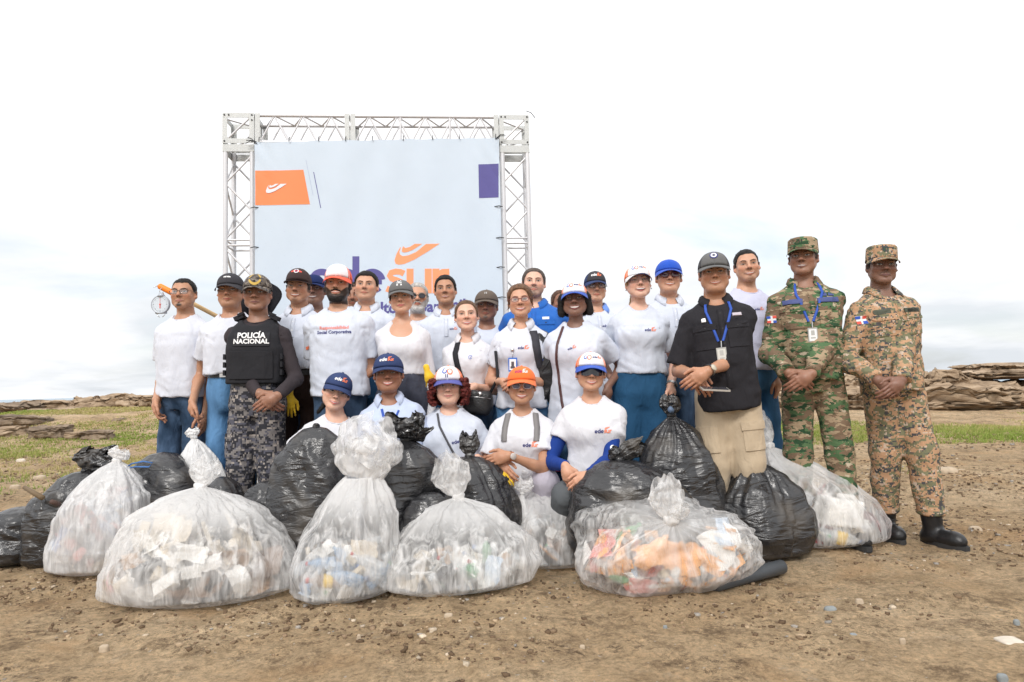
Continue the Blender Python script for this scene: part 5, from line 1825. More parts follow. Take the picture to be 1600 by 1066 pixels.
person(face=(876, 474), d=5.6, fem=1, skin='brown', H=1.70, yaw=12, label='person hidden behind the woman in white and blue cap, only brown hair showing',
       head=dict(hair='tied', hair_col=(.10, .05, .03), w=.95), top=dict(m=WHITE), bottom=dict(m=JEANS))
person(face=(898, 470), d=4.35, fem=1, skin='deep', by=-12, yaw=-6, pit=-4, label='smiling standing woman with short black hair, white cap with blue brim and brown strap',
       head=dict(smile=1, open=.4, hair='bob', brow=.0022, nose=1.25, w=1.02, lip=(.26, .09, .09), earrings=True, hat=cap(C_WHITE, C_ORANGE, C_BLUE, WM_60, drop=.024)),
       top=dict(m=WHITE_B, hem=-.20, ease=.022), bottom=dict(m=JEANS_L), bw=1.06, bust=1.05, armL='back', armR=('px', 950, 604, -.05, (0, -.1, -1), (.9, -.3, 0), (0, -1, 0), .5),
       extra=[strap([(-.075, .50), (-.10, .38), (-.11, .25), (-.09, .05), (-.07, -.08)], .014, mat('brown_strap', (.08, .03, .03), rough=.5), 'bag_strap', .006), wordmark(.0, .35, .010, .3)])
person(face=(930, 450), d=5.2, skin='mid', yaw=4, label='slim man in navy cap and thin glasses with a brown neck scarf',
       head=dict(smile=.3, w=.96, hair='short', hoff=.003, moustache=.35, goatee=.2, glasses=dict(style='round', frame=BLACK_PL, lens=CLEAR_LENS, r=.0013, rz=.015), hat=cap(C_CHAR, C_NAVY, C_NAVY, WM_W, drop=.026)),
       top=dict(m=WHITE_B, collar=True, collarm=fabric('blue_collar', (.16, .30, .75)), hem=-.04, open=40), bottom=dict(m=JEANS), armL='back', armR='back', extra=[wordmark(.055, .38, .013)])
person(face=(997, 443), d=4.4, fem=1, skin='light', by=2, yaw=2, pit=-6, label='laughing woman in white cap and teal blue trousers holding a black bag',
       head=dict(smile=1, open=1, hair='tied', hair_col=HAIR_BLOND, brow=.0022, brow_col=(.15, .09, .05), lip=(.5, .16, .15), tail=-.055, earrings=True, hat=cap(C_WHITE, C_ORANGE, C_WHITE, WM_60, drop=.026, under=C_BLUE, slope=.15)),
       top=dict(m=WHITE_B, hem=.09, ease=.013), bottom=dict(m=TEAL_TR, waist=.14, loose=.030, tight=.012, flare=.8), bw=1.02, bust=1.08,
       armL=('px', 966, 604, .02, (0, -.1, -1), (-1, -.2, 0), (0, -1, 0), .5), armR=('px', 1048, 603, -.08, (.05, -.25, -1), (.8, -.5, 0), (-.2, -1, 0), .9),
       extra=[wordmark(.045, .355, .0125), watch('R', mat('milanese_strap', (.5, .5, .48), rough=.35, metal=.8), mat('watch_glass', (.02, .02, .025), rough=.1), .031)])
person(face=(1045, 434), d=4.8, skin='mid', yaw=-3, pit=-3, label='man in bright blue cap and brown-tinted sunglasses behind the laughing woman',
       head=dict(smile=.9, w=1.03, fat=.4, hair='short', hoff=.003, glasses=dict(style='sun', sun=True, frame=RED_FRAME, lens=BROWN_LENS, r=.0022), hat=cap(C_BLUE, C_BLUE, C_BLUE, None, drop=.022)),
       top=dict(m=WHITE_B, collar=True, hem=.02), bottom=dict(m=JEANS), armL='back', armR='hang', extra=[wordmark(.050, .37, .0125)])
person(face=(1116, 429), d=4.05, skin='tan', by=-14, yaw=-8, rol=2, fat=.35, bw=1.0, arm=1.04, side=-4, label='stocky man in black short-sleeved shirt, grey cap and khaki cargo trousers',
       head=dict(smile=.55, w=1.06, jaw=1.08, fat=1.0, hair='short', hoff=.003, stubble=.12, brow=.0026, hat=cap(C_GREY, C_CHAR, C_GREY, [('disc', PRINT_WHITE, .030, 0, .052), ('ring', PRINT_NAVY, .034, 0, .052), ('bars', PRINT_NAVY, .012, 0, .050)], drop=.014, h=.088, front_up=1.0)),
       top=dict(m=BLACK_SHIRT, collar=True, hem=-.12, ease=.018, sleeve=.88, flare=1.5, buttons=5, pz=.0, buttonm=PRINT_BLACK, open=30), bottom=dict(m=KHAKI, cargo=True, loose=.034),
       armL=('px', 1079, 583, -.20, (.45, -.3, -.75), (.1, -1, 0), (.3, 0, 1), .6, (-.35, .9, -.3)), armR=('px', 1106, 580, -.27, (-.85, -.15, -.45), (0, -1, .1), (0, -.2, 1), .5, (.4, .8, -.5)),
       extra=[pockets(BLACK_SHIRT, .30, .088, .115, .14), lanyard(LANYARD, mat('badge_clear', (.42, .42, .40), rough=.3), .235, -.015, mat('badge_paper', (.62, .62, .58))), watch('R', STEEL, mat('watch_dial', (.55, .5, .4), rough=.2), .036), tape(.095, .415, .05, .016, mat('grey_tag', (.5, .45, .5))), tape(-.09, .40, .022, .018, PRINT_WHITE), phone_in_hand])
person(face=(1167, 416), d=4.6, skin='mid', by=12, yaw=-4, rol=-3, bw=.98, label='bareheaded young man in long-sleeved white shirt behind the man in black shirt',
       head=dict(smile=.95, w=.95, hair='short', hoff=.004, stubble=.2, goatee=.3, hl=(.074, .022, -.05)), top=dict(m=LAV, long=True, hem=.02, ease=.012, sl=.012, cuff=.95), bottom=dict(m=JEANS_B, loose=.018),
       armL='back', armR=('px', 1214, 590, -.02, (-.05, -.1, -1), (.7, -.7, 0), (-.5, -1, 0), .5), extra=[wordmark(.0, .38, .011), watch('R', SLEEVE_BLUE, SLEEVE_BLUE, .034, .02)])
person(face=(1255, 404), d=4.25, skin='dark', by=-14, yaw=-22, pit=-2, bw=.98, fat=.1, side=-3, label='soldier in green woodland camouflage with a blue lanyard looking to the side',
       head=dict(hair='short', hoff=.003, nose=1.2, w=1.02, open=.3, lip=(.20, .09, .08), hat=cap(CAMO_GRN, patrol=True, h=.072, z0=.048, drop=.018, bill=CAMO_GRN, logo=[('bars', PRINT_BLACK, .016, 0, .050)])),
       top=dict(m=CAMO_GRN, long=True, collar=True, hem=-.04, ease=.016, sl=.019, cuff=.96, buttons=0, name='jacket', nr=.078, open=38, folds=1.5), bottom=dict(m=CAMO_GRN, loose=.024, cargo=True), feet=(.13, .17),
       armL=('clasp', 1250, 594, -.24), armR=('clasp', 1250, 594, -.24), boots=True, shoes=(.012, .012, .013),
       extra=[pockets(CAMO_GRN, .315, .095, .12, .13), lanyard(LANYARD, mat('badge_clear', (.42, .42, .40), rough=.3), .25, -.015, PRINT_WHITE), tape(.095, .405, .12, .024, mat('blue_tape', (.06, .08, .22)), None), tape(-.095, .405, .10, .024, mat('blue_tape', (.06, .08, .22))),
              rank('wing', mat('blue_tape', (.06, .08, .22)), .095, .435, .022), sleeve_patch('R', .30, mat('tan_patch', (.16, .11, .07)), .07, .07, kind='disc'), sleeve_patch('L', .32, PRINT_RED, .045, .05, kind='flag')])
person(face=(1378, 417), d=4.18, skin='deep', side=-4, by=3, yaw=-4, pit=1, label='soldier in orange-brown digital camouflage and black boots at the far right',
       head=dict(hair='short', hoff=.003, nose=1.2, w=1.0, lip=(.17, .08, .07), moustache=.4, hat=cap(CAMO_TAN, patrol=True, h=.078, z0=.046, drop=.016, logo=[('bars', mat('dark_green_print', (.02, .06, .04)), .022, 0, .050)])),
       top=dict(m=CAMO_TAN, long=True, collar=True, hem=-.07, ease=.018, sl=.019, cuff=.96, buttons=0, name='jacket', nr=.078, open=36, folds=1.5), bottom=dict(m=CAMO_TAN, loose=.029, cargo=True),
       armL=('clasp', 1389, 606, -.24), armR=('clasp', 1389, 606, -.24), feet=(-.01, .16), footy=(.16, -.06), boots=True, shoes=(.012, .012, .013),
       extra=[pockets(CAMO_TAN, .315, .095, .12, .12), tape(.09, .395, .125, .024, mat('green_tape', (.07, .08, .055)), 'EJERCITO', PRINT_BLACK, .022), tape(-.10, .395, .08, .024, mat('green_tape', (.07, .08, .055))), sleeve_patch('L', .18, PRINT_RED, .05, .055, kind='flag'), sleeve_patch('R', .20, mat('tan_patch2', (.25, .17, .10)), .06, .06, kind='disc')])
# crouching in front
person(face=(526, 613), d=4.18, fem=1, skin='light', squat=True, by=14, yaw=12, rol=16, pit=4, side=10, label='crouching woman tilting her head in a navy cap, leftmost of the front row',
       head=dict(smile=.75, hair='tied', hair_col=HAIR_BLACK, tail=-.06, brow=.0026, lip=(.6, .15, .14), hat=cap(C_NAVY, C_NAVY, C_NAVY, WM_W, drop=.022)),
       top=dict(m=WHITE_C, hem=-.05, nr=.072), bottom=dict(m=JEANS), armL='back', armR='back', bust=.9)
person(face=(607, 585), d=4.16, fem=1, skin='brown', squat=True, by=2, yaw=2, pit=-2, bw=1.15, label='crouching woman in navy cap and pale blue polo with silver earrings',
       head=dict(smile=1, hair='tied', hair_col=HAIR_BLACK, w=1.06, fat=.5, brow=.0026, lip=(.55, .16, .14), earrings=True, hat=cap(C_NAVY, C_NAVY, C_NAVY, WM_W, drop=.020, h=.088)),
       top=dict(m=PALEBLUE, collar=True, neck='v', hem=-.05, open=38, placketm=LANYARD, pz=.36, buttons=0, placket=False), bottom=dict(m=JEANS), armL='hang', armR='hang', side=-6,
       extra=[ring_mark(.075, .35, .03), strap([(-.045, .46), (-.035, .41)], .014, LANYARD, 'placket_trim', .004), strap([(.060, .44), (.030, .385)], .010, LANYARD, 'placket_trim', .004)])
person(face=(701, 604), d=4.25, fem=1, skin='light', squat=True, by=-2, bw=1.2, fat=.3, label='crouching woman with big dark red curls under a white, orange and blue cap',
       head=dict(smile=.35, hair='curly', hair_col=HAIR_RED, w=1.05, fat=.6, brow=.0024, brow_col=(.05, .02, .02), lip=(.55, .2, .18), hat=cap(C_WHITE, C_ORANGE, C_PERI, WM_60C, drop=.018, h=.088, front_up=1.0)),
       top=dict(m=WHITE_B, hem=-.05, ease=.016), bottom=dict(m=JEANS), armL=('px', 672, 716, -.12, (.2, -.6, -.6), (-.6, -.5, .4), (.5, -.5, .5), .5), armR=('px', 746, 716, -.12, (-.2, -.6, -.6), (.6, -.5, .4), (-.5, -.5, .5), .5),
       extra=[wordmark(.075, .33, .015, .2), strap([(-.07, .50), (-.05, .42), (.03, .28), (.09, .17)], .012, mat('grey_cord', (.07, .07, .08)), 'bag_strap', .006)])
person(face=(815, 604), d=4.15, fem=1, skin='tan', squat=True, by=-4, bw=1.1, pit=-1, label='crouching woman in an orange cap and tinted sunglasses with pale lilac trousers',
       head=dict(smile=1, hair='tied', hair_col=HAIR_BLACK, w=1.03, brow=.0024, lip=(.5, .15, .14), tail=.0, glasses=dict(style='round', sun=True, frame=CLEAR_FRAME, lens=VIOLET_LENS, r=.0020, rz=.0185), hat=cap(C_ORANGE, C_ORANGE, C_ORANGE, [('ede', mat('magenta_print', (.4, .03, .15)), .0125, 0, .042), ('sur', PRINT_WHITE, .0125, 0, .042)], drop=.024)),
       top=dict(m=WHITE_C, hem=-.05, ease=.014), bottom=dict(m=LILAC_TR, loose=.018), armL=('px', 778, 722, -.24, (.5, -.4, -.5), (-.3, -.9, .3), (.3, -.3, 1), .5), armR=('px', 795, 712, -.30, (-.9, -.2, -.2), (0, -1, .3), (0, 0, 1), .4, (.8, .2, -1)),
       kneeR=(852, 752, 4.0), kneeL=(775, 800, 4.0), ankleR=(862, 840, 4.15), ankleL=(770, 850, 4.25),
       extra=[wordmark(.065, .315, .016), strap([(-.085, .505), (-.10, .42), (-.10, .34)], .034, mat('grey_webbing', (.20, .19, .19)), 'backpack_strap'), strap([(.085, .505), (.10, .42), (.10, .34)], .034, mat('grey_webbing', (.20, .19, .19)), 'backpack_strap'), watch('R', mat('tan_strap', (.42, .13, .05), rough=.5), mat('watch_dial2', (.5, .45, .42), rough=.2), .028)])
person(face=(923, 583), d=4.02, fem=1, skin='mid', squat=True, by=-2, bw=1.12, pit=-2, label='crouching woman in wraparound shades and blue arm sleeves, rightmost of the front row',
       head=dict(smile=.9, hair='tied', hair_col=HAIR_BLACK, w=1.03, lip=(.55, .16, .14), earrings=True, glasses=dict(style='shield', frame=BLACK_PL, lens=SUN_LENS), hat=cap(C_WHITE, C_ORANGE, C_BLUE, WM_60, drop=.024)),
       top=dict(m=WHITE_C, hem=-.02, ease=.014, sleeve=.46), bottom=dict(m=GREY_TR, loose=.020), armL=('px', 883, 728, -.24, (.25, -.3, -.85), (-.3, -1, 0), (.5, -.2, .3), .8), armR=('px', 921, 742, -.34, (-.75, -.2, -.5), (0, -1, .3), (-.1, 0, 1), .7),
       kneeL=(885, 775, 3.85), kneeR=(960, 775, 3.95), ankleL=(870, 850, 4.1), ankleR=(985, 840, 4.2),
       extra=[wordmark(.060, .325, .0165), arm_sleeves(SLEEVE_BLUE)])
#PART5
# ------------------------------------------------------------------ ground, sea, rocks, grass
def ground_z(x, y):
    far = np.clip((y - 6.5) / 10, 0, 1)
    z = .16 * far * fbm(x * .16, y * .16, 0.3, 3, 41) + .05 * far * vnoise(x * .9, y * .9, .7, 44)
    t = np.clip((y - 9) / 13, 0, 1); t = t * t * (3 - 2 * t); wl_ = np.clip(.5 - x / (y + 1) * 1.6, 0, 1)
    z = z + t * (.16 + .40 * wl_) - np.clip((y - 32) / 18, 0, 1) ** 2 * 3.4
    z = z + .028 * fbm(x * .9, y * .9, .1, 2, 47) * np.clip((y - 1) / 3, 0, 1) * np.clip((7 - y) / 3, .0, 1) * .35
    return z


def ground_detail(x, y):
    """Churned mud: broad hummocks, torn clods in patches, small ruts."""
    wx = x + .12 * vnoise(x * 3, y * 3, 4.1, 61); wy = y + .12 * vnoise(x * 3, y * 3, 7.7, 62)
    a = .012 * fbm(x * 4, y * 4, .2, 3, 51)
    m = np.clip(fbm(x * 1.3, y * 1.3, .5, 3, 53) * 1.5 + .35, 0, 1)
    b = .030 * np.clip(fbm(wx * 11, wy * 11, .9, 4, 55, .62) - .10, 0, .8) * m
    c = -.016 * np.maximum(0, ridged(wx * 4, wy * 4, .4, 3, 57) - .55) * 2.0
    return a + b + c


def ground_material():
    m = bpy.data.materials.new('mud_and_sand'); m.use_nodes = True
    nt = m.node_tree; n, l = nt.nodes, nt.links; p = n['Principled BSDF']; p.inputs['Roughness'].default_value = .92; p.inputs['Specular IOR Level'].default_value = .2
    tc = n.new('ShaderNodeTexCoord')

    def noise(scale, det=6, rough=.6, off=0, dist=0.0):
        mp = n.new('ShaderNodeMapping'); mp.inputs['Location'].default_value = (off, off * 1.7, 0); l.new(tc.outputs['Object'], mp.inputs[0])
        z = n.new('ShaderNodeTexNoise'); z.inputs['Scale'].default_value = scale; z.inputs['Detail'].default_value = det; z.inputs['Roughness'].default_value = rough; z.inputs['Distortion'].default_value = dist
        l.new(mp.outputs[0], z.inputs['Vector']); return z.outputs[0]

    def ramp(src, stops):
        r = n.new('ShaderNodeValToRGB'); e = r.color_ramp.elements
        e[0].position, e[0].color = stops[0][0], (*stops[0][1], 1); e[1].position, e[1].color = stops[-1][0], (*stops[-1][1], 1)
        for s_ in stops[1:-1]:
            q = e.new(s_[0]); q.color = (*s_[1], 1)
        l.new(src, r.inputs[0]); return r.outputs[0]

    def mixc(f, a, b, mode='MIX'):
        x = n.new('ShaderNodeMixRGB'); x.blend_type = mode
        if isinstance(f, float): x.inputs[0].default_value = f
        else: l.new(f, x.inputs[0])
        l.new(a, x.inputs[1])
        if isinstance(b, tuple): x.inputs[2].default_value = (*b, 1)
        else: l.new(b, x.inputs[2])
        return x.outputs[0]
    base = ramp(noise(.8, 9, .7, 0, 0), [(.30, (.46, .32, .19)), (.46, (.60, .435, .265)), (.58, (.70, .525, .335)), (.72, (.76, .60, .42))])
    mid = ramp(noise(6, 11, .84, 3, 0), [(.34, (.55, .52, .48)), (.5, (1, 1, 1)), (.66, (1.22, 1.19, 1.14))])
    c = mixc(1.0, base, mid, 'MULTIPLY')
    grit = ramp(noise(45, 8, .8, 5), [(.34, (.55, .52, .48)), (.5, (1, 1, 1)), (.66, (1.35, 1.32, 1.26))])
    c = mixc(.85, c, grit, 'MULTIPLY')
    clump = ramp(noise(3.4, 13, .88, 9, 0), [(.535, (0, 0, 0)), (.565, (.6, .6, .6)), (.62, (.9, .9, .9))])
    c = mixc(clump, c, (.21, .143, .085))
    specks = ramp(noise(20, 9, .88, 19, 0), [(.535, (0, 0, 0)), (.565, (.85, .85, .85))])
    spm = ramp(noise(1.5, 6, .65, 23, 0), [(.44, (.10, .10, .10)), (.58, (1, 1, 1))])
    specks = mixc(1.0, specks, spm, 'MULTIPLY')
    c = mixc(specks, c, (.12, .080, .050))
    pale = ramp(noise(2.6, 13, .85, 13, 0), [(.57, (0, 0, 0)), (.66, (.75, .75, .75))])
    c = mixc(pale, c, (.60, .50, .38))
    sand = ramp(noise(1.2, 8, .7, 21, .6), [(.55, (0, 0, 0)), (.66, (.6, .6, .6))])
    c = mixc(sand, c, (.64, .41, .22))
    red = ramp(noise(1.3, 12, .84, 33, 0), [(.59, (0, 0, 0)), (.68, (.55, .55, .55))])
    c = mixc(red, c, (.17, .075, .055))
    chips = ramp(noise(38, 3, .5, 43), [(.70, (0, 0, 0)), (.73, (.9, .9, .9))])
    c = mixc(chips, c, (.62, .55, .47))
    l.new(c, p.inputs['Base Color'])
    b1 = n.new('ShaderNodeBump'); b1.inputs['Strength'].default_value = 1.0; b1.inputs['Distance'].default_value = .075; l.new(noise(20, 10, .86, 3), b1.inputs['Height'])
    b2 = n.new('ShaderNodeBump'); b2.inputs['Strength'].default_value = .9; b2.inputs['Distance'].default_value = .020; l.new(noise(70, 5, .7, 5), b2.inputs['Height'])
    l.new(b1.outputs[0], b2.inputs['Normal']); l.new(b2.outputs[0], p.inputs['Normal'])
    return m


GROUND_M = ground_material()


def build_ground():
    ys = 1.1 * (56 / 1.1) ** (np.arange(430) / 429.0)
    us = np.linspace(-1, 1, 360)
    Y = np.repeat(ys, 360); U = np.tile(us, 430)
    X = U * (Y * 1.0 + 1.1)
    Z = ground_z(X, Y) + ground_detail(X, Y)
    V = np.stack([X, Y, Z], 1)
    i, j = np.meshgrid(np.arange(429), np.arange(359), indexing='ij'); a = (i * 360 + j).ravel()
    F = np.stack([a, a + 1, a + 361, a + 360], 1)
    me = np_mesh('ground', V, F); me.materials.append(GROUND_M)
    tag(link('ground', me), kind='structure')
    # outer apron, slightly lower, so that the land goes on to the sides and behind the camera
    mb = MB(); n = 60
    vs = []
    for q in range(n + 1):
        for r_ in range(n + 1):
            x, y = -90 + 180 * q / n, -30 + 74 * r_ / n
            vs.append((x, y, -.10 - (.0 if y < 38 else (y - 38) * .4)))
    mb.add(vs, [(a * (n + 1) + b, (a + 1) * (n + 1) + b, (a + 1) * (n + 1) + b + 1, a * (n + 1) + b + 1) for a in range(n) for b in range(n)])
    tag(mb.build('terrain', GROUND_M, smooth=True), kind='structure')
    sm = bpy.data.materials.new('sea_water'); sm.use_nodes = True; nt = sm.node_tree; p = nt.nodes['Principled BSDF']
    p.inputs['Base Color'].default_value = (.16, .27, .36, 1); p.inputs['Roughness'].default_value = .25
    tc = nt.nodes.new('ShaderNodeTexCoord'); nz = nt.nodes.new('ShaderNodeTexNoise'); nz.inputs['Scale'].default_value = .25; nz.inputs['Detail'].default_value = 6
    nt.links.new(tc.outputs['Object'], nz.inputs[0]); bp = nt.nodes.new('ShaderNodeBump'); bp.inputs['Strength'].default_value = .6; bp.inputs['Distance'].default_value = .6
    nt.links.new(nz.outputs[0], bp.inputs['Height']); nt.links.new(bp.outputs[0], p.inputs['Normal'])
    mb = MB(); mb.add([(-9000, -9000, -1.6), (9000, -9000, -1.6), (9000, 14000, -1.6), (-9000, 14000, -1.6)], [(0, 1, 2, 3)])
    tag(mb.build('sea', sm), kind='structure')


build_ground()


def rock_material(name, c0, c1, c2):
    m = bpy.data.materials.new(name); m.use_nodes = True; nt = m.node_tree; n, l = nt.nodes, nt.links; p = n['Principled BSDF']; p.inputs['Roughness'].default_value = .92
    tc = n.new('ShaderNodeTexCoord'); mp = n.new('ShaderNodeMapping'); mp.inputs['Scale'].default_value = (.6, .6, 3.2); l.new(tc.outputs['Object'], mp.inputs[0])
    z = n.new('ShaderNodeTexNoise'); z.inputs['Scale'].default_value = 2.2; z.inputs['Detail'].default_value = 9; z.inputs['Roughness'].default_value = .68; l.new(mp.outputs[0], z.inputs[0])
    r = n.new('ShaderNodeValToRGB'); e = r.color_ramp.elements; e[0].position = .32; e[0].color = (*c0, 1); e[1].position = .68; e[1].color = (*c2, 1); q = e.new(.5); q.color = (*c1, 1)
    l.new(z.outputs[0], r.inputs[0]); l.new(r.outputs[0], p.inputs['Base Color'])
    b = n.new('ShaderNodeBump'); b.inputs['Strength'].default_value = 1.0; b.inputs['Distance'].default_value = .06; l.new(z.outputs[0], b.inputs['Height'])
    z2 = n.new('ShaderNodeTexNoise'); z2.inputs['Scale'].default_value = 14; z2.inputs['Detail'].default_value = 6; l.new(tc.outputs['Object'], z2.inputs[0])
    b2 = n.new('ShaderNodeBump'); b2.inputs['Strength'].default_value = .8; b2.inputs['Distance'].default_value = .03; l.new(z2.outputs[0], b2.inputs['Height']); l.new(b.outputs[0], b2.inputs['Normal'])
    l.new(b2.outputs[0], p.inputs['Normal']); return m


ROCK_M = rock_material('coral_limestone', (.12, .08, .05), (.33, .235, .15), (.52, .40, .28))
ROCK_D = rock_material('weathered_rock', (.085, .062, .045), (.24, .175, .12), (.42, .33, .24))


def rock(px0, py0, px1, py1, Y, depth, label, seed, group=None, m=None, sq=2.8, amp=.22, name='rock', res=(72, 34), floor=True):
    """Layered slab of limestone spanning the given photograph box at distance Y."""
    c = at((px0 + px1) / 2, (py0 + py1) / 2, Y); a = (px1 - px0) / 2 * Y / F_PX; hz = (py1 - py0) / 2 * Y / F_PX
    b = depth / 2
    if floor:
        g = float(ground_z(np.array([c.x]), np.array([Y]))[0])
        top = c.z + hz; hz = min(max(hz, (top - g + .08) / 2), hz * 2.2 + .02); c.z = top - hz
    nu, nv = res
    th = np.linspace(0, 2 * np.pi, nu, endpoint=False); ph = np.linspace(-np.pi / 2, np.pi / 2, nv)
    TH, PH = np.meshgrid(th, ph); TH, PH = TH.ravel(), PH.ravel()
    e = 2 / sq
    sg = lambda v, k: np.sign(v) * np.abs(v) ** k
    x = sg(np.cos(PH), e * .55) * sg(np.cos(TH), e); y = sg(np.cos(PH), e * .55) * sg(np.sin(TH), e); z = sg(np.sin(PH), e * .8)
    wx, wy, wz = x * a, y * b, z * hz
    sc = 1.0 / max(hz, .12)
    zz = wz / max(hz, .01)
    wob = .5 * fbm(wx * .7 + seed, wy * .7, seed * 1.3, 3, seed)
    st = zz * 3.4 + wob * 1.6 + .9 * vnoise(wx * 3, wy * 3, zz * 3, seed + 5)
    fr = st - np.floor(st)
    lay = (np.where(fr < .28, -.20, .03) + .22 * _hash(np.floor(st).astype(np.int64), (np.floor(st) * 0).astype(np.int64), (np.floor(st) * 0).astype(np.int64), seed)) if hz > .03 else 0
    k = 1 + amp * 1.3 * fbm(wx * 1.4 + seed, wy * 1.4, zz * .8, 5, seed, .6) * np.clip(np.cos(PH) * 1.5, 0, 1) + lay * np.cos(PH) * .55
    pits = np.clip(ridged(wx * 5, wy * 5, wz * 9, 3, seed + 9) - .45, 0, 1) * .45
    rr = (k - 1) - pits * np.cos(PH) * (.6 if hz > .03 else 0)
    dd = min(min(a, b), 1.2)
    wx = wx + np.cos(TH) * rr * dd; wy = wy + np.sin(TH) * rr * dd
    wz = wz + hz * .42 * fbm(wx * 1.7, wy * 1.7, seed * .3, 5, seed + 3, .62) * (1 - .5 * (z < 0))
    V = np.stack([wx + c.x, wy + c.y + b * .8, wz + c.z], 1)
    i, j = np.meshgrid(np.arange(nv - 1), np.arange(nu), indexing='ij'); A = (i * nu + j).ravel(); B = (i * nu + (j + 1) % nu).ravel()
    F = np.stack([A, B, B + nu, A + nu], 1)
    me = np_mesh(name, V - np.array([c.x, c.y + b * .8, c.z]), F, smooth=(name == 'stone')); me.materials.append(m or ROCK_M)
    o = link(name, me); o.location = (c.x, c.y + b * .8, c.z)
    return tag(o, label, 'rock', group)


GL, GR2 = 'slabs of the left rocky shore', 'slabs of the right rock ledge'
rock(1290, 606, 1700, 641, 17.0, 3.4, 'long pale bottom shelf of the layered rock ledge on the right', 3, GR2, amp=.12, res=(230, 56))
rock(1310, 589, 1480, 614, 18.2, 2.6, 'mid-height slab of the right ledge directly behind the soldier in orange-brown camouflage', 9, GR2, amp=.12, res=(150, 48), sq=3.4)
rock(1425, 584, 1528, 610, 18.0, 2.6, 'squarish slab of the right ledge just left of the dark hollow', 5, GR2, amp=.14, res=(130, 48), sq=3.6)
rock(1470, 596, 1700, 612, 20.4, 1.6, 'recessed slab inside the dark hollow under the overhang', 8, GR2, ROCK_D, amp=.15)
rock(1455, 578, 1720, 592, 18.3, 3.2, 'thick overhanging slab above the dark hollow of the right ledge', 12, GR2, amp=.10, res=(210, 44), sq=3.6, floor=False)
rock(1532, 568, 1720, 583, 18.8, 2.2, 'topmost weathered slab at the upper right of the ledge', 15, GR2, amp=.12, res=(170, 40), sq=3.4, floor=False)
rock(1545, 600, 1600, 613, 17.6, .8, 'small loose block in front of the dark hollow', 18, GR2, amp=.2)
rock(1160, 598, 1330, 622, 20, 2.4, 'slab of the right ledge showing between the two soldiers', 21, GR2, amp=.14)
rock(1196, 612, 1345, 640, 18, 2.4, 'lower step of the ledge between the two soldiers', 22, GR2, amp=.14)
rock(15, 629, 130, 643, 26, 4.0, 'long flat slab with a dark underside at the far left shore', 31, GL, amp=.12, sq=3.4)
rock(90, 620, 255, 638, 25, 4.0, 'highest rounded slab on the left skyline beside the man in glasses', 33, GL, amp=.16, res=(170, 48))
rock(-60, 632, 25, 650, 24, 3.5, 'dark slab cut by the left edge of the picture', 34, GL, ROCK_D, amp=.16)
rock(20, 640, 85, 652, 21, 2.0, 'low slab in front of the long flat slab on the left', 35, GL, amp=.2)
rock(75, 640, 135, 650, 20, 1.8, 'low step below the highest rounded slab', 36, GL, amp=.2)
rock(-20, 653, 45, 668, 16, 1.2, 'brown boulder at the left edge above the grass', 37, GL, ROCK_D)
rock(-30, 668, 18, 676, 14.5, 1.0, 'thin stone ledge left of the green patch', 38, GL)
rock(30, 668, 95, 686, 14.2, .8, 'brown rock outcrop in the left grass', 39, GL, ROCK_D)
rock(95, 674, 120, 688, 14.2, .4, 'smooth tan rock right of the brown outcrop', 40, GL)
rock(122, 675, 168, 691, 14.2, .5, 'rugged dark brown rock nearest the man in glasses', 41, GL, ROCK_D, amp=.3)
rock(186, 643, 240, 652, 19, 1.0, 'flat pale rock in the grass beside the man in glasses', 42, GL)
rock(172, 652, 186, 659, 17, .5, 'small dark tuft-topped rock in the left grass', 43, GL, ROCK_D)

# scattered stones that can be told apart
STONE_M = mat('pale_stone', (.44, .35, .25), rough=.9, bump=.6, bscale=30, var=.2, vscale=20)
STONE_W = mat('white_stone', (.62, .55, .46), rough=.9, bump=.5, bscale=30, var=.15, vscale=20)
STONE_G = mat('bluish_stone', (.24, .26, .26), rough=.9, bump=.5, bscale=30, var=.2, vscale=20)
STONE_SPOTS = [(1528, 828, 26, 9, STONE_M), (1415, 790, 18, 7, STONE_M), (1505, 803, 22, 6, STONE_M), (1485, 735, 44, 10, STONE_M), (1506, 733, 20, 6, STONE_M), (1335, 992, 16, 7, STONE_G), (1412, 1002, 13, 6, STONE_M), (1450, 925, 18, 7, STONE_M),
               (1345, 940, 18, 6, STONE_M), (1570, 1058, 22, 9, STONE_G), (1590, 968, 10, 5, STONE_G), (1300, 950, 26, 8, STONE_G), (225, 990, 20, 9, STONE_M), (60, 1010, 28, 9, STONE_M), (160, 1010, 18, 7, STONE_M), (700, 960, 20, 7, STONE_M),
               (820, 965, 10, 5, STONE_G), (910, 1008, 12, 6, STONE_M), (1040, 980, 12, 5, STONE_G), (785, 1008, 12, 6, STONE_W), (30, 720, 16, 7, STONE_W), (155, 672, 9, 6, STONE_W), (195, 678, 20, 7, STONE_G), (58, 745, 22, 9, STONE_M), (20, 760, 20, 8, STONE_M), (110, 700, 12, 6, STONE_M), (560, 1000, 14, 6, STONE_M)]
_near = ['light tan', 'grey', 'whitish']
for i, (px, py, w_, h_, mm) in enumerate(STONE_SPOTS):
    g = ground_at(px, py + h_ / 2); Y = g.y
    c_ = {'pale_stone': 'light tan stone', 'white_stone': 'whitish stone', 'bluish_stone': 'bluish grey stone'}[mm.name]
    reg = 'right ground beyond the bags' if px > 1230 else ('left shore ground' if py < 780 else 'bare ground in front of the bags')
    w_ *= .72; h_ *= .55
    rock(px - w_ / 2, py - h_ / 2, px + w_ / 2, py + h_ / 2, Y, w_ * Y / F_PX * .8, 'small flat %s lying on the %s' % (c_, reg), 60 + i, '%ss on the %s' % (c_, reg), mm, amp=.22, name='stone', res=(18, 9))
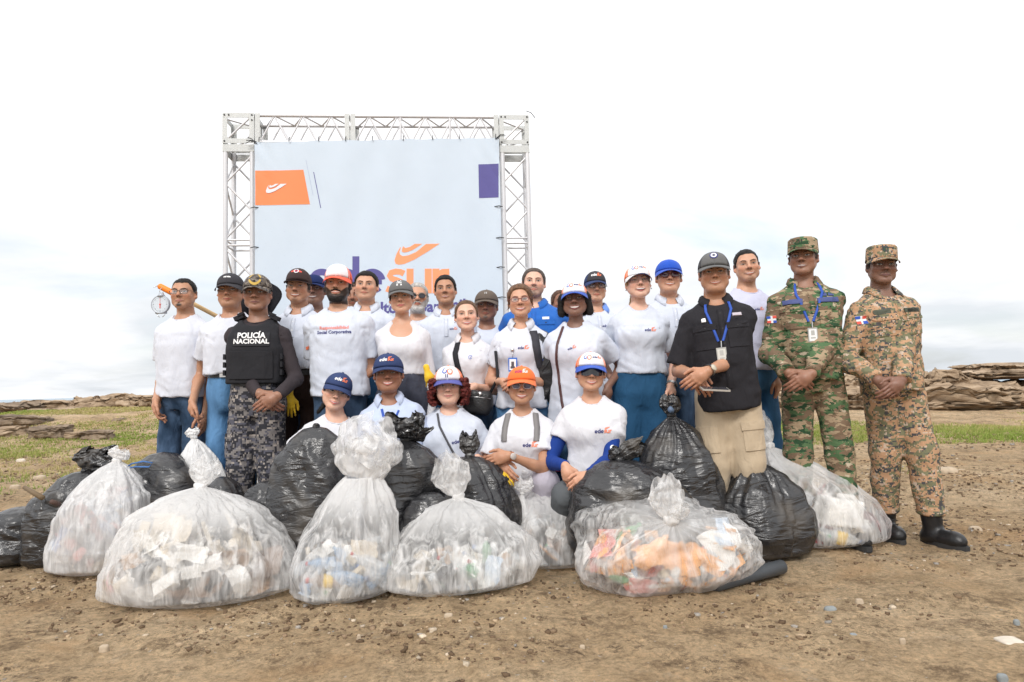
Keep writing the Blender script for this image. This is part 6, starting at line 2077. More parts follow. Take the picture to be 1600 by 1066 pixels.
rock(1571, 1002, 1612, 1020, 2.62, .10, 'white rectangular stone at the bottom right corner of the ground', 99, None, STONE_W, sq=6, amp=.06, name='stone', res=(24, 12))


def scatter_clods():
    rs = np.random.RandomState(5)
    ico = bpy.data.meshes.new('tmp'); import bmesh
    bm = bmesh.new(); bmesh.ops.create_cube(bm, size=1.5); bm.to_mesh(ico); bm.free()
    v0 = np.array([v.co[:] for v in ico.vertices]); f0 = np.array([p.vertices[:] for p in ico.polygons]); bpy.data.meshes.remove(ico)
    cols = np.array([(.15, .10, .062), (.21, .145, .09), (.27, .19, .12), (.42, .31, .20), (.58, .48, .36), (.36, .33, .29)])
    pr = [.38, .28, .16, .09, .05, .04]
    n = 36000
    y = 1.5 + 11 * rs.rand(n) ** 1.7; x = (rs.rand(n) * 2 - 1) * (y * .85 + .6)
    keep = (fbm(x * 1.3, y * 1.3, .5, 3, 53) * 1.6 + rs.rand(n) * 1.1 > .70); x, y = x[keep], y[keep]; n = len(x)
    s = .0020 + .0075 * rs.rand(n) ** 4.0 + .0008 * y
    V, F, C = [], [], []
    ci = rs.choice(6, n, p=pr)
    for i in range(n):
        d = v0 * (1 + .9 * (rs.rand(len(v0), 1) - .5)) * s[i] * np.array([1 + rs.rand() * .6, 1 + rs.rand() * .4, .8])
        a = rs.rand() * 6.28; ca, sa = math.cos(a), math.sin(a)
        d = np.stack([d[:, 0] * ca - d[:, 1] * sa, d[:, 0] * sa + d[:, 1] * ca, d[:, 2]], 1)
        V.append(d + [x[i], y[i], 0]); F.append(f0 + i * len(v0)); C.append(np.tile(cols[ci[i]] * (.8 + .4 * rs.rand()), (len(v0), 1)))
    V = np.concatenate(V); gz = ground_z(x, y) + ground_detail(x, y)
    V[:, 2] += np.repeat(gz + s * .15, len(v0))
    me = np_mesh('mud_clods', V, np.concatenate(F), smooth=True, col=np.concatenate(C))
    me.materials.append(mat('clod', attr=True, rough=.95, bump=.8, bscale=120, spec=.15))
    tag(link('mud_clods', me), kind='stuff')


scatter_clods()


def scatter_grass():
    rs = np.random.RandomState(11)
    n = 190000
    y = 7.2 + 22 * rs.rand(n) ** 1.25; x = (rs.rand(n) * 2 - 1) * (y * .86 + 1)
    d = fbm(x * .22, y * .34, .2, 4, 71) + .45 * vnoise(x * 1.7, y * 1.7, .3, 73) + .15
    w = np.clip((y - 7.0) / 2.6, 0, 1) * np.clip((27 - y) / 6, 0, 1)
    left = (x < -.6 * y + .3) & (y < 11.5)
    dens = np.clip(d * 1.7 + .24, 0, 1) * w * np.where(left, .25, 1) * np.where((x > 0) & (y > 15.4), 0, 1)
    k = rs.rand(n) < dens; x, y, d = x[k], y[k], d[k]; n = len(x)
    z = ground_z(x, y) + ground_detail(x, y) * .5
    nb = 3; V = np.zeros((n * nb, 3, 3), np.float32); C = np.zeros((n * nb, 3, 3), np.float32)
    for b in range(nb):
        a = rs.rand(n) * 6.28; h = (.012 + .040 * rs.rand(n)) * (1 + .25 * np.clip(d, 0, 1.5)); w_ = .0035 + .00055 * y
        ox, oy = rs.randn(n) * .035, rs.randn(n) * .035; lx, ly = rs.randn(n) * .022, rs.randn(n) * .022
        i = slice(b, n * nb, nb)
        V[i, 0] = np.stack([x + ox - np.cos(a) * w_, y + oy - np.sin(a) * w_, z - .01], 1)
        V[i, 1] = np.stack([x + ox + np.cos(a) * w_, y + oy + np.sin(a) * w_, z - .01], 1)
        V[i, 2] = np.stack([x + ox + lx, y + oy + ly, z + h], 1)
        t = np.clip(.62 + .9 * vnoise(x * .5, y * .5, 2., 77) + .35 * rs.randn(n), 0, 1)[:, None]
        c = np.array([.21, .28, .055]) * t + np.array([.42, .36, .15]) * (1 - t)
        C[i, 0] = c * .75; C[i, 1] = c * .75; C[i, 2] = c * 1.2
    V = V.reshape(-1, 3); F = np.arange(len(V)).reshape(-1, 3)
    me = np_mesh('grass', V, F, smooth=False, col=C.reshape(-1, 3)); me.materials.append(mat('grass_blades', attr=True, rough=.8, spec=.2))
    tag(link('grass', me), kind='stuff')


scatter_grass()

# ------------------------------------------------------------------ truss frame and banner
def unit_tube():
    mb = MB(); mb.tube([(0, 0, 0), (0, 0, 1)], 1.0, 10); me = bpy.data.meshes.new('tube'); me.from_pydata(mb.v, [], mb.f)
    me.polygons.foreach_set('use_smooth', [len(f) == 4 for f in mb.f]); me.update(); return me


ALU = mat('white_painted_truss', (.66, .66, .68), rough=.42, metal=.25, bump=.1, bscale=40, var=.12, vscale=9)
GALV = mat('galvanised_plate', (.50, .51, .50), rough=.5, metal=.45, bump=.25, bscale=120, var=.2, vscale=30)
TUBE = unit_tube(); TUBE.materials.append(ALU)
BOXM = bpy.data.meshes.new('plate'); _b = MB(); _b.box((0, 0, 0), (1, 1, 1)); BOXM.from_pydata(_b.v, [], _b.f); BOXM.materials.append(GALV); BOXM.update()
A_ = at(347, 181, 6.35); B_ = at(826, 175, 6.60)
XD = Vector((B_.x - A_.x, B_.y - A_.y, 0)); BL = XD.length; XD.normalize(); YD = Vector((-XD.y, XD.x, 0)); TZ = (A_.z + B_.z) / 2
TO = Vector((A_.x, A_.y, 0))


def tw(u, v, z): return TO + XD * u + YD * v + Vector((0, 0, z))


def rod(name, a, b, r, parent):
    o = bpy.data.objects.new(name, TUBE); COL.objects.link(o); o.parent = parent; d = b - a
    o.matrix_parent_inverse = world_inv(parent)
    q = d.to_track_quat('Z', 'Y').to_matrix().to_4x4()
    o.matrix_basis = Matrix.Translation(a) @ q @ Matrix.Diagonal((r, r, d.length, 1))
    return o


BAS = Matrix((XD, YD, Vector((0, 0, 1)))).transposed().to_4x4()


def plate(name, c, s, parent):
    o = bpy.data.objects.new(name, BOXM); COL.objects.link(o); o.parent = parent; o.matrix_parent_inverse = world_inv(parent)
    o.matrix_basis = Matrix.Translation(c) @ BAS @ Matrix.Diagonal((s[0], s[1], s[2], 1)); return o


S_ = .295; CR_ = .024


def tower(u0, label, flip=False):
    t = thing('truss_tower', label, 'truss', tw(u0 + S_ / 2, S_ / 2, 0), 'aluminium truss towers')
    zt = TZ - S_ - .012
    c = [(u0 + CR_, CR_), (u0 + S_ - CR_, CR_), (u0 + S_ - CR_, S_ - CR_), (u0 + CR_, S_ - CR_)]
    for u, v in c: rod('chord', tw(u, v, .03), tw(u, v, zt), CR_, t)
    for i in range(4):
        (u1, v1), (u2, v2) = c[i], c[(i + 1) % 4]
        z = zt - .10; k = i % 2
        for q in range(11):
            dz = .27
            if q in (3, 7):
                rod('brace', tw(u1, v1, z - .01), tw(u2, v2, z - .01), .0095, t); z -= .06
                rod('brace', tw(u1, v1, z), tw(u2, v2, z), .0095, t); z -= .03
            if z - dz < .1: break
            p1, p2 = (tw(u1, v1, z), tw(u2, v2, z - dz)) if (q + k) % 2 else (tw(u2, v2, z), tw(u1, v1, z - dz))
            rod('brace', p1, p2, .0095, t); z -= dz
        mu, mv = (u1 + u2) / 2, (v1 + v2) / 2
        for zz in (zt - .035, .065):
            off = Vector((0, 0, 0)); o_ = (mu - (u0 + S_ / 2), mv - S_ / 2); L = math.hypot(*o_)
            mu2, mv2 = mu + o_[0] / L * (CR_ - .004), mv + o_[1] / L * (CR_ - .004)
            plate('end_plate', tw(mu2, mv2, zz), (S_ - .002 if i % 2 == 0 else .007, .007 if i % 2 == 0 else S_ - .018, .070), t)
    plate('base_plate', tw(u0 + S_ / 2, S_ / 2, .012), (.46, .46, .012), t)
    return t


def corner(u0, label):
    t = thing('corner_block', label, 'truss', tw(u0 + S_ / 2, S_ / 2, TZ - S_), 'corner blocks of the truss frame')
    w_ = .046; z0, z1 = TZ - S_, TZ
    for v in (.004, S_ - .004):
        for zz in (z0 + w_ / 2, z1 - w_ / 2): plate('frame_bar', tw(u0 + S_ / 2, v, zz), (S_, .006, w_), t)
        for uu in (u0 + w_ / 2, u0 + S_ - w_ / 2): plate('frame_bar', tw(uu, v, (z0 + z1) / 2), (w_, .006, S_ - 2 * w_ - .001), t)
        rod('brace', tw(u0 + .04, v + (.01 if v < .1 else -.01), z0 + .04), tw(u0 + S_ - .04, v + (.01 if v < .1 else -.01), z1 - .04), .0095, t)
    for u in (u0 + .004, u0 + S_ - .004):
        for zz in (z0 + w_ / 2, z1 - w_ / 2): plate('frame_bar', tw(u, S_ / 2, zz), (.006, S_ - .018, w_), t)
        for vv in (.010 + w_ / 2, S_ - .010 - w_ / 2): plate('frame_bar', tw(u, vv, (z0 + z1) / 2), (.006, w_, S_ - 2 * w_ - .001), t)
    rod('brace', tw(u0 + .02, .03, z1 - .05), tw(u0 + S_ - .02, S_ - .03, z1 - .05), .008, t)
    rod('brace', tw(u0 + .02, S_ - .03, z0 + .05), tw(u0 + S_ - .02, .03, z0 + .05), .008, t)
    bm_ = MB()
    for (du, dz) in ((.02, .02), (S_ - .02, .02), (.02, S_ - .02), (S_ - .02, S_ - .02), (.06, S_ - .02), (S_ - .02, S_ - .07)):
        bm_.lathe([(.008, 0), (.008, .006), (.004, .008)], tw(u0 + du, .001, z0 + dz), -YD, 8)
    bm_.build('bolts', mat('bolt_dark', (.06, .06, .06), rough=.5, metal=.6), t)
    return t


def beam(u0, u1, label, n):
    t = thing('truss_beam', label, 'truss', tw((u0 + u1) / 2, S_ / 2, TZ - S_), 'aluminium top beams')
    r = .017
    cs = [(r + .004, TZ - r), (r + .004, TZ - S_ + r), (S_ - r - .004, TZ - S_ + r), (S_ - r - .004, TZ - r)]
    for v, z in cs: rod('chord', tw(u0 + .004, v, z), tw(u1 - .004, v, z), r, t)
    L = (u1 - u0 - .09) / n
    for i in range(4):
        (v1, za), (v2, zb) = cs[i], cs[(i + 1) % 4]
        for q in range(n):
            ua, ub = u0 + .045 + q * L, u0 + .045 + (q + 1) * L
            p1, p2 = (tw(ua, v1, za), tw(ub, v2, zb)) if (q + i // 2) % 2 else (tw(ua, v2, zb), tw(ub, v1, za))
            rod('brace', p1, p2, .0085, t)
    for u in (u0 + .025, u1 - .025):
        plate('end_plate', tw(u, .005, TZ - S_ / 2), (.046, .008, S_ - .002), t); plate('end_plate', tw(u, S_ - .005, TZ - S_ / 2), (.046, .008, S_ - .002), t)
        plate('end_plate', tw(u + (.021 if u > (u0 + u1) / 2 else -.021), S_ / 2, TZ - S_ + .028), (.006, S_ - .02, .05), t)
        plate('end_plate', tw(u + (.021 if u > (u0 + u1) / 2 else -.021), S_ / 2, TZ - .028), (.006, S_ - .02, .05), t)
    if n > 6:
        for q in (1, 2): rod('post', tw(u0 + (u1 - u0) * q / 3, cs[0][0], TZ), tw(u0 + (u1 - u0) * q / 3, cs[0][0], TZ - S_), .012, t)


tower(0, 'white metal truss tower holding the left side of the banner')
tower(BL - S_, 'white metal truss tower holding the right side of the banner')
corner(0, 'galvanised corner block on top of the left truss tower')
corner(BL - S_, 'galvanised corner block on top of the right truss tower')
_um = S_ + (545 - 400) / (778 - 400) * (BL - 2 * S_)
beam(S_ + .006, _um - .003, 'shorter left section of the top truss beam above the banner', 6)
beam(_um + .003, BL - S_ - .006, 'longer right section of the top truss beam above the banner', 10)


def on_banner(px, py):
    """Banner coordinates (u, z) of a photograph pixel."""
    d = CF + CR * ((px - 800) / F_PX) + CU * ((533 - py) / F_PX); o = Vector((0, 0, CAM_H))
    p0 = TO - YD * .03
    t = (p0 - o).dot(YD) / d.dot(YD); p = o + d * t
    return (p - TO).dot(XD), p.z


BU0, BZ1 = on_banner(398, 222); BU1, _z = on_banner(779.5, 215); BZ0 = .62


def cloth(u, z):
    s = (u - BU0) / (BU1 - BU0)
    w = .006 * math.sin(u * 7.3 + z * 1.1) + .004 * math.sin(u * 15 - z * 4) + .010 * math.sin(z * 3.1) * math.sin(s * math.pi)
    cor = math.exp(-((min(s, 1 - s)) / .06) ** 1.2) * math.exp(-((BZ1 - z) / .25) ** 1.0)
    return -.030 + w * .6 - .012 * cor * math.sin((u * 40 + z * 25))


def build_banner():
    nu, nz = 70, 80; vs = []
    for j in range(nz + 1):
        for i in range(nu + 1):
            u = BU0 + (BU1 - BU0) * i / nu; z = BZ0 + (BZ1 - BZ0) * j / nz
            zz = z
            if j == nz: zz = z + (_z - BZ1) * (i / nu) - .008 * abs(math.sin(i / nu * math.pi * 8)) + .002
            vs.append(tw(u, cloth(u, z), zz))
    root = thing('banner', 'large pale blue banner with purple and orange edesur lettering in the truss frame', 'banner', tw((BU0 + BU1) / 2, 0, BZ0))
    mb = MB(); mb.add(vs, grid_faces(nu + 1, nz + 1)); mb.build('cloth', mat('banner_vinyl', (.58, .665, .76), rough=.6, bump=.15, bscale=500, var=.02), root, True)

    def prt(name, g, m, off=.0018, px=True):
        V, F = g
        P = [on_banner(*p) for p in V] if px else V
        P, F = subdivide2d(P, F, .06)
        mb = MB(); mb.add([tw(u, cloth(u, z) - off, z) for u, z in P], F); o = mb.build(name, m, root); return o
    OR, PU = mat('banner_orange', (.88, .25, .09), rough=.6), mat('banner_purple', (.095, .085, .29), rough=.6)
    OR2 = mat('banner_light_orange', (.95, .33, .15), rough=.6)
    prt('orange_panel', poly([(399, 267), (474, 265.5), (484, 319), (399, 321)]), OR)
    prt('purple_panel', poly([(747.5, 257), (779, 256), (779, 308.5), (748.5, 309.5)]), PU)
    prt('thin_line', strip([(490, 269), (501, 325)], 1.1), PU); prt('thin_line', strip([(478, 250), (489, 305)], .5), mat('faint_line', (.4, .45, .6)))
    k = .33
    prt('emblem', ([(416 + (p[0] - 765) * .101, 302 - (245 - p[1]) * .098) for p in poly(SW1)[0]], poly(SW1)[1]), mat('banner_white', (.75, .76, .80)), .006)
    prt('emblem', ([(416 + (p[0] - 765) * .101, 302 - (245 - p[1]) * .098) for p in poly(SW2)[0]], poly(SW2)[1]), mat('banner_white', (.75, .76, .80)), .006)
    q = lambda p: (450 + p[0] / 4.571, 360 + p[1] / 4.571)
    prt('swoosh', ([q(p) for p in SW1], poly(SW1)[1]), OR2); prt('swoosh', ([q(p) for p in SW2], poly(SW2)[1]), OR2)
    # wordmark: x from 482 to 704, baseline 457, x-height 38
    bx, by, xh = 482.5, 458.5, 38.6
    ex = lambda g, dx, sx: ([(bx + dx * xh + p[0] * xh * sx, by - p[1] * xh - (p[0] * sx + dx) * xh * -.0) for p in g[0]], g[1])
    for nm, g, dx, m in (('letter', merge(_e()), 0.0, PU), ('letter', merge(_d()), 1.00, PU), ('letter', merge(_e()), 2.06, PU), ('letter', merge(_s()), 3.02, OR2), ('letter', merge(_u()), 3.94, OR2), ('letter', merge(_r()), 4.98, OR2)):
        prt(nm, ex(g, dx, 1.04), m)
    for txt, x, y, s in (('lto', 594, 489, 24), ('para', 655, 487, 24), ('mil', 699, 484, 24)):
        V, F = text2d(txt, 1.0, .035, 'LEFT'); prt('lettering', ([(x + p[0] * s, y - p[1] * s) for p in V], F), PU)
    # faint printed dots
    mb = MB()
    for j in range(16):
        for i in range(20):
            u, z = BU0 + .10 + i * .115 + (j % 2) * .057, BZ1 - .75 - j * .115
            if u > BU1 - .05 or z < BZ0 + .1: continue
            mb.add([tw(u + dx, cloth(u, z) - .0012, z + dz) for dx, dz in ((-.004, 0), (0, -.004), (.004, 0), (0, .004))], [(0, 1, 2, 3)])
    tag(mb.build('printed_dots', mat('dot_print', (.51, .57, .68), rough=.6), root), kind='stuff')
    for px, py in ((405, 221), (452, 221), (498, 220), (540, 220), (582, 219), (630, 219), (676, 218), (718, 217), (774, 216)):
        u, z = on_banner(px, py); m2 = MB(); m2.tube([tw(u, -.045, z - .008), tw(u + .004, -.05, z + .03), tw(u + .002, -.01, z + .05)], .004, 5); m2.build('cable_tie', BLACK_PL, root)
    for px, py in ((398, 325), (398, 387), (779, 323), (781, 372), (782, 418), (784, 465)):
        u, z = on_banner(px, py); m2 = MB(); m2.tube([tw(u - .04, -.025, z), tw(u, -.05, z + .003), tw(u + .04, -.025, z + .002)], .0045, 5); m2.build('cable_tie', BLACK_PL, root)
    m2 = MB()
    for (a, b) in (((385, 220), (402, 225)), ((384, 225), (401, 222)), ((388, 216), (400, 224)), ((774, 218), (790, 213)), ((776, 216), (788, 211)), ((822, 174), (836, 185))):
        u1, z1 = on_banner(*a); u2, z2 = on_banner(*b); m2.tube([tw(u1, -.04, z1), tw((u1 + u2) / 2, -.06, (z1 + z2) / 2 + .01), tw(u2, -.04, z2)], .004, 5)
    m2.build('corner_rope', BLACK_PL, root)


build_banner()
#PART6
# ------------------------------------------------------------------ the group
for i, P in enumerate(PEOPLE):
    build_person(P)

# ------------------------------------------------------------------ rubbish bags
def plastic(name, kind):
    if name in MATS: return MATS[name]
    m = bpy.data.materials.new(name); m.use_nodes = True; nt = m.node_tree; n, l = nt.nodes, nt.links; p = n['Principled BSDF']
    tc = n.new('ShaderNodeTexCoord')
    mp = n.new('ShaderNodeMapping'); mp.inputs['Scale'].default_value = (1, 1, .55); l.new(tc.outputs['Object'], mp.inputs[0])
    z1 = n.new('ShaderNodeTexNoise'); z1.noise_type = 'RIDGED_MULTIFRACTAL'; z1.inputs['Scale'].default_value = 4.0; z1.inputs['Detail'].default_value = 4; z1.inputs['Distortion'].default_value = 1.6
    l.new(mp.outputs[0], z1.inputs['Vector'])
    mp2 = n.new('ShaderNodeMapping'); mp2.inputs['Scale'].default_value = (1.2, 1.4, 4.0) if kind == 'black' else (4.2, 4.2, .9); mp2.inputs['Rotation'].default_value = (.3, .5, .3) if kind == 'black' else (.1, .2, 0); l.new(tc.outputs['Object'], mp2.inputs[0])
    z2 = n.new('ShaderNodeTexNoise'); z2.inputs['Scale'].default_value = 5.5; z2.inputs['Detail'].default_value = 5; z2.inputs['Distortion'].default_value = 1.2; l.new(mp2.outputs[0], z2.inputs['Vector'])
    b1 = n.new('ShaderNodeBump'); b1.inputs['Strength'].default_value = .55; b1.inputs['Distance'].default_value = .012; l.new(z1.outputs[0], b1.inputs['Height'])
    b2 = n.new('ShaderNodeBump'); b2.inputs['Strength'].default_value = .8; b2.inputs['Distance'].default_value = .02; l.new(z2.outputs[0], b2.inputs['Height']); l.new(b1.outputs[0], b2.inputs['Normal'])
    l.new(b2.outputs[0], p.inputs['Normal'])
    if kind == 'black':
        p.inputs['Base Color'].default_value = (.020, .020, .022, 1); p.inputs['Roughness'].default_value = .26; p.inputs['Specular IOR Level'].default_value = .8
        d = n.new('ShaderNodeTexNoise'); d.inputs['Scale'].default_value = 5; d.inputs['Detail'].default_value = 7; l.new(tc.outputs['Object'], d.inputs['Vector'])
        r = n.new('ShaderNodeValToRGB'); e = r.color_ramp.elements; e[0].position = .52; e[0].color = (.018, .018, .020, 1); e[1].position = .78; e[1].color = (.085, .072, .058, 1)
        l.new(d.outputs[0], r.inputs[0]); l.new(r.outputs[0], p.inputs['Base Color'])
        rr = n.new('ShaderNodeMapRange'); rr.inputs[1].default_value = .4; rr.inputs[2].default_value = .75; rr.inputs[3].default_value = .20; rr.inputs[4].default_value = .50; l.new(d.outputs[0], rr.inputs[0]); l.new(rr.outputs[0], p.inputs['Roughness'])
    else:
        milky = {'clear': (.27, .72), 'milky': (.62, .90), 'white': (.97, 1.0), 'veil': (.20, .66)}[kind]
        p.inputs['Base Color'].default_value = (.95, .945, .94, 1); p.inputs['Roughness'].default_value = .28; p.inputs['Specular IOR Level'].default_value = .6
        tl = n.new('ShaderNodeBsdfTranslucent'); tl.inputs[0].default_value = (.96, .955, .95, 1)
        ms = n.new('ShaderNodeMixShader'); ms.inputs[0].default_value = .35; l.new(p.outputs[0], ms.inputs[1]); l.new(tl.outputs[0], ms.inputs[2])
        tr = n.new('ShaderNodeBsdfTransparent'); tr.inputs[0].default_value = (.97, .97, .97, 1)
        z3 = n.new('ShaderNodeTexNoise'); z3.inputs['Scale'].default_value = 4.2; z3.inputs['Detail'].default_value = 5; z3.inputs['Distortion'].default_value = 2.0; l.new(mp2.outputs[0], z3.inputs['Vector'])
        mr = n.new('ShaderNodeMapRange'); mr.inputs[1].default_value = .38; mr.inputs[2].default_value = .66; mr.inputs[3].default_value = milky[0]; mr.inputs[4].default_value = milky[1]; l.new(z3.outputs[0], mr.inputs[0])
        # gathered film near folds is denser: the 'Fold' attribute is stored with the mesh
        at_ = n.new('ShaderNodeAttribute'); at_.attribute_name = 'Col'
        mx = n.new('ShaderNodeMath'); mx.operation = 'MAXIMUM'; l.new(mr.outputs[0], mx.inputs[0]); l.new(at_.outputs['Fac'], mx.inputs[1])
        m2 = n.new('ShaderNodeMixShader'); l.new(mx.outputs[0], m2.inputs[0]); l.new(tr.outputs[0], m2.inputs[1]); l.new(ms.outputs[0], m2.inputs[2])
        l.new(m2.outputs[0], n['Material Output'].inputs[0])
    MATS[name] = m
    return m


BLACKB = plastic('black_bag_film', 'black'); CLEARB = plastic('clear_bag_film', 'clear'); MILKB = plastic('milky_bag_film', 'milky'); WHITEB = plastic('white_bag_film', 'white')


def profile(kind):
    """(s, radius, height) of the sack from its base to the neck."""
    if kind == 'sack': return [(0, .0, .0), (.10, .62, .0), (.20, .90, .05), (.34, 1.0, .22), (.50, .98, .44), (.64, .86, .64), (.78, .60, .82), (.90, .30, .94), (1, .07, 1.0)]
    if kind == 'tall': return [(0, .0, .0), (.10, .68, .0), (.18, .95, .06), (.32, 1.0, .22), (.50, .93, .46), (.66, .74, .68), (.80, .46, .84), (.92, .20, .95), (1, .09, 1.0)]
    if kind == 'low': return [(0, .0, .0), (.12, .74, .0), (.22, .97, .07), (.36, 1.0, .28), (.52, .93, .54), (.66, .78, .74), (.80, .52, .88), (.92, .24, .96), (1, .07, 1.0)]
    if kind == 'open': return [(0, .0, .0), (.10, .68, .0), (.18, .95, .06), (.32, 1.0, .22), (.50, .93, .46), (.66, .80, .68), (.80, .62, .84), (.92, .45, .95), (1, .36, 1.0)]
    if kind == 'lump': return [(0, .0, .0), (.12, .72, .0), (.22, .95, .06), (.36, 1.0, .28), (.52, .97, .55), (.68, .84, .78), (.82, .58, .92), (.93, .28, .985), (1, .04, 1.0)]


class Bag: pass


def bag_surface(x, y, a, b, h, kind, neck=(0, 0), rot=0, seed=0, pl=1.0, cr=1.0, sq=2.4, res=(112, 68), z0=0, tip=0.0):
    pr = np.array(profile(kind)); nu, nv = res
    if kind == 'lump' and pl == 1.0: pl = .22
    s = np.linspace(0, 1, nv); th = np.linspace(0, 2 * np.pi, nu, endpoint=False)
    S, TH = np.meshgrid(s, th, indexing='ij'); S, TH = S.ravel(), TH.ravel()
    Rr = np.interp(S, pr[:, 0], pr[:, 1]); Z = np.interp(S, pr[:, 0], pr[:, 2])
    rs = np.random.RandomState(seed + 100)
    ct, st = np.cos(TH), np.sin(TH); sp = (np.abs(ct) ** sq + np.abs(st) ** sq) ** (-1 / sq)
    low = 1 + .10 * np.sin(TH * 2 + rs.rand() * 6) * np.sin(Z * 3) + .07 * np.sin(TH * 3 + rs.rand() * 6) + .06 * vnoise(ct * 1.3 + seed, st * 1.3, Z * 2.5, seed)
    # pleats running to the neck
    w = np.clip((Z - .25) / .75, 0, 1) ** 1.3
    tw_ = .25 * np.sin(Z * 3 + seed)
    ple = 0
    for f_, am in ((9, .34), (14, .28), (23, .22), (37, .14)):
        ple = ple + am * np.abs(np.sin((TH + tw_ + .15 * vnoise(ct * 2, st * 2, Z * 3, seed + f_)) * f_ / 2 + rs.rand() * 6))
    X3, Y3, Z3 = ct * a * Rr, st * b * Rr, Z * h
    crm = ridged(X3 * 4.0 + Z3 * 3 + 3 * vnoise(X3 * 3, Y3 * 3, Z3 * 3, seed + 1) * .5 + seed, Y3 * 5.0, Z3 * 6.0 - X3 * 3, 3, seed + 2, .5)
    crm2 = ridged(X3 * 15 + Z3 * 6, Y3 * 15, Z3 * 11 - X3 * 5, 2, seed + 5)
    base_in = np.clip(Z / .10, 0, 1)
    if kind == 'lump': lf = ridged(ct * 1.5 + Z * 1.5 + seed, st * 1.5, Z * 5.5 + ct * 1.2, 2, seed + 31)
    else: lf = ridged(ct * 3.6 + seed, st * 3.6, Z * 1.1, 2, seed + 31)
    lump = vnoise(X3 * 5.2 + seed, Y3 * 5.2, Z3 * 5.2, seed + 9)
    rad = Rr * sp ** .75 * low + Rr * (-.30 * pl * ple * w) + (Rr + .12) * (.036 * cr * (crm - .3) + .075 * cr * (lf - .35) + .008 * cr * crm2 + .075 * lump * cr) * base_in
    cx = neck[0] * (Z ** 1.5); cy = neck[1] * (Z ** 1.5)
    px = ct * a * rad + cx; py = st * b * rad + cy
    pz = Z * h * (1 + .05 * lump * np.sin(np.pi * Z)) + h * .03 * crm * np.sin(np.pi * np.clip(Z, 0, 1))
    if tip:
        ct_, st_ = math.cos(tip), math.sin(tip); zc = pz - h * .45
        py, pz = py * ct_ - zc * st_, py * st_ + zc * ct_
        topz = pz[-nu:].mean(); lo_, hi_ = np.percentile(pz, 3), pz.max(); k_ = h / (hi_ - lo_)
        tipz = (topz - lo_) * k_; tipy = py[-nu:].mean(); pz = (pz - lo_) * k_
        pz = np.where(pz < 0, pz * .08, pz); pz = np.maximum(pz, .0)
    c_, s_ = math.cos(rot), math.sin(rot)
    X = x + px * c_ - py * s_; Y = y + px * s_ + py * c_
    gz = ground_z(X, Y)
    V = np.stack([X, Y, pz + gz * (1 - Z) + z0 + .004], 1)
    if tip: neck = (0, tipy); h = tipz
    fold = np.clip((ple - .55) * 1.6, 0, 1) * w * .55 + np.clip(.55 - crm * .9, 0, .0)
    fold = np.clip(fold + .35 * np.clip((Z - .8) / .2, 0, 1), 0, .95)
    fold = np.maximum(fold, .75 * np.clip((lf - .55) / .35, 0, 1)); fold = np.maximum(fold, .6 * np.clip((crm - .60) / .3, 0, 1)); fold = np.maximum(fold, .72 * np.clip((Z - (.42 if not tip else .62)) / .4, 0, 1))
    i, j = np.meshgrid(np.arange(nv - 1), np.arange(nu), indexing='ij'); A = (i * nu + j).ravel(); B = (i * nu + (j + 1) % nu).ravel()
    F = np.stack([A, B, B + nu, A + nu], 1)
    top = Vector((x + neck[0] * c_ - neck[1] * s_, y + neck[0] * s_ + neck[1] * c_, h + z0))
    return V, F, np.repeat(fold[:, None], 3, 1), top


def tail_mesh(base, dirv, L, r0, r1, seed, flat=.5, wide=(1, 0, 0), ruffle=.25, nu=90, nv=26, curl=.2, closed=.0):
    """Loose film above the knot: narrow at the knot, flaring into a ruffled, crumpled opening."""
    d = Vector(dirv).normalized(); wv = Vector(wide); wv = (wv - d * wv.dot(d)).normalized(); nv_ = d.cross(wv)
    th = np.linspace(0, 2 * np.pi, nu, endpoint=False); t = np.linspace(0, 1, nv)
    Tt, TH = np.meshgrid(t, th, indexing='ij'); Tt, TH = Tt.ravel(), TH.ravel()
    r = r0 + (r1 - r0) * np.sin(np.clip(Tt * (1.25 + closed), 0, 2) * np.pi / 2) ** .8
    ple = np.abs(np.sin(TH * 6.5 + seed)) * .5 + np.abs(np.sin(TH * 11 + 2 * seed)) * .3 + .2 * np.abs(np.sin(TH * 19))
    r = r * (1 - ruffle * (ple - .4) * (1 - .3 * Tt))
    u = np.cos(TH) * r; v = np.sin(TH) * r * flat + curl * L * (Tt ** 2) * .5
    n1 = vnoise(u * 18 + seed, v * 18, Tt * 4, seed); n2 = vnoise(u * 34 + seed, v * 34, Tt * 9, seed + 3)
    hgt = L * Tt * (1 + .16 * np.sin(TH * 2 + seed) * Tt + .05 * np.sin(TH * 5 + seed * 2) * Tt)
    amp = .022 * (r1 / .1) * np.clip(Tt * 3, 0, 1)
    u = u + n1 * amp; v = v + n2 * amp; hgt = hgt + .6 * amp * vnoise(TH * 4, Tt * 6, seed, seed + 5)
    V = np.array(base) + u[:, None] * np.array(wv) + v[:, None] * np.array(nv_) + hgt[:, None] * np.array(d)
    i, j = np.meshgrid(np.arange(nv - 1), np.arange(nu), indexing='ij'); A = (i * nu + j).ravel(); B = (i * nu + (j + 1) % nu).ravel()
    fold = np.clip(.75 - Tt * .9, 0, 1) * .9 + .35 * np.clip((n2 - .1) * 1.5, 0, 1)
    fold = np.maximum(fold, .55 * (Tt > .96))
    return V, np.stack([A, B, B + nu, A + nu], 1), np.repeat(np.clip(fold, 0, .95)[:, None], 3, 1)


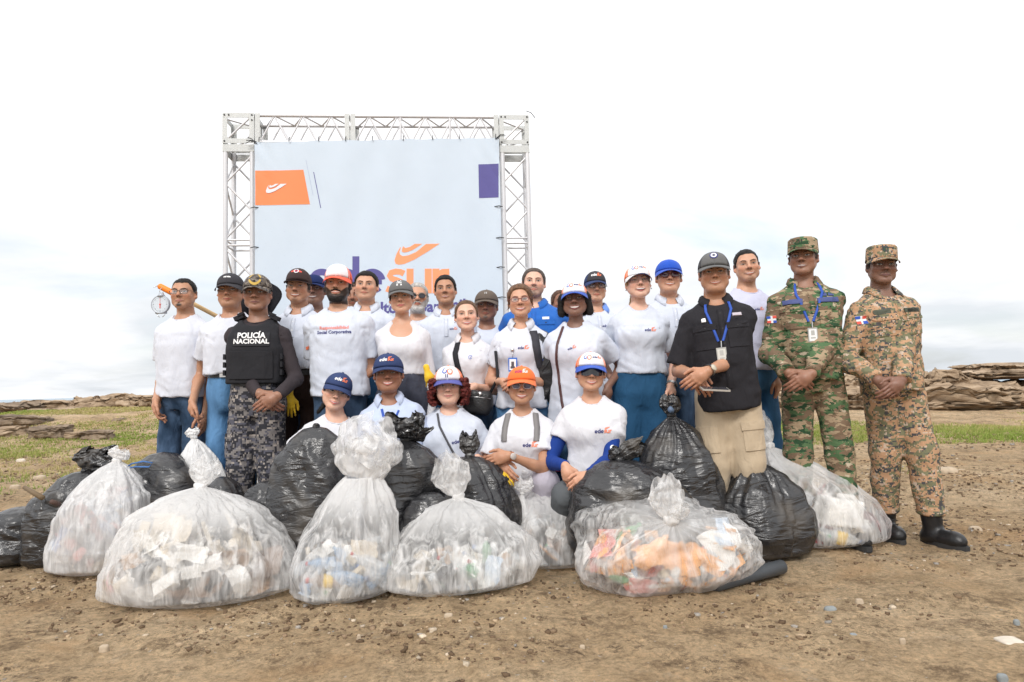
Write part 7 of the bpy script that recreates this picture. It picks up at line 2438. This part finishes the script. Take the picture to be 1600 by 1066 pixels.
def knot_mesh(c, r, seed, stretch=(1.1, .9, .9)):
    s = Sdf(); c = Vector(c); rs = np.random.RandomState(seed)
    s.ell(tuple(c), (r * stretch[0], r * stretch[1], r * stretch[2]), .01)
    for i in range(5):
        a = rs.rand() * 6.28
        s.cone(c + Vector((math.cos(a), math.sin(a) * .8, rs.uniform(-.5, .6))) * r * .8, c + Vector((math.cos(a + 1.8), math.sin(a + 1.8) * .8, rs.uniform(-.6, .6))) * r * .85, r * .42, r * .3, .004)
    return s.mesh(max(.005, r * .13), post=lambda x, y, z: .10 * r * ridged(x * 1.6 / r, y * 1.6 / r, z * .7 / r, 2, seed))


def make_bag(name, label, px, py, wpx, hpx, kind='sack', m=BLACKB, neck=(0, 0), depth=.8, rot=0.0, seed=1, tails=(), knot=.028, pl=1.0, cr=1.0, group=None, sq=2.4, Y=None, z0=0, res=(112, 68), tip=0.0):
    """px, py = middle of the base on the ground; wpx, hpx = width and height of the filled part in photograph pixels."""
    g = ground_at(px, py)
    Yf = g.y if Y is None else Y; k = Yf / F_PX
    a = wpx / 2 * k; b = a * depth; h = hpx * k
    x = at(px, py, Yf).x; y = Yf + b * .55
    h = at(px, py - hpx, y).z - z0
    a *= (Yf + b * .5) / Yf
    V, F, C, top = bag_surface(x, y, a, b, h, kind, (neck[0] * a, neck[1] * b), rot, seed, pl, cr, sq, res, z0, tip)
    root = thing(name, label, 'bag', (x, y, z0), group)
    me = np_mesh('sack', V, F, col=C); me.materials.append(m); link('sack', me, root)
    if knot:
        Vk, Fk = knot_mesh(top + Vector((0, 0, knot * .3)), knot, seed)
        me = np_mesh('knot', Vk, Fk, col=np.full((len(Vk), 3), .9)); me.materials.append(m if m is BLACKB else MILKB); link('knot', me, root)
    for q, t in enumerate(tails):
        Vt, Ft, Ct = tail_mesh(top + Vector((0, 0, knot * .6)), t['d'], t['L'], t.get('r0', knot * .7 + .006), t['r'], seed + q * 7, t.get('flat', .5), t.get('w', (1, 0, 0)), t.get('ruffle', .25), curl=t.get('curl', .2), closed=t.get('closed', .5))
        me = np_mesh('tail', Vt, Ft, col=Ct); me.materials.append(t.get('m', m)); link('tail', me, root)
    B = Bag(); B.x, B.y, B.a, B.b, B.h, B.kind, B.neck, B.rot, B.top, B.root, B.z0 = x, y, a, b, h, kind, (neck[0] * a, neck[1] * b), rot, top, root, z0
    B.bvh = BVHTree.FromPolygons([tuple(v) for v in V], [tuple(int(i) for i in f) for f in F]); B.c = Vector(tuple(V.mean(0))); B.c.z = h * .36 + z0; B.tip = tip
    return B


def inside(B, th, rr, zz):
    pr = np.array(profile(B.kind)); rad = float(np.interp(zz, pr[:, 2], pr[:, 1])) if zz > .02 else .8
    px, py = math.cos(th) * B.a * rad * rr + B.neck[0] * zz ** 1.5, math.sin(th) * B.b * rad * rr + B.neck[1] * zz ** 1.5
    c, s = math.cos(B.rot), math.sin(B.rot)
    return Vector((B.x + px * c - py * s, B.y + px * s + py * c, zz * B.h + B.z0 + .01))


def contain(B, mb, f=.93):
    """Pull every point of the rubbish inside the film of its bag."""
    for i, q in enumerate(mb.v):
        p = Vector(q); d = p - B.c; L = d.length
        if L < 1e-5: continue
        r = B.bvh.ray_cast(B.c, d / L)
        if r[0] is not None and L > r[3] * f: p = B.c + d * (r[3] * f / L)
        mb.v[i] = (p.x, p.y, max(p.z, .010 + B.z0))


TR = {k: mat('rubbish_' + k, c, rough=.6, bump=.4, bscale=40, var=.25, vscale=12) for k, c in dict(white=(.78, .77, .74), cream=(.62, .54, .42), card=(.42, .25, .13), brown=(.20, .12, .075), dark=(.03, .03, .032), grey=(.28, .29, .30), blue=(.05, .16, .42), pale=(.50, .60, .72), green=(.05, .30, .10), red=(.50, .03, .04), orange=(.80, .42, .17), pink=(.70, .28, .25), yellow=(.75, .50, .06)).items()}
BOTTLE_C = mat('clear_bottle', (.75, .80, .84), rough=.12, alpha=.42); BOTTLE_B = mat('blue_bottle', (.35, .55, .80), rough=.12, alpha=.5); BOTTLE_G = mat('green_bottle', (.10, .45, .16), rough=.12, alpha=.6)
TR['bc'] = BOTTLE_C; TR['bb'] = BOTTLE_B; TR['bg'] = BOTTLE_G


def sheet(mb, c, s, rot, seed, mi, n=5, cur=.35):
    rs = np.random.RandomState(seed); vs = []
    ph = rs.rand(4) * 6
    for j in range(n):
        for i in range(n):
            u, v = i / (n - 1) - .5, j / (n - 1) - .5
            w = cur * (math.sin(u * 5 + ph[0]) * .2 + math.sin(v * 6 + ph[1]) * .2 + rs.uniform(-.07, .07)) + cur * u * u
            vs.append(c + rot @ Vector((u * s[0] * (1 + rs.uniform(-.12, .12)), v * s[1] * (1 + rs.uniform(-.12, .12)), w * min(s))))
    mb.add(vs, grid_faces(n, n), mi)


def bottle(mb, c, axis, L, r, mi, cap_mi=None):
    axis = Vector(axis).normalized()
    mb.lathe([(r * .8, 0), (r, L * .05), (r * .96, L * .30), (r, L * .36), (r, L * .62), (r * .75, L * .76), (r * .36, L * .86), (r * .34, L * .93)], c - axis * L / 2, axis, 12, mi)
    if cap_mi is not None: mb.lathe([(r * .44, 0), (r * .44, L * .07), (r * .40, L * .075)], c - axis * L / 2 + axis * L * .93, axis, 10, cap_mi)


def fill(B, seed, palette, n=70, zmax=.6, big=.13):
    """Loose rubbish packed inside a see-through bag, one mass that nobody could count."""
    rs = np.random.RandomState(seed); keys = sorted(set(palette)) + ['white', 'red', 'blue', 'green']; mb = MB()
    ms = [TR[k] for k in keys]
    for i in range(n):
        zz = zmax * (i / n) ** .9 * rs.uniform(.8, 1.0) + .02; rr = (.50 + .44 * rs.rand()) if rs.rand() < .75 else rs.rand() * .6
        th = rs.uniform(-math.pi, .25) if rs.rand() < .8 else rs.uniform(0, 6.28)
        p = inside(B, th, rr * (.90 if zz < .3 else .74), zz)
        if B.tip: p = B.c + Vector((math.cos(th) * B.a * rr, math.sin(th) * B.b * rr * .9, (zz - .36) * B.h))
        k = palette[rs.randint(len(palette))]; mi = keys.index(k)
        rot = Matrix.Rotation(rs.uniform(0, 6.28), 3, 'Z') @ Matrix.Rotation(rs.uniform(.5, 2.2), 3, 'X') @ Matrix.Rotation(rs.uniform(0, 6.28), 3, 'Z')
        z_ = rs.rand(); sz = big * rs.uniform(.5, 1.1)
        if k in ('bc', 'bb', 'bg'):
            ax_ = Vector((rs.uniform(-1, 1), rs.uniform(-.4, .4), rs.uniform(-.5, .7)))
            L = rs.uniform(.12, .19); p.z = max(p.z, .045)
            bottle(mb, p, ax_, L, L * .16, mi, [len(keys) - 4, len(keys) - 3, len(keys) - 2, len(keys) - 1][rs.randint(4)])
        elif z_ < .55: sheet(mb, p, (sz, sz * rs.uniform(.5, .9)), rot, rs.randint(9999), mi)
        elif z_ < .75: mb.lathe([(sz * .16, 0), (sz * .20, sz * .45), (sz * .21, sz * .46)], p, rot @ Vector((0, 0, 1)), 12, mi)
        elif z_ < .9: mb.box(p, (sz * .7, sz * .45, sz * .25), rot, mi)
        else: mb.tube([p - rot @ Vector((sz * .6, 0, 0)), p, p + rot @ Vector((sz * .6, sz * .1, 0))], sz * .07, 6, mi)
    contain(B, mb)
    o = mb.build('loose_rubbish', ms, B.root, False); return tag(o, kind='stuff')


# ---- clear and white bags
GC, GB = 'clear rubbish bags in the front row', 'black rubbish bags in the heap'
b = make_bag('clear_bag', 'tallest clear bag with a wide open billowing top and bottles at its base', 523, 940, 178, 192, 'open', CLEARB, neck=(.36, .1), depth=.85, seed=11, pl=.9, cr=.9, group=GC, knot=0,
             tails=[dict(d=(.16, .05, 1), L=.27, r=.17, flat=.62, ruffle=.20, curl=.1, r0=.092, closed=.35), dict(d=(.40, -.1, 1), L=.20, r=.135, flat=.5, ruffle=.2, curl=-.2, r0=.080, closed=.4)])
fill(b, 3, ['bc', 'bb', 'bc', 'white', 'white', 'pale', 'bc', 'cream', 'brown', 'bc', 'cream', 'white', 'grey'], 75, .42, .12); TALL = b
b = make_bag('clear_bag', 'broad clear bag at the front left full of paper, rags and a red wrapper', 283, 945, 306, 178, 'low', CLEARB, neck=(-.05, .25), depth=.62, rot=R(-4), seed=13, group=GC, knot=.03,
             tails=[dict(d=(.25, .1, .8), L=.13, r=.075, ruffle=.3)])
fill(b, 5, ['white', 'cream', 'cream', 'white', 'card', 'cream', 'brown', 'white', 'dark', 'cream', 'white', 'cream'], 150, .62, .17); BROAD = b
b = make_bag('clear_bag', 'clear bag tied with a twisted knot and crumpled tail, front centre', 712, 928, 236, 148, 'low', CLEARB, neck=(.02, .1), depth=.7, seed=17, group=GC, pl=1.25, knot=.030,
             tails=[dict(d=(-.30, 0, 1), L=.20, r=.105, flat=.55, ruffle=.22, curl=-.1, r0=.03)])
fill(b, 7, ['white', 'white', 'grey', 'bc', 'bg', 'white', 'card', 'dark', 'bc', 'white', 'pale', 'cream'], 85, .40, .13); MID = b
b = make_bag('clear_bag', 'small clear bag of brown scraps behind the knotted front centre bag', 862, 888, 200, 122, 'low', CLEARB, neck=(-.2, .1), depth=.7, seed=19, group=GC, knot=.02, tails=[dict(d=(-.3, 0, 1), L=.10, r=.07)])
fill(b, 9, ['orange', 'card', 'white', 'grey', 'brown', 'cream', 'white', 'bc', 'dark'], 70, .7, .12)
b = make_bag('clear_bag', 'wide clear bag of orange-brown cloth with its knot facing the camera, front right', 1052, 934, 306, 158, 'low', plastic('thin_clear_bag_film', 'veil'), neck=(.02, 0), depth=.62, seed=23, group=GC, pl=1.5, cr=.9, knot=.036, tip=R(50),
             tails=[dict(d=(-.15, -.1, 1), L=.17, r=.085, flat=.45), dict(d=(.7, -.5, .5), L=.09, r=.05, flat=.5)])
fill(b, 11, ['orange', 'orange', 'orange', 'orange', 'white', 'orange', 'white', 'card', 'grey', 'bc', 'white', 'pale', 'pink', 'bg'], 70, .72, .26); WIDE = b
b = make_bag('clear_bag', 'clear bag leaning left with a white jug inside beside the soldier boots', 1318, 858, 172, 160, 'sack', plastic('thin_clear_bag_film', 'veil'), neck=(-.95, .3), depth=.8, seed=29, group=GC, knot=.032, pl=1.2,
             tails=[dict(d=(-.55, .1, .75), L=.27, r=.115, flat=.5, ruffle=.3, r0=.03)])
fill(b, 13, ['white', 'bc', 'grey', 'white', 'pale', 'brown', 'cream', 'bc', 'white', 'red'], 75, .62, .14); RIGHT = b
b = make_bag('clear_bag', 'milky bag with wooden sticks poking out, second from the left edge', 128, 902, 160, 178, 'sack', MILKB, neck=(.28, .2), depth=.8, seed=31, pl=.8, group=GC, knot=.024, tails=[dict(d=(.3, .2, 1), L=.06, r=.07)])
fill(b, 15, ['pink', 'blue', 'pale', 'white', 'grey', 'cream', 'dark', 'pink'], 70, .78, .17); MILK = b
make_bag('white_sack', 'opaque white sack with a bunched top behind the black bags on the left', 318, 775, 88, 90, 'sack', WHITEB, neck=(-.55, 0), depth=.8, seed=37, Y=4.35, knot=.02, tails=[dict(d=(-.3, 0, 1), L=.05, r=.045)])
make_bag('white_sack', 'white sack end peeking over the milky bag at the far left', 165, 800, 60, 84, 'lump', WHITEB, depth=.8, seed=38, Y=4.25, knot=0, res=(80, 50))
make_bag('clear_bag', 'small loose clear bag top crumpled by the knee of the woman in lilac', 818, 850, 46, 78, 'tall', CLEARB, depth=.8, seed=39, Y=3.85, knot=.012, tails=[dict(d=(.2, 0, 1), L=.08, r=.06)], res=(80, 50))

# ---- black bags
def bb(label, *a, **k): k.setdefault('group', GB); return make_bag('black_bag', label, *a, **k)


bb('black bag cut by the left edge of the picture', 12, 886, 96, 92, 'lump', depth=.9, seed=51, knot=0, cr=1.2)
bb('narrow black bag squeezed between the left edge bag and the milky bag', 60, 890, 62, 118, 'lump', depth=.9, seed=52, knot=0, cr=1.2)
bb('flattened black bag draped on top of the far left pile', 98, 830, 110, 92, 'lump', neck=(.3, 0), depth=.8, seed=53, Y=4.15, knot=.02, cr=1.3, tails=[dict(d=(.8, 0, .35), L=.20, r=.085, flat=.35, w=(0, 0, 1), ruffle=.2), dict(d=(.2, 0, .5), L=.12, r=.09, flat=.3, w=(1, 0, 0))])
STRB = bb('greyish black bag with a blue drawstring lying behind the milky bag', 238, 812, 132, 104, 'lump', depth=.9, seed=54, Y=4.2, knot=0, cr=1.1)
bb('small shiny black bag just above the broad clear bag', 338, 850, 92, 104, 'lump', depth=.8, seed=55, Y=3.95, knot=0, cr=1.3)
bb('black bag between the policeman\'s feet and the tall clear bag', 412, 850, 100, 98, 'lump', depth=.9, seed=56, Y=3.85, knot=0, cr=1.2)
bb('large upright black bag left of the tall clear bag', 470, 880, 128, 212, 'lump', neck=(.25, 0), depth=.85, seed=57, Y=3.72, knot=.02, cr=1.25, sq=2.8)
bb('black bag with a flared open top right of the tall clear bag', 632, 878, 118, 190, 'lump', depth=.85, seed=58, Y=3.75, knot=.03, cr=1.2, sq=2.6, tails=[dict(d=(.0, -.2, .8), L=.13, r=.12, flat=.6, ruffle=.35, curl=-.2, r0=.05), dict(d=(.8, -.1, .5), L=.13, r=.07, flat=.6, ruffle=.4)])
bb('black bag in front of the red-haired woman with a tied ear on top', 735, 860, 142, 146, 'lump', neck=(.0, 0), depth=.8, seed=59, Y=3.72, knot=.026, cr=1.2, pl=1.3, tails=[dict(d=(0, 0, 1), L=.11, r=.055, flat=.5, ruffle=.4)])
bb('black bag low between the two knotted front bags and the red-haired woman', 672, 880, 110, 110, 'lump', depth=.7, seed=60, Y=3.62, knot=0, cr=1.1)
bb('dusty black bag beside the yellow glove', 785, 870, 66, 118, 'lump', depth=.8, seed=61, Y=3.8, knot=0, cr=1.3)
bb('wide black bag in front of the bag held by the woman in teal trousers', 1014, 850, 190, 132, 'lump', neck=(-.35, 0), depth=.8, seed=62, Y=3.55, knot=.02, cr=.9, sq=2.8, tails=[dict(d=(-.5, -.1, .6), L=.06, r=.04), dict(d=(.7, -.1, .45), L=.14, r=.055, flat=.5, ruffle=.5)])
HELD = bb('tall black bag held by its neck by the laughing woman', 1072, 850, 150, 200, 'low', neck=(-.08, 0), depth=.85, seed=63, Y=3.88, knot=.026, cr=1.1, pl=1.2, sq=2.6, tails=[dict(d=(-.1, 0, 1), L=.10, r=.055, flat=.6, ruffle=.5, r0=.03)])
bb('round black bag with a ball-shaped knot at the right of the heap', 1203, 878, 150, 160, 'sack', neck=(-.1, .1), depth=.9, seed=64, knot=.038, cr=1.0, pl=1.5, sq=2.3, tails=[dict(d=(-.05, 0, 1), L=.06, r=.032, flat=.8, ruffle=.4)])


# ---- notable things in and around the bags
def item(name, label, cat, mb, mats, smooth=False, group=None, bag=None):
    if bag: contain(bag, mb, .965)
    return tag(mb.build(name, mats, None, smooth), label, cat, group)


def in_px(B, px, py, f=.86):
    """Point just inside the front film of bag B seen near a photograph pixel."""
    p = at(px, py, B.y - B.b * f); p.z = max(p.z, .03); return p


def loose_bottle(px, py, B, ax_, L, mb_m, capm, label, lab=None):
    p = in_px(B, px, py, .78); mb = MB(); ms = [mb_m, capm] + ([lab] if lab else [])
    bottle(mb, p, ax_, L, L * .16, 0, 1)
    if lab: a_ = Vector(ax_).normalized(); mb.lathe([(L * .165, 0), (L * .165, L * .22)], p - a_ * L * .12, a_, 12, 2)
    item('bottle', label, 'bottle', mb, ms, True, bag=B)


loose_bottle(545, 905, TALL, (1, -.25, -.10), .22, BOTTLE_B, TR['blue'], 'blue-capped clear plastic bottle lying at the base of the tallest clear bag')
loose_bottle(512, 908, TALL, (-1, -.2, .1), .20, TR['brown'], TR['red'], 'brown bottle with a yellow label inside the tallest clear bag', TR['yellow'])
loose_bottle(508, 925, TALL, (.2, -1, .05), .14, BOTTLE_C, TR['green'], 'bottle with a green cap pointing at the camera in the tallest clear bag')
loose_bottle(940, 915, WIDE, (-1, -.3, .05), .16, BOTTLE_G, TR['green'], 'crushed green bottle in the lower left of the wide clear bag')
loose_bottle(1315, 842, RIGHT, (1, -.2, -.22), .26, BOTTLE_C, TR['blue'], 'clear bottle with a yellow label and blue cap at the base of the leaning bag', TR['yellow'])
mb = MB(); p = in_px(RIGHT, 1312, 800, .55); rr = Matrix.Rotation(R(10), 3, 'Y') @ Matrix.Rotation(R(14), 3, 'Z'); mb.box(p, (.25, .12, .16), rr); mb.box(p + rr @ Vector((.03, 0, .095)), (.12, .03, .03), rr)
o = item('jug', 'large white plastic jug inside the leaning bag by the soldier', 'jug', mb, TR['white'])
mod = o.modifiers.new('round', 'BEVEL'); mod.width = .02; mod.segments = 3
mb = MB(); p = in_px(BROAD, 152, 909, .93); rr = Matrix.Rotation(R(12), 3, 'Y') @ Matrix.Rotation(R(8), 3, 'X'); mb.box(p, (.060, .004, .072), rr, 0); mb.box(p + rr @ Vector((0, -.003, .006)), (.045, .002, .010), rr @ Matrix.Rotation(R(-25), 3, 'Y'), 1)
item('wrapper', 'dark red wrapper with a white stripe at the left corner of the broad clear bag', 'wrapper', mb, [TR['red'], TR['white']], bag=BROAD)
mb = MB(); mb.lathe([(.016, 0), (.020, .03), (.021, .032)], in_px(BROAD, 170, 921, .9), (.3, -1, .1), 14); item('cup', 'small pinkish red cup beside the red wrapper in the broad clear bag', 'cup', mb, TR['pink'], True, bag=BROAD)
mb = MB(); p = in_px(BROAD, 232, 895, .7); sheet(mb, p, (.16, .10), Matrix.Rotation(R(80), 3, 'X') @ Matrix.Rotation(R(20), 3, 'Z'), 5, 0, 9, .5); item('packet', 'crumpled dark grey packet with a bit of turquoise in the broad clear bag', 'packet', mb, TR['dark'], bag=BROAD)
for i, (px, py, s_, ang, lb) in enumerate(((300, 865, .15, 10, 'upper folded white paper box in the broad clear bag'), (325, 880, .14, -12, 'lower folded white paper piece in the broad clear bag'), (262, 872, .12, 30, 'curled white paper cup half in the broad clear bag'))):
    mb = MB(); sheet(mb, in_px(BROAD, px, py, .62), (s_, s_ * .5), Matrix.Rotation(R(ang), 3, 'Y') @ Matrix.Rotation(R(70), 3, 'X'), 20 + i, 0, 9, .5); item('paper', lb, 'paper', mb, TR['white'], bag=BROAD)
for i, (px, py, s_, ang, lb) in enumerate(((1090, 880, .28, 14, 'large orange-brown cloth in the right half of the wide clear bag'), (1010, 862, .24, -20, 'orange-brown cloth left of the knot of the wide clear bag'), (930, 862, .20, 80, 'pale orange cloth at the left end of the wide clear bag'))):
    mb = MB(); sheet(mb, at(px, py, WIDE.c.y - .30), (s_ * 1.15, s_ * .75), Matrix.Rotation(R(ang), 3, 'Y') @ Matrix.Rotation(R(78), 3, 'X'), 30 + i, 0, 13, .6); item('cloth', lb, 'cloth', mb, TR['orange'], True, bag=WIDE)
for i, (px, py, lb) in enumerate(((1062, 912, 'clear drinking cup seen end-on in the wide clear bag'), (1030, 915, 'pale crushed cup left of the end-on cup in the wide clear bag'))):
    mb = MB(); mb.lathe([(.030, 0), (.040, .09), (.043, .092), (.043, .096)], at(px, py, WIDE.c.y - .28), (.1, -1, .1), 18); item('cup', lb, 'cup', mb, [TR['white'], TR['cream']][i], True, bag=WIDE)
mb = MB(); p0, p1 = ground_at(1120, 926), ground_at(1222, 898); p0.z = p1.z = .040; mb.tube([p0 + Vector((-.15, .06, 0)), p0, p1], .036, 18); mb.tube([p1 - (p1 - p0).normalized() * .001, p1 + (p1 - p0).normalized() * .002], .024, 14, 1)
item('pipe', 'dark grey plastic pipe lying under the right end of the wide clear bag', 'pipe', mb, [mat('pipe_plastic', (.07, .08, .09), rough=.5, bump=.2, bscale=30), PRINT_BLACK], True)
mb = MB(); c = at(212, 727, STRB.y - STRB.b * .8); pts = [c + Vector((-.06, 0, -.015)), c + Vector((-.02, -.01, .01)), c + Vector((.05, -.01, .022)), c + Vector((.10, 0, .012)), c + Vector((.085, -.01, -.012)), c + Vector((.0, -.015, -.008)), c + Vector((-.05, -.01, -.02))]
mb.tube(pts, .0045, 6); item('drawstring', 'bright blue drawstring loop lying on the greyish black bag', 'cord', mb, TR['blue'], True)
mb = MB(); a, b_ = at(38, 762, 4.1), at(66, 778, 4.0); mb.tube([a, b_], [.012, .016], 8); item('stick', 'broken wooden stick poking out left of the black pile', 'stick', mb, mat('old_wood', (.16, .11, .06), rough=.8, bump=.6, bscale=40), True)
mb = MB(); a, b_ = at(80, 784, 3.9), at(92, 788, 3.95); mb.tube([a, b_], .014, 8); item('stick', 'dark stick end piercing the milky bag on its left side', 'stick', mb, mat('dark_wood', (.08, .045, .035), rough=.8), True)


# ---- gloves, bag on the shoulder, backpack, hand bag, scale, pole
def glove(label, W, D, N, T, m, sc=1.0):
    q = Sdf(); W, D = Vector(W), Vector(D).normalized()
    q.cone(W - D * .035, W, .026 * sc, .024 * sc, .01); hand_sdf(q, W, D, N, T, sc * .92, .55, .10)
    V, F = q.mesh(.0055); me = np_mesh('glove', V, F); me.materials.append(m); return tag(link('glove', me), label, 'glove')


YEL = fabric('yellow_rubber', (.80, .52, .03), crease=.3, rough=.5)
glove('yellow rubber glove hanging from the waistband of the woman in grey cap', at(668, 582, 4.40), (.25, -.1, -1), (.3, -1, 0), (1, 0, 0), YEL, .8)
glove('yellow glove hanging by the hip of the man in dark brown trousers', at(452, 618, 4.55), (.05, -.1, -1), (.3, -1, 0), (1, 0, 0), YEL)
glove('yellow glove resting on the black bag beside the woman in lilac trousers', at(777, 739, 3.86), (.85, -.2, -.5), (.1, -.6, .8), (.3, 0, .6), YEL, .78)
mb = MB(); mb.lathe([(.026, 0), (.028, .02), (.028, .08), (.012, .11), (.012, .13)], at(449, 622, 4.62), (0, 0, 1), 12, 0); mb.lathe([(.014, 0), (.014, .018)], at(449, 591, 4.62), (0, 0, 1), 10, 1)
item('bottle', 'bottle with a green cap tucked behind the policeman\'s hip', 'bottle', mb, [BOTTLE_C, mat('bright_green_cap', (.03, .60, .12), rough=.4)], True)


def soft_box(name, label, cat, c, s, M, m, extra=None, k=.03, power=3.2, seed=3, cr=.006):
    f = Frame(c, M=M); q = Sdf()

    def fn(x, y, z):
        lx, ly, lz = f.loc(x, y, z); v = (np.abs(lx / s[0]) ** power + np.abs(ly / s[1]) ** power + np.abs(lz / s[2]) ** power) ** (1 / power)
        return (v - 1) * min(s)
    r = max(s) + .06; q.add(fn, np.array(c) - r, np.array(c) + r, k)
    if extra: extra(q, f)
    V, F = q.mesh(.008, post=lambda x, y, z: -cr * ridged(x * 9, y * 9, z * 9, 2, seed)); me = np_mesh('shell', V, F); me.materials.append(m)
    root = thing(name, label, cat, c); link('shell', me, root); return root, f


root, f = soft_box('backpack', 'black leather-look backpack on the back of the woman with glasses', 'backpack', at(853, 577, 4.52), (.115, .10, .24), Matrix.Rotation(R(-14), 3, 'Y'), LEATHER, seed=6, cr=.012)
mb = MB(); mb.tube([f.w(-.09, -.085, -.06), f.w(0, -.115, .02), f.w(.09, -.085, .10)], .006, 6); mb.tube([f.w(-.08, -.09, -.20), f.w(0, -.115, -.12), f.w(.10, -.08, -.05)], .006, 6); mb.build('seam', LEATHER, root, True)
mb = MB(); mb.tube([f.w(-.03, 0, .22), f.w(-.02, -.01, .25), f.w(.02, 0, .25), f.w(.03, 0, .22)], .008, 8); mb.build('strap', BLACK_FAB, root, True)
mb = MB(); mb.box(f.w(-.07, -.10, -.02), (.03, .006, .05), f.M); mb.build('tag', mat('grey_tag', (.5, .45, .5)), root)
root, f = soft_box('shoulder_bag', 'black shoulder bag at the hip of the woman with brown hair', 'bag', at(747, 629, 4.42), (.085, .04, .075), Matrix.Rotation(R(6), 3, 'Y'), LEATHER, seed=8, cr=.008)
mb = MB(); mb.tube([f.w(-.08, -.04, .03), f.w(0, -.045, .035), f.w(.08, -.04, .03)], .004, 6); mb.lathe([(.012, 0), (.014, .012), (.010, .016)], f.w(.01, -.04, .055), (0, -1, .2), 12); mb.build('zip', STEEL, root, True)
mb = MB(); mb.tube([f.w(.07, 0, .06), f.w(.115, -.01, .17), f.w(.085, .02, .34)], .010, 6); mb.build('strap', BLACK_FAB, root, True)
root, f = soft_box('pink_bag', 'small pink bag glimpsed behind the woman in wraparound shades', 'bag', at(872, 728, 4.25), (.022, .03, .035), Matrix.Identity(3), mat('pink_cloth', (.80, .12, .25), rough=.7), seed=2, cr=.002)


def floppy_hat():
    c = at(405, 468, 4.95); root = thing('black_hat', 'wide black floppy hat behind the police officer\'s head', 'hat', c)
    th = np.linspace(0, 2 * np.pi, 48, endpoint=False); vs = []
    for r_, d in ((.0, -.07), (.06, -.075), (.085, -.05), (.09, .0), (.13, .006), (.16, .0), (.158, .012), (.128, .018), (.085, .012)):
        for a in th:
            w = 1 + .08 * math.sin(a * 2 + .5) + .03 * math.sin(a * 5)
            vs.append(c + Vector((math.cos(a) * r_ * w * .92 + .004, -d * -1 + .02 * math.sin(a * 3) * (r_ / .16) ** 2, math.sin(a) * r_ * w * .86)))
    mb = MB(); mb.add(vs, grid_faces(48, 9, True)); mb.build('brim', mat('black_felt', (.008, .008, .012), rough=.95, bump=.6, bscale=80), root, True)


floppy_hat()


def scale_and_pole():
    # pole runs from the orange-wrapped end down behind the heads
    a = at(247, 446, 4.98); e = at(272, 459, 5.02); z = at(372, 512, 5.2)
    t = thing('wooden_pole', 'wooden pole with an orange-wrapped end carried behind the man in glasses', 'pole', a)
    mb = MB(); mb.tube([e, z], .0165, 12); mb.build('shaft', mat('pale_wood', (.62, .42, .20), rough=.6, bump=.2, bscale=30), t, True)
    mb = MB(); d = (e - a).normalized(); mb.tube([a, a + d * .01, e + d * .02, e + d * .10], [.012, .022, .023, .021], 12); mb.build('orange_wrap', mat('orange_tape', (.95, .25, .02), rough=.5), t, True)
    mb = MB(); mb.tube([a, at(243, 448, 4.96), at(240, 449.5, 4.95)], .0025, 5); mb.build('wire', STEEL, t, True)
    c = at(251.3, 476, 4.97); t = thing('hanging_scale', 'round grey dial scale hanging from the orange end of the pole', 'scale', c)
    m = mat('scale_grey', (.42, .45, .50), rough=.4, metal=.3)
    mb = MB(); mb.lathe([(.058, .014), (.066, .010), (.067, -.012), (.062, -.014), (.060, -.011)], c, (0, 1, 0), 36); 
    mb.box(c + Vector((0, .004, -.052)), (.078, .020, .030)); mb.lathe([(.030, .060), (.020, .072), (.016, .086), (.008, .088)], c + Vector((0, .004, 0)), (0, 0, 1), 12)
    mb.build('housing', m, t, True)
    mb = MB(); mb.add([c + Vector((.0595 * math.cos(q * math.pi / 18), -.0118, .0595 * math.sin(q * math.pi / 18))) for q in range(36)], [tuple(range(36))]); mb.build('dial', mat('dial_face', (.62, .68, .74), rough=.3), t)
    mb = MB()
    for q in range(40):
        aa = 2 * math.pi * q / 40; r0, r1 = (.044, .053) if q % 5 == 0 else (.049, .053); dx, dz = math.cos(aa), math.sin(aa); wd = .0011 if q % 5 == 0 else .0006
        mb.add([c + Vector((dx * r0 - dz * wd, -.0128, dz * r0 + dx * wd)), c + Vector((dx * r1 - dz * wd, -.0128, dz * r1 + dx * wd)), c + Vector((dx * r1 + dz * wd, -.0128, dz * r1 - dx * wd)), c + Vector((dx * r0 + dz * wd, -.0128, dz * r0 - dx * wd))], [(0, 1, 2, 3)])
    mb.build('scale_marks', PRINT_BLACK, t)
    mb = MB(); mb.box(c + Vector((0, -.014, .018)), (.0018, .001, .055)); mb.lathe([(.006, 0), (.006, .003)], c + Vector((0, -.0125, 0)), (0, -1, 0), 10); mb.box(c + Vector((0, -.0135, -.018)), (.006, .001, .022)); mb.build('needle', PRINT_RED, t)
    mb = MB(); mb.tube([c + Vector((-.006, 0, .086)), c + Vector((-.012, 0, .100)), c + Vector((.004, 0, .124))], .0022, 6); mb.tube([c + Vector((.010, 0, .086)), c + Vector((.020, 0, .096))], .0022, 6)
    mb.tube([c + Vector((-.030, 0, -.066)), c + Vector((-.022, 0, -.084)), c + Vector((-.008, 0, -.094))], .0026, 6); mb.tube([c + Vector((.032, 0, -.066)), c + Vector((.026, 0, -.080)), c + Vector((.012, 0, -.092))], .0026, 6); mb.build('hook', STEEL, t, True)


scale_and_pole()
# rolled blue-grey tube in the hand of the woman holding the bag
mb = MB(); mb.tube([at(1040, 628, 4.12), at(1049, 642, 3.96)], .017, 12); item('bag_roll', 'small slate blue roll gripped with the neck of the held black bag', 'roll', mb, mat('slate_roll', (.10, .15, .24), rough=.5), True)
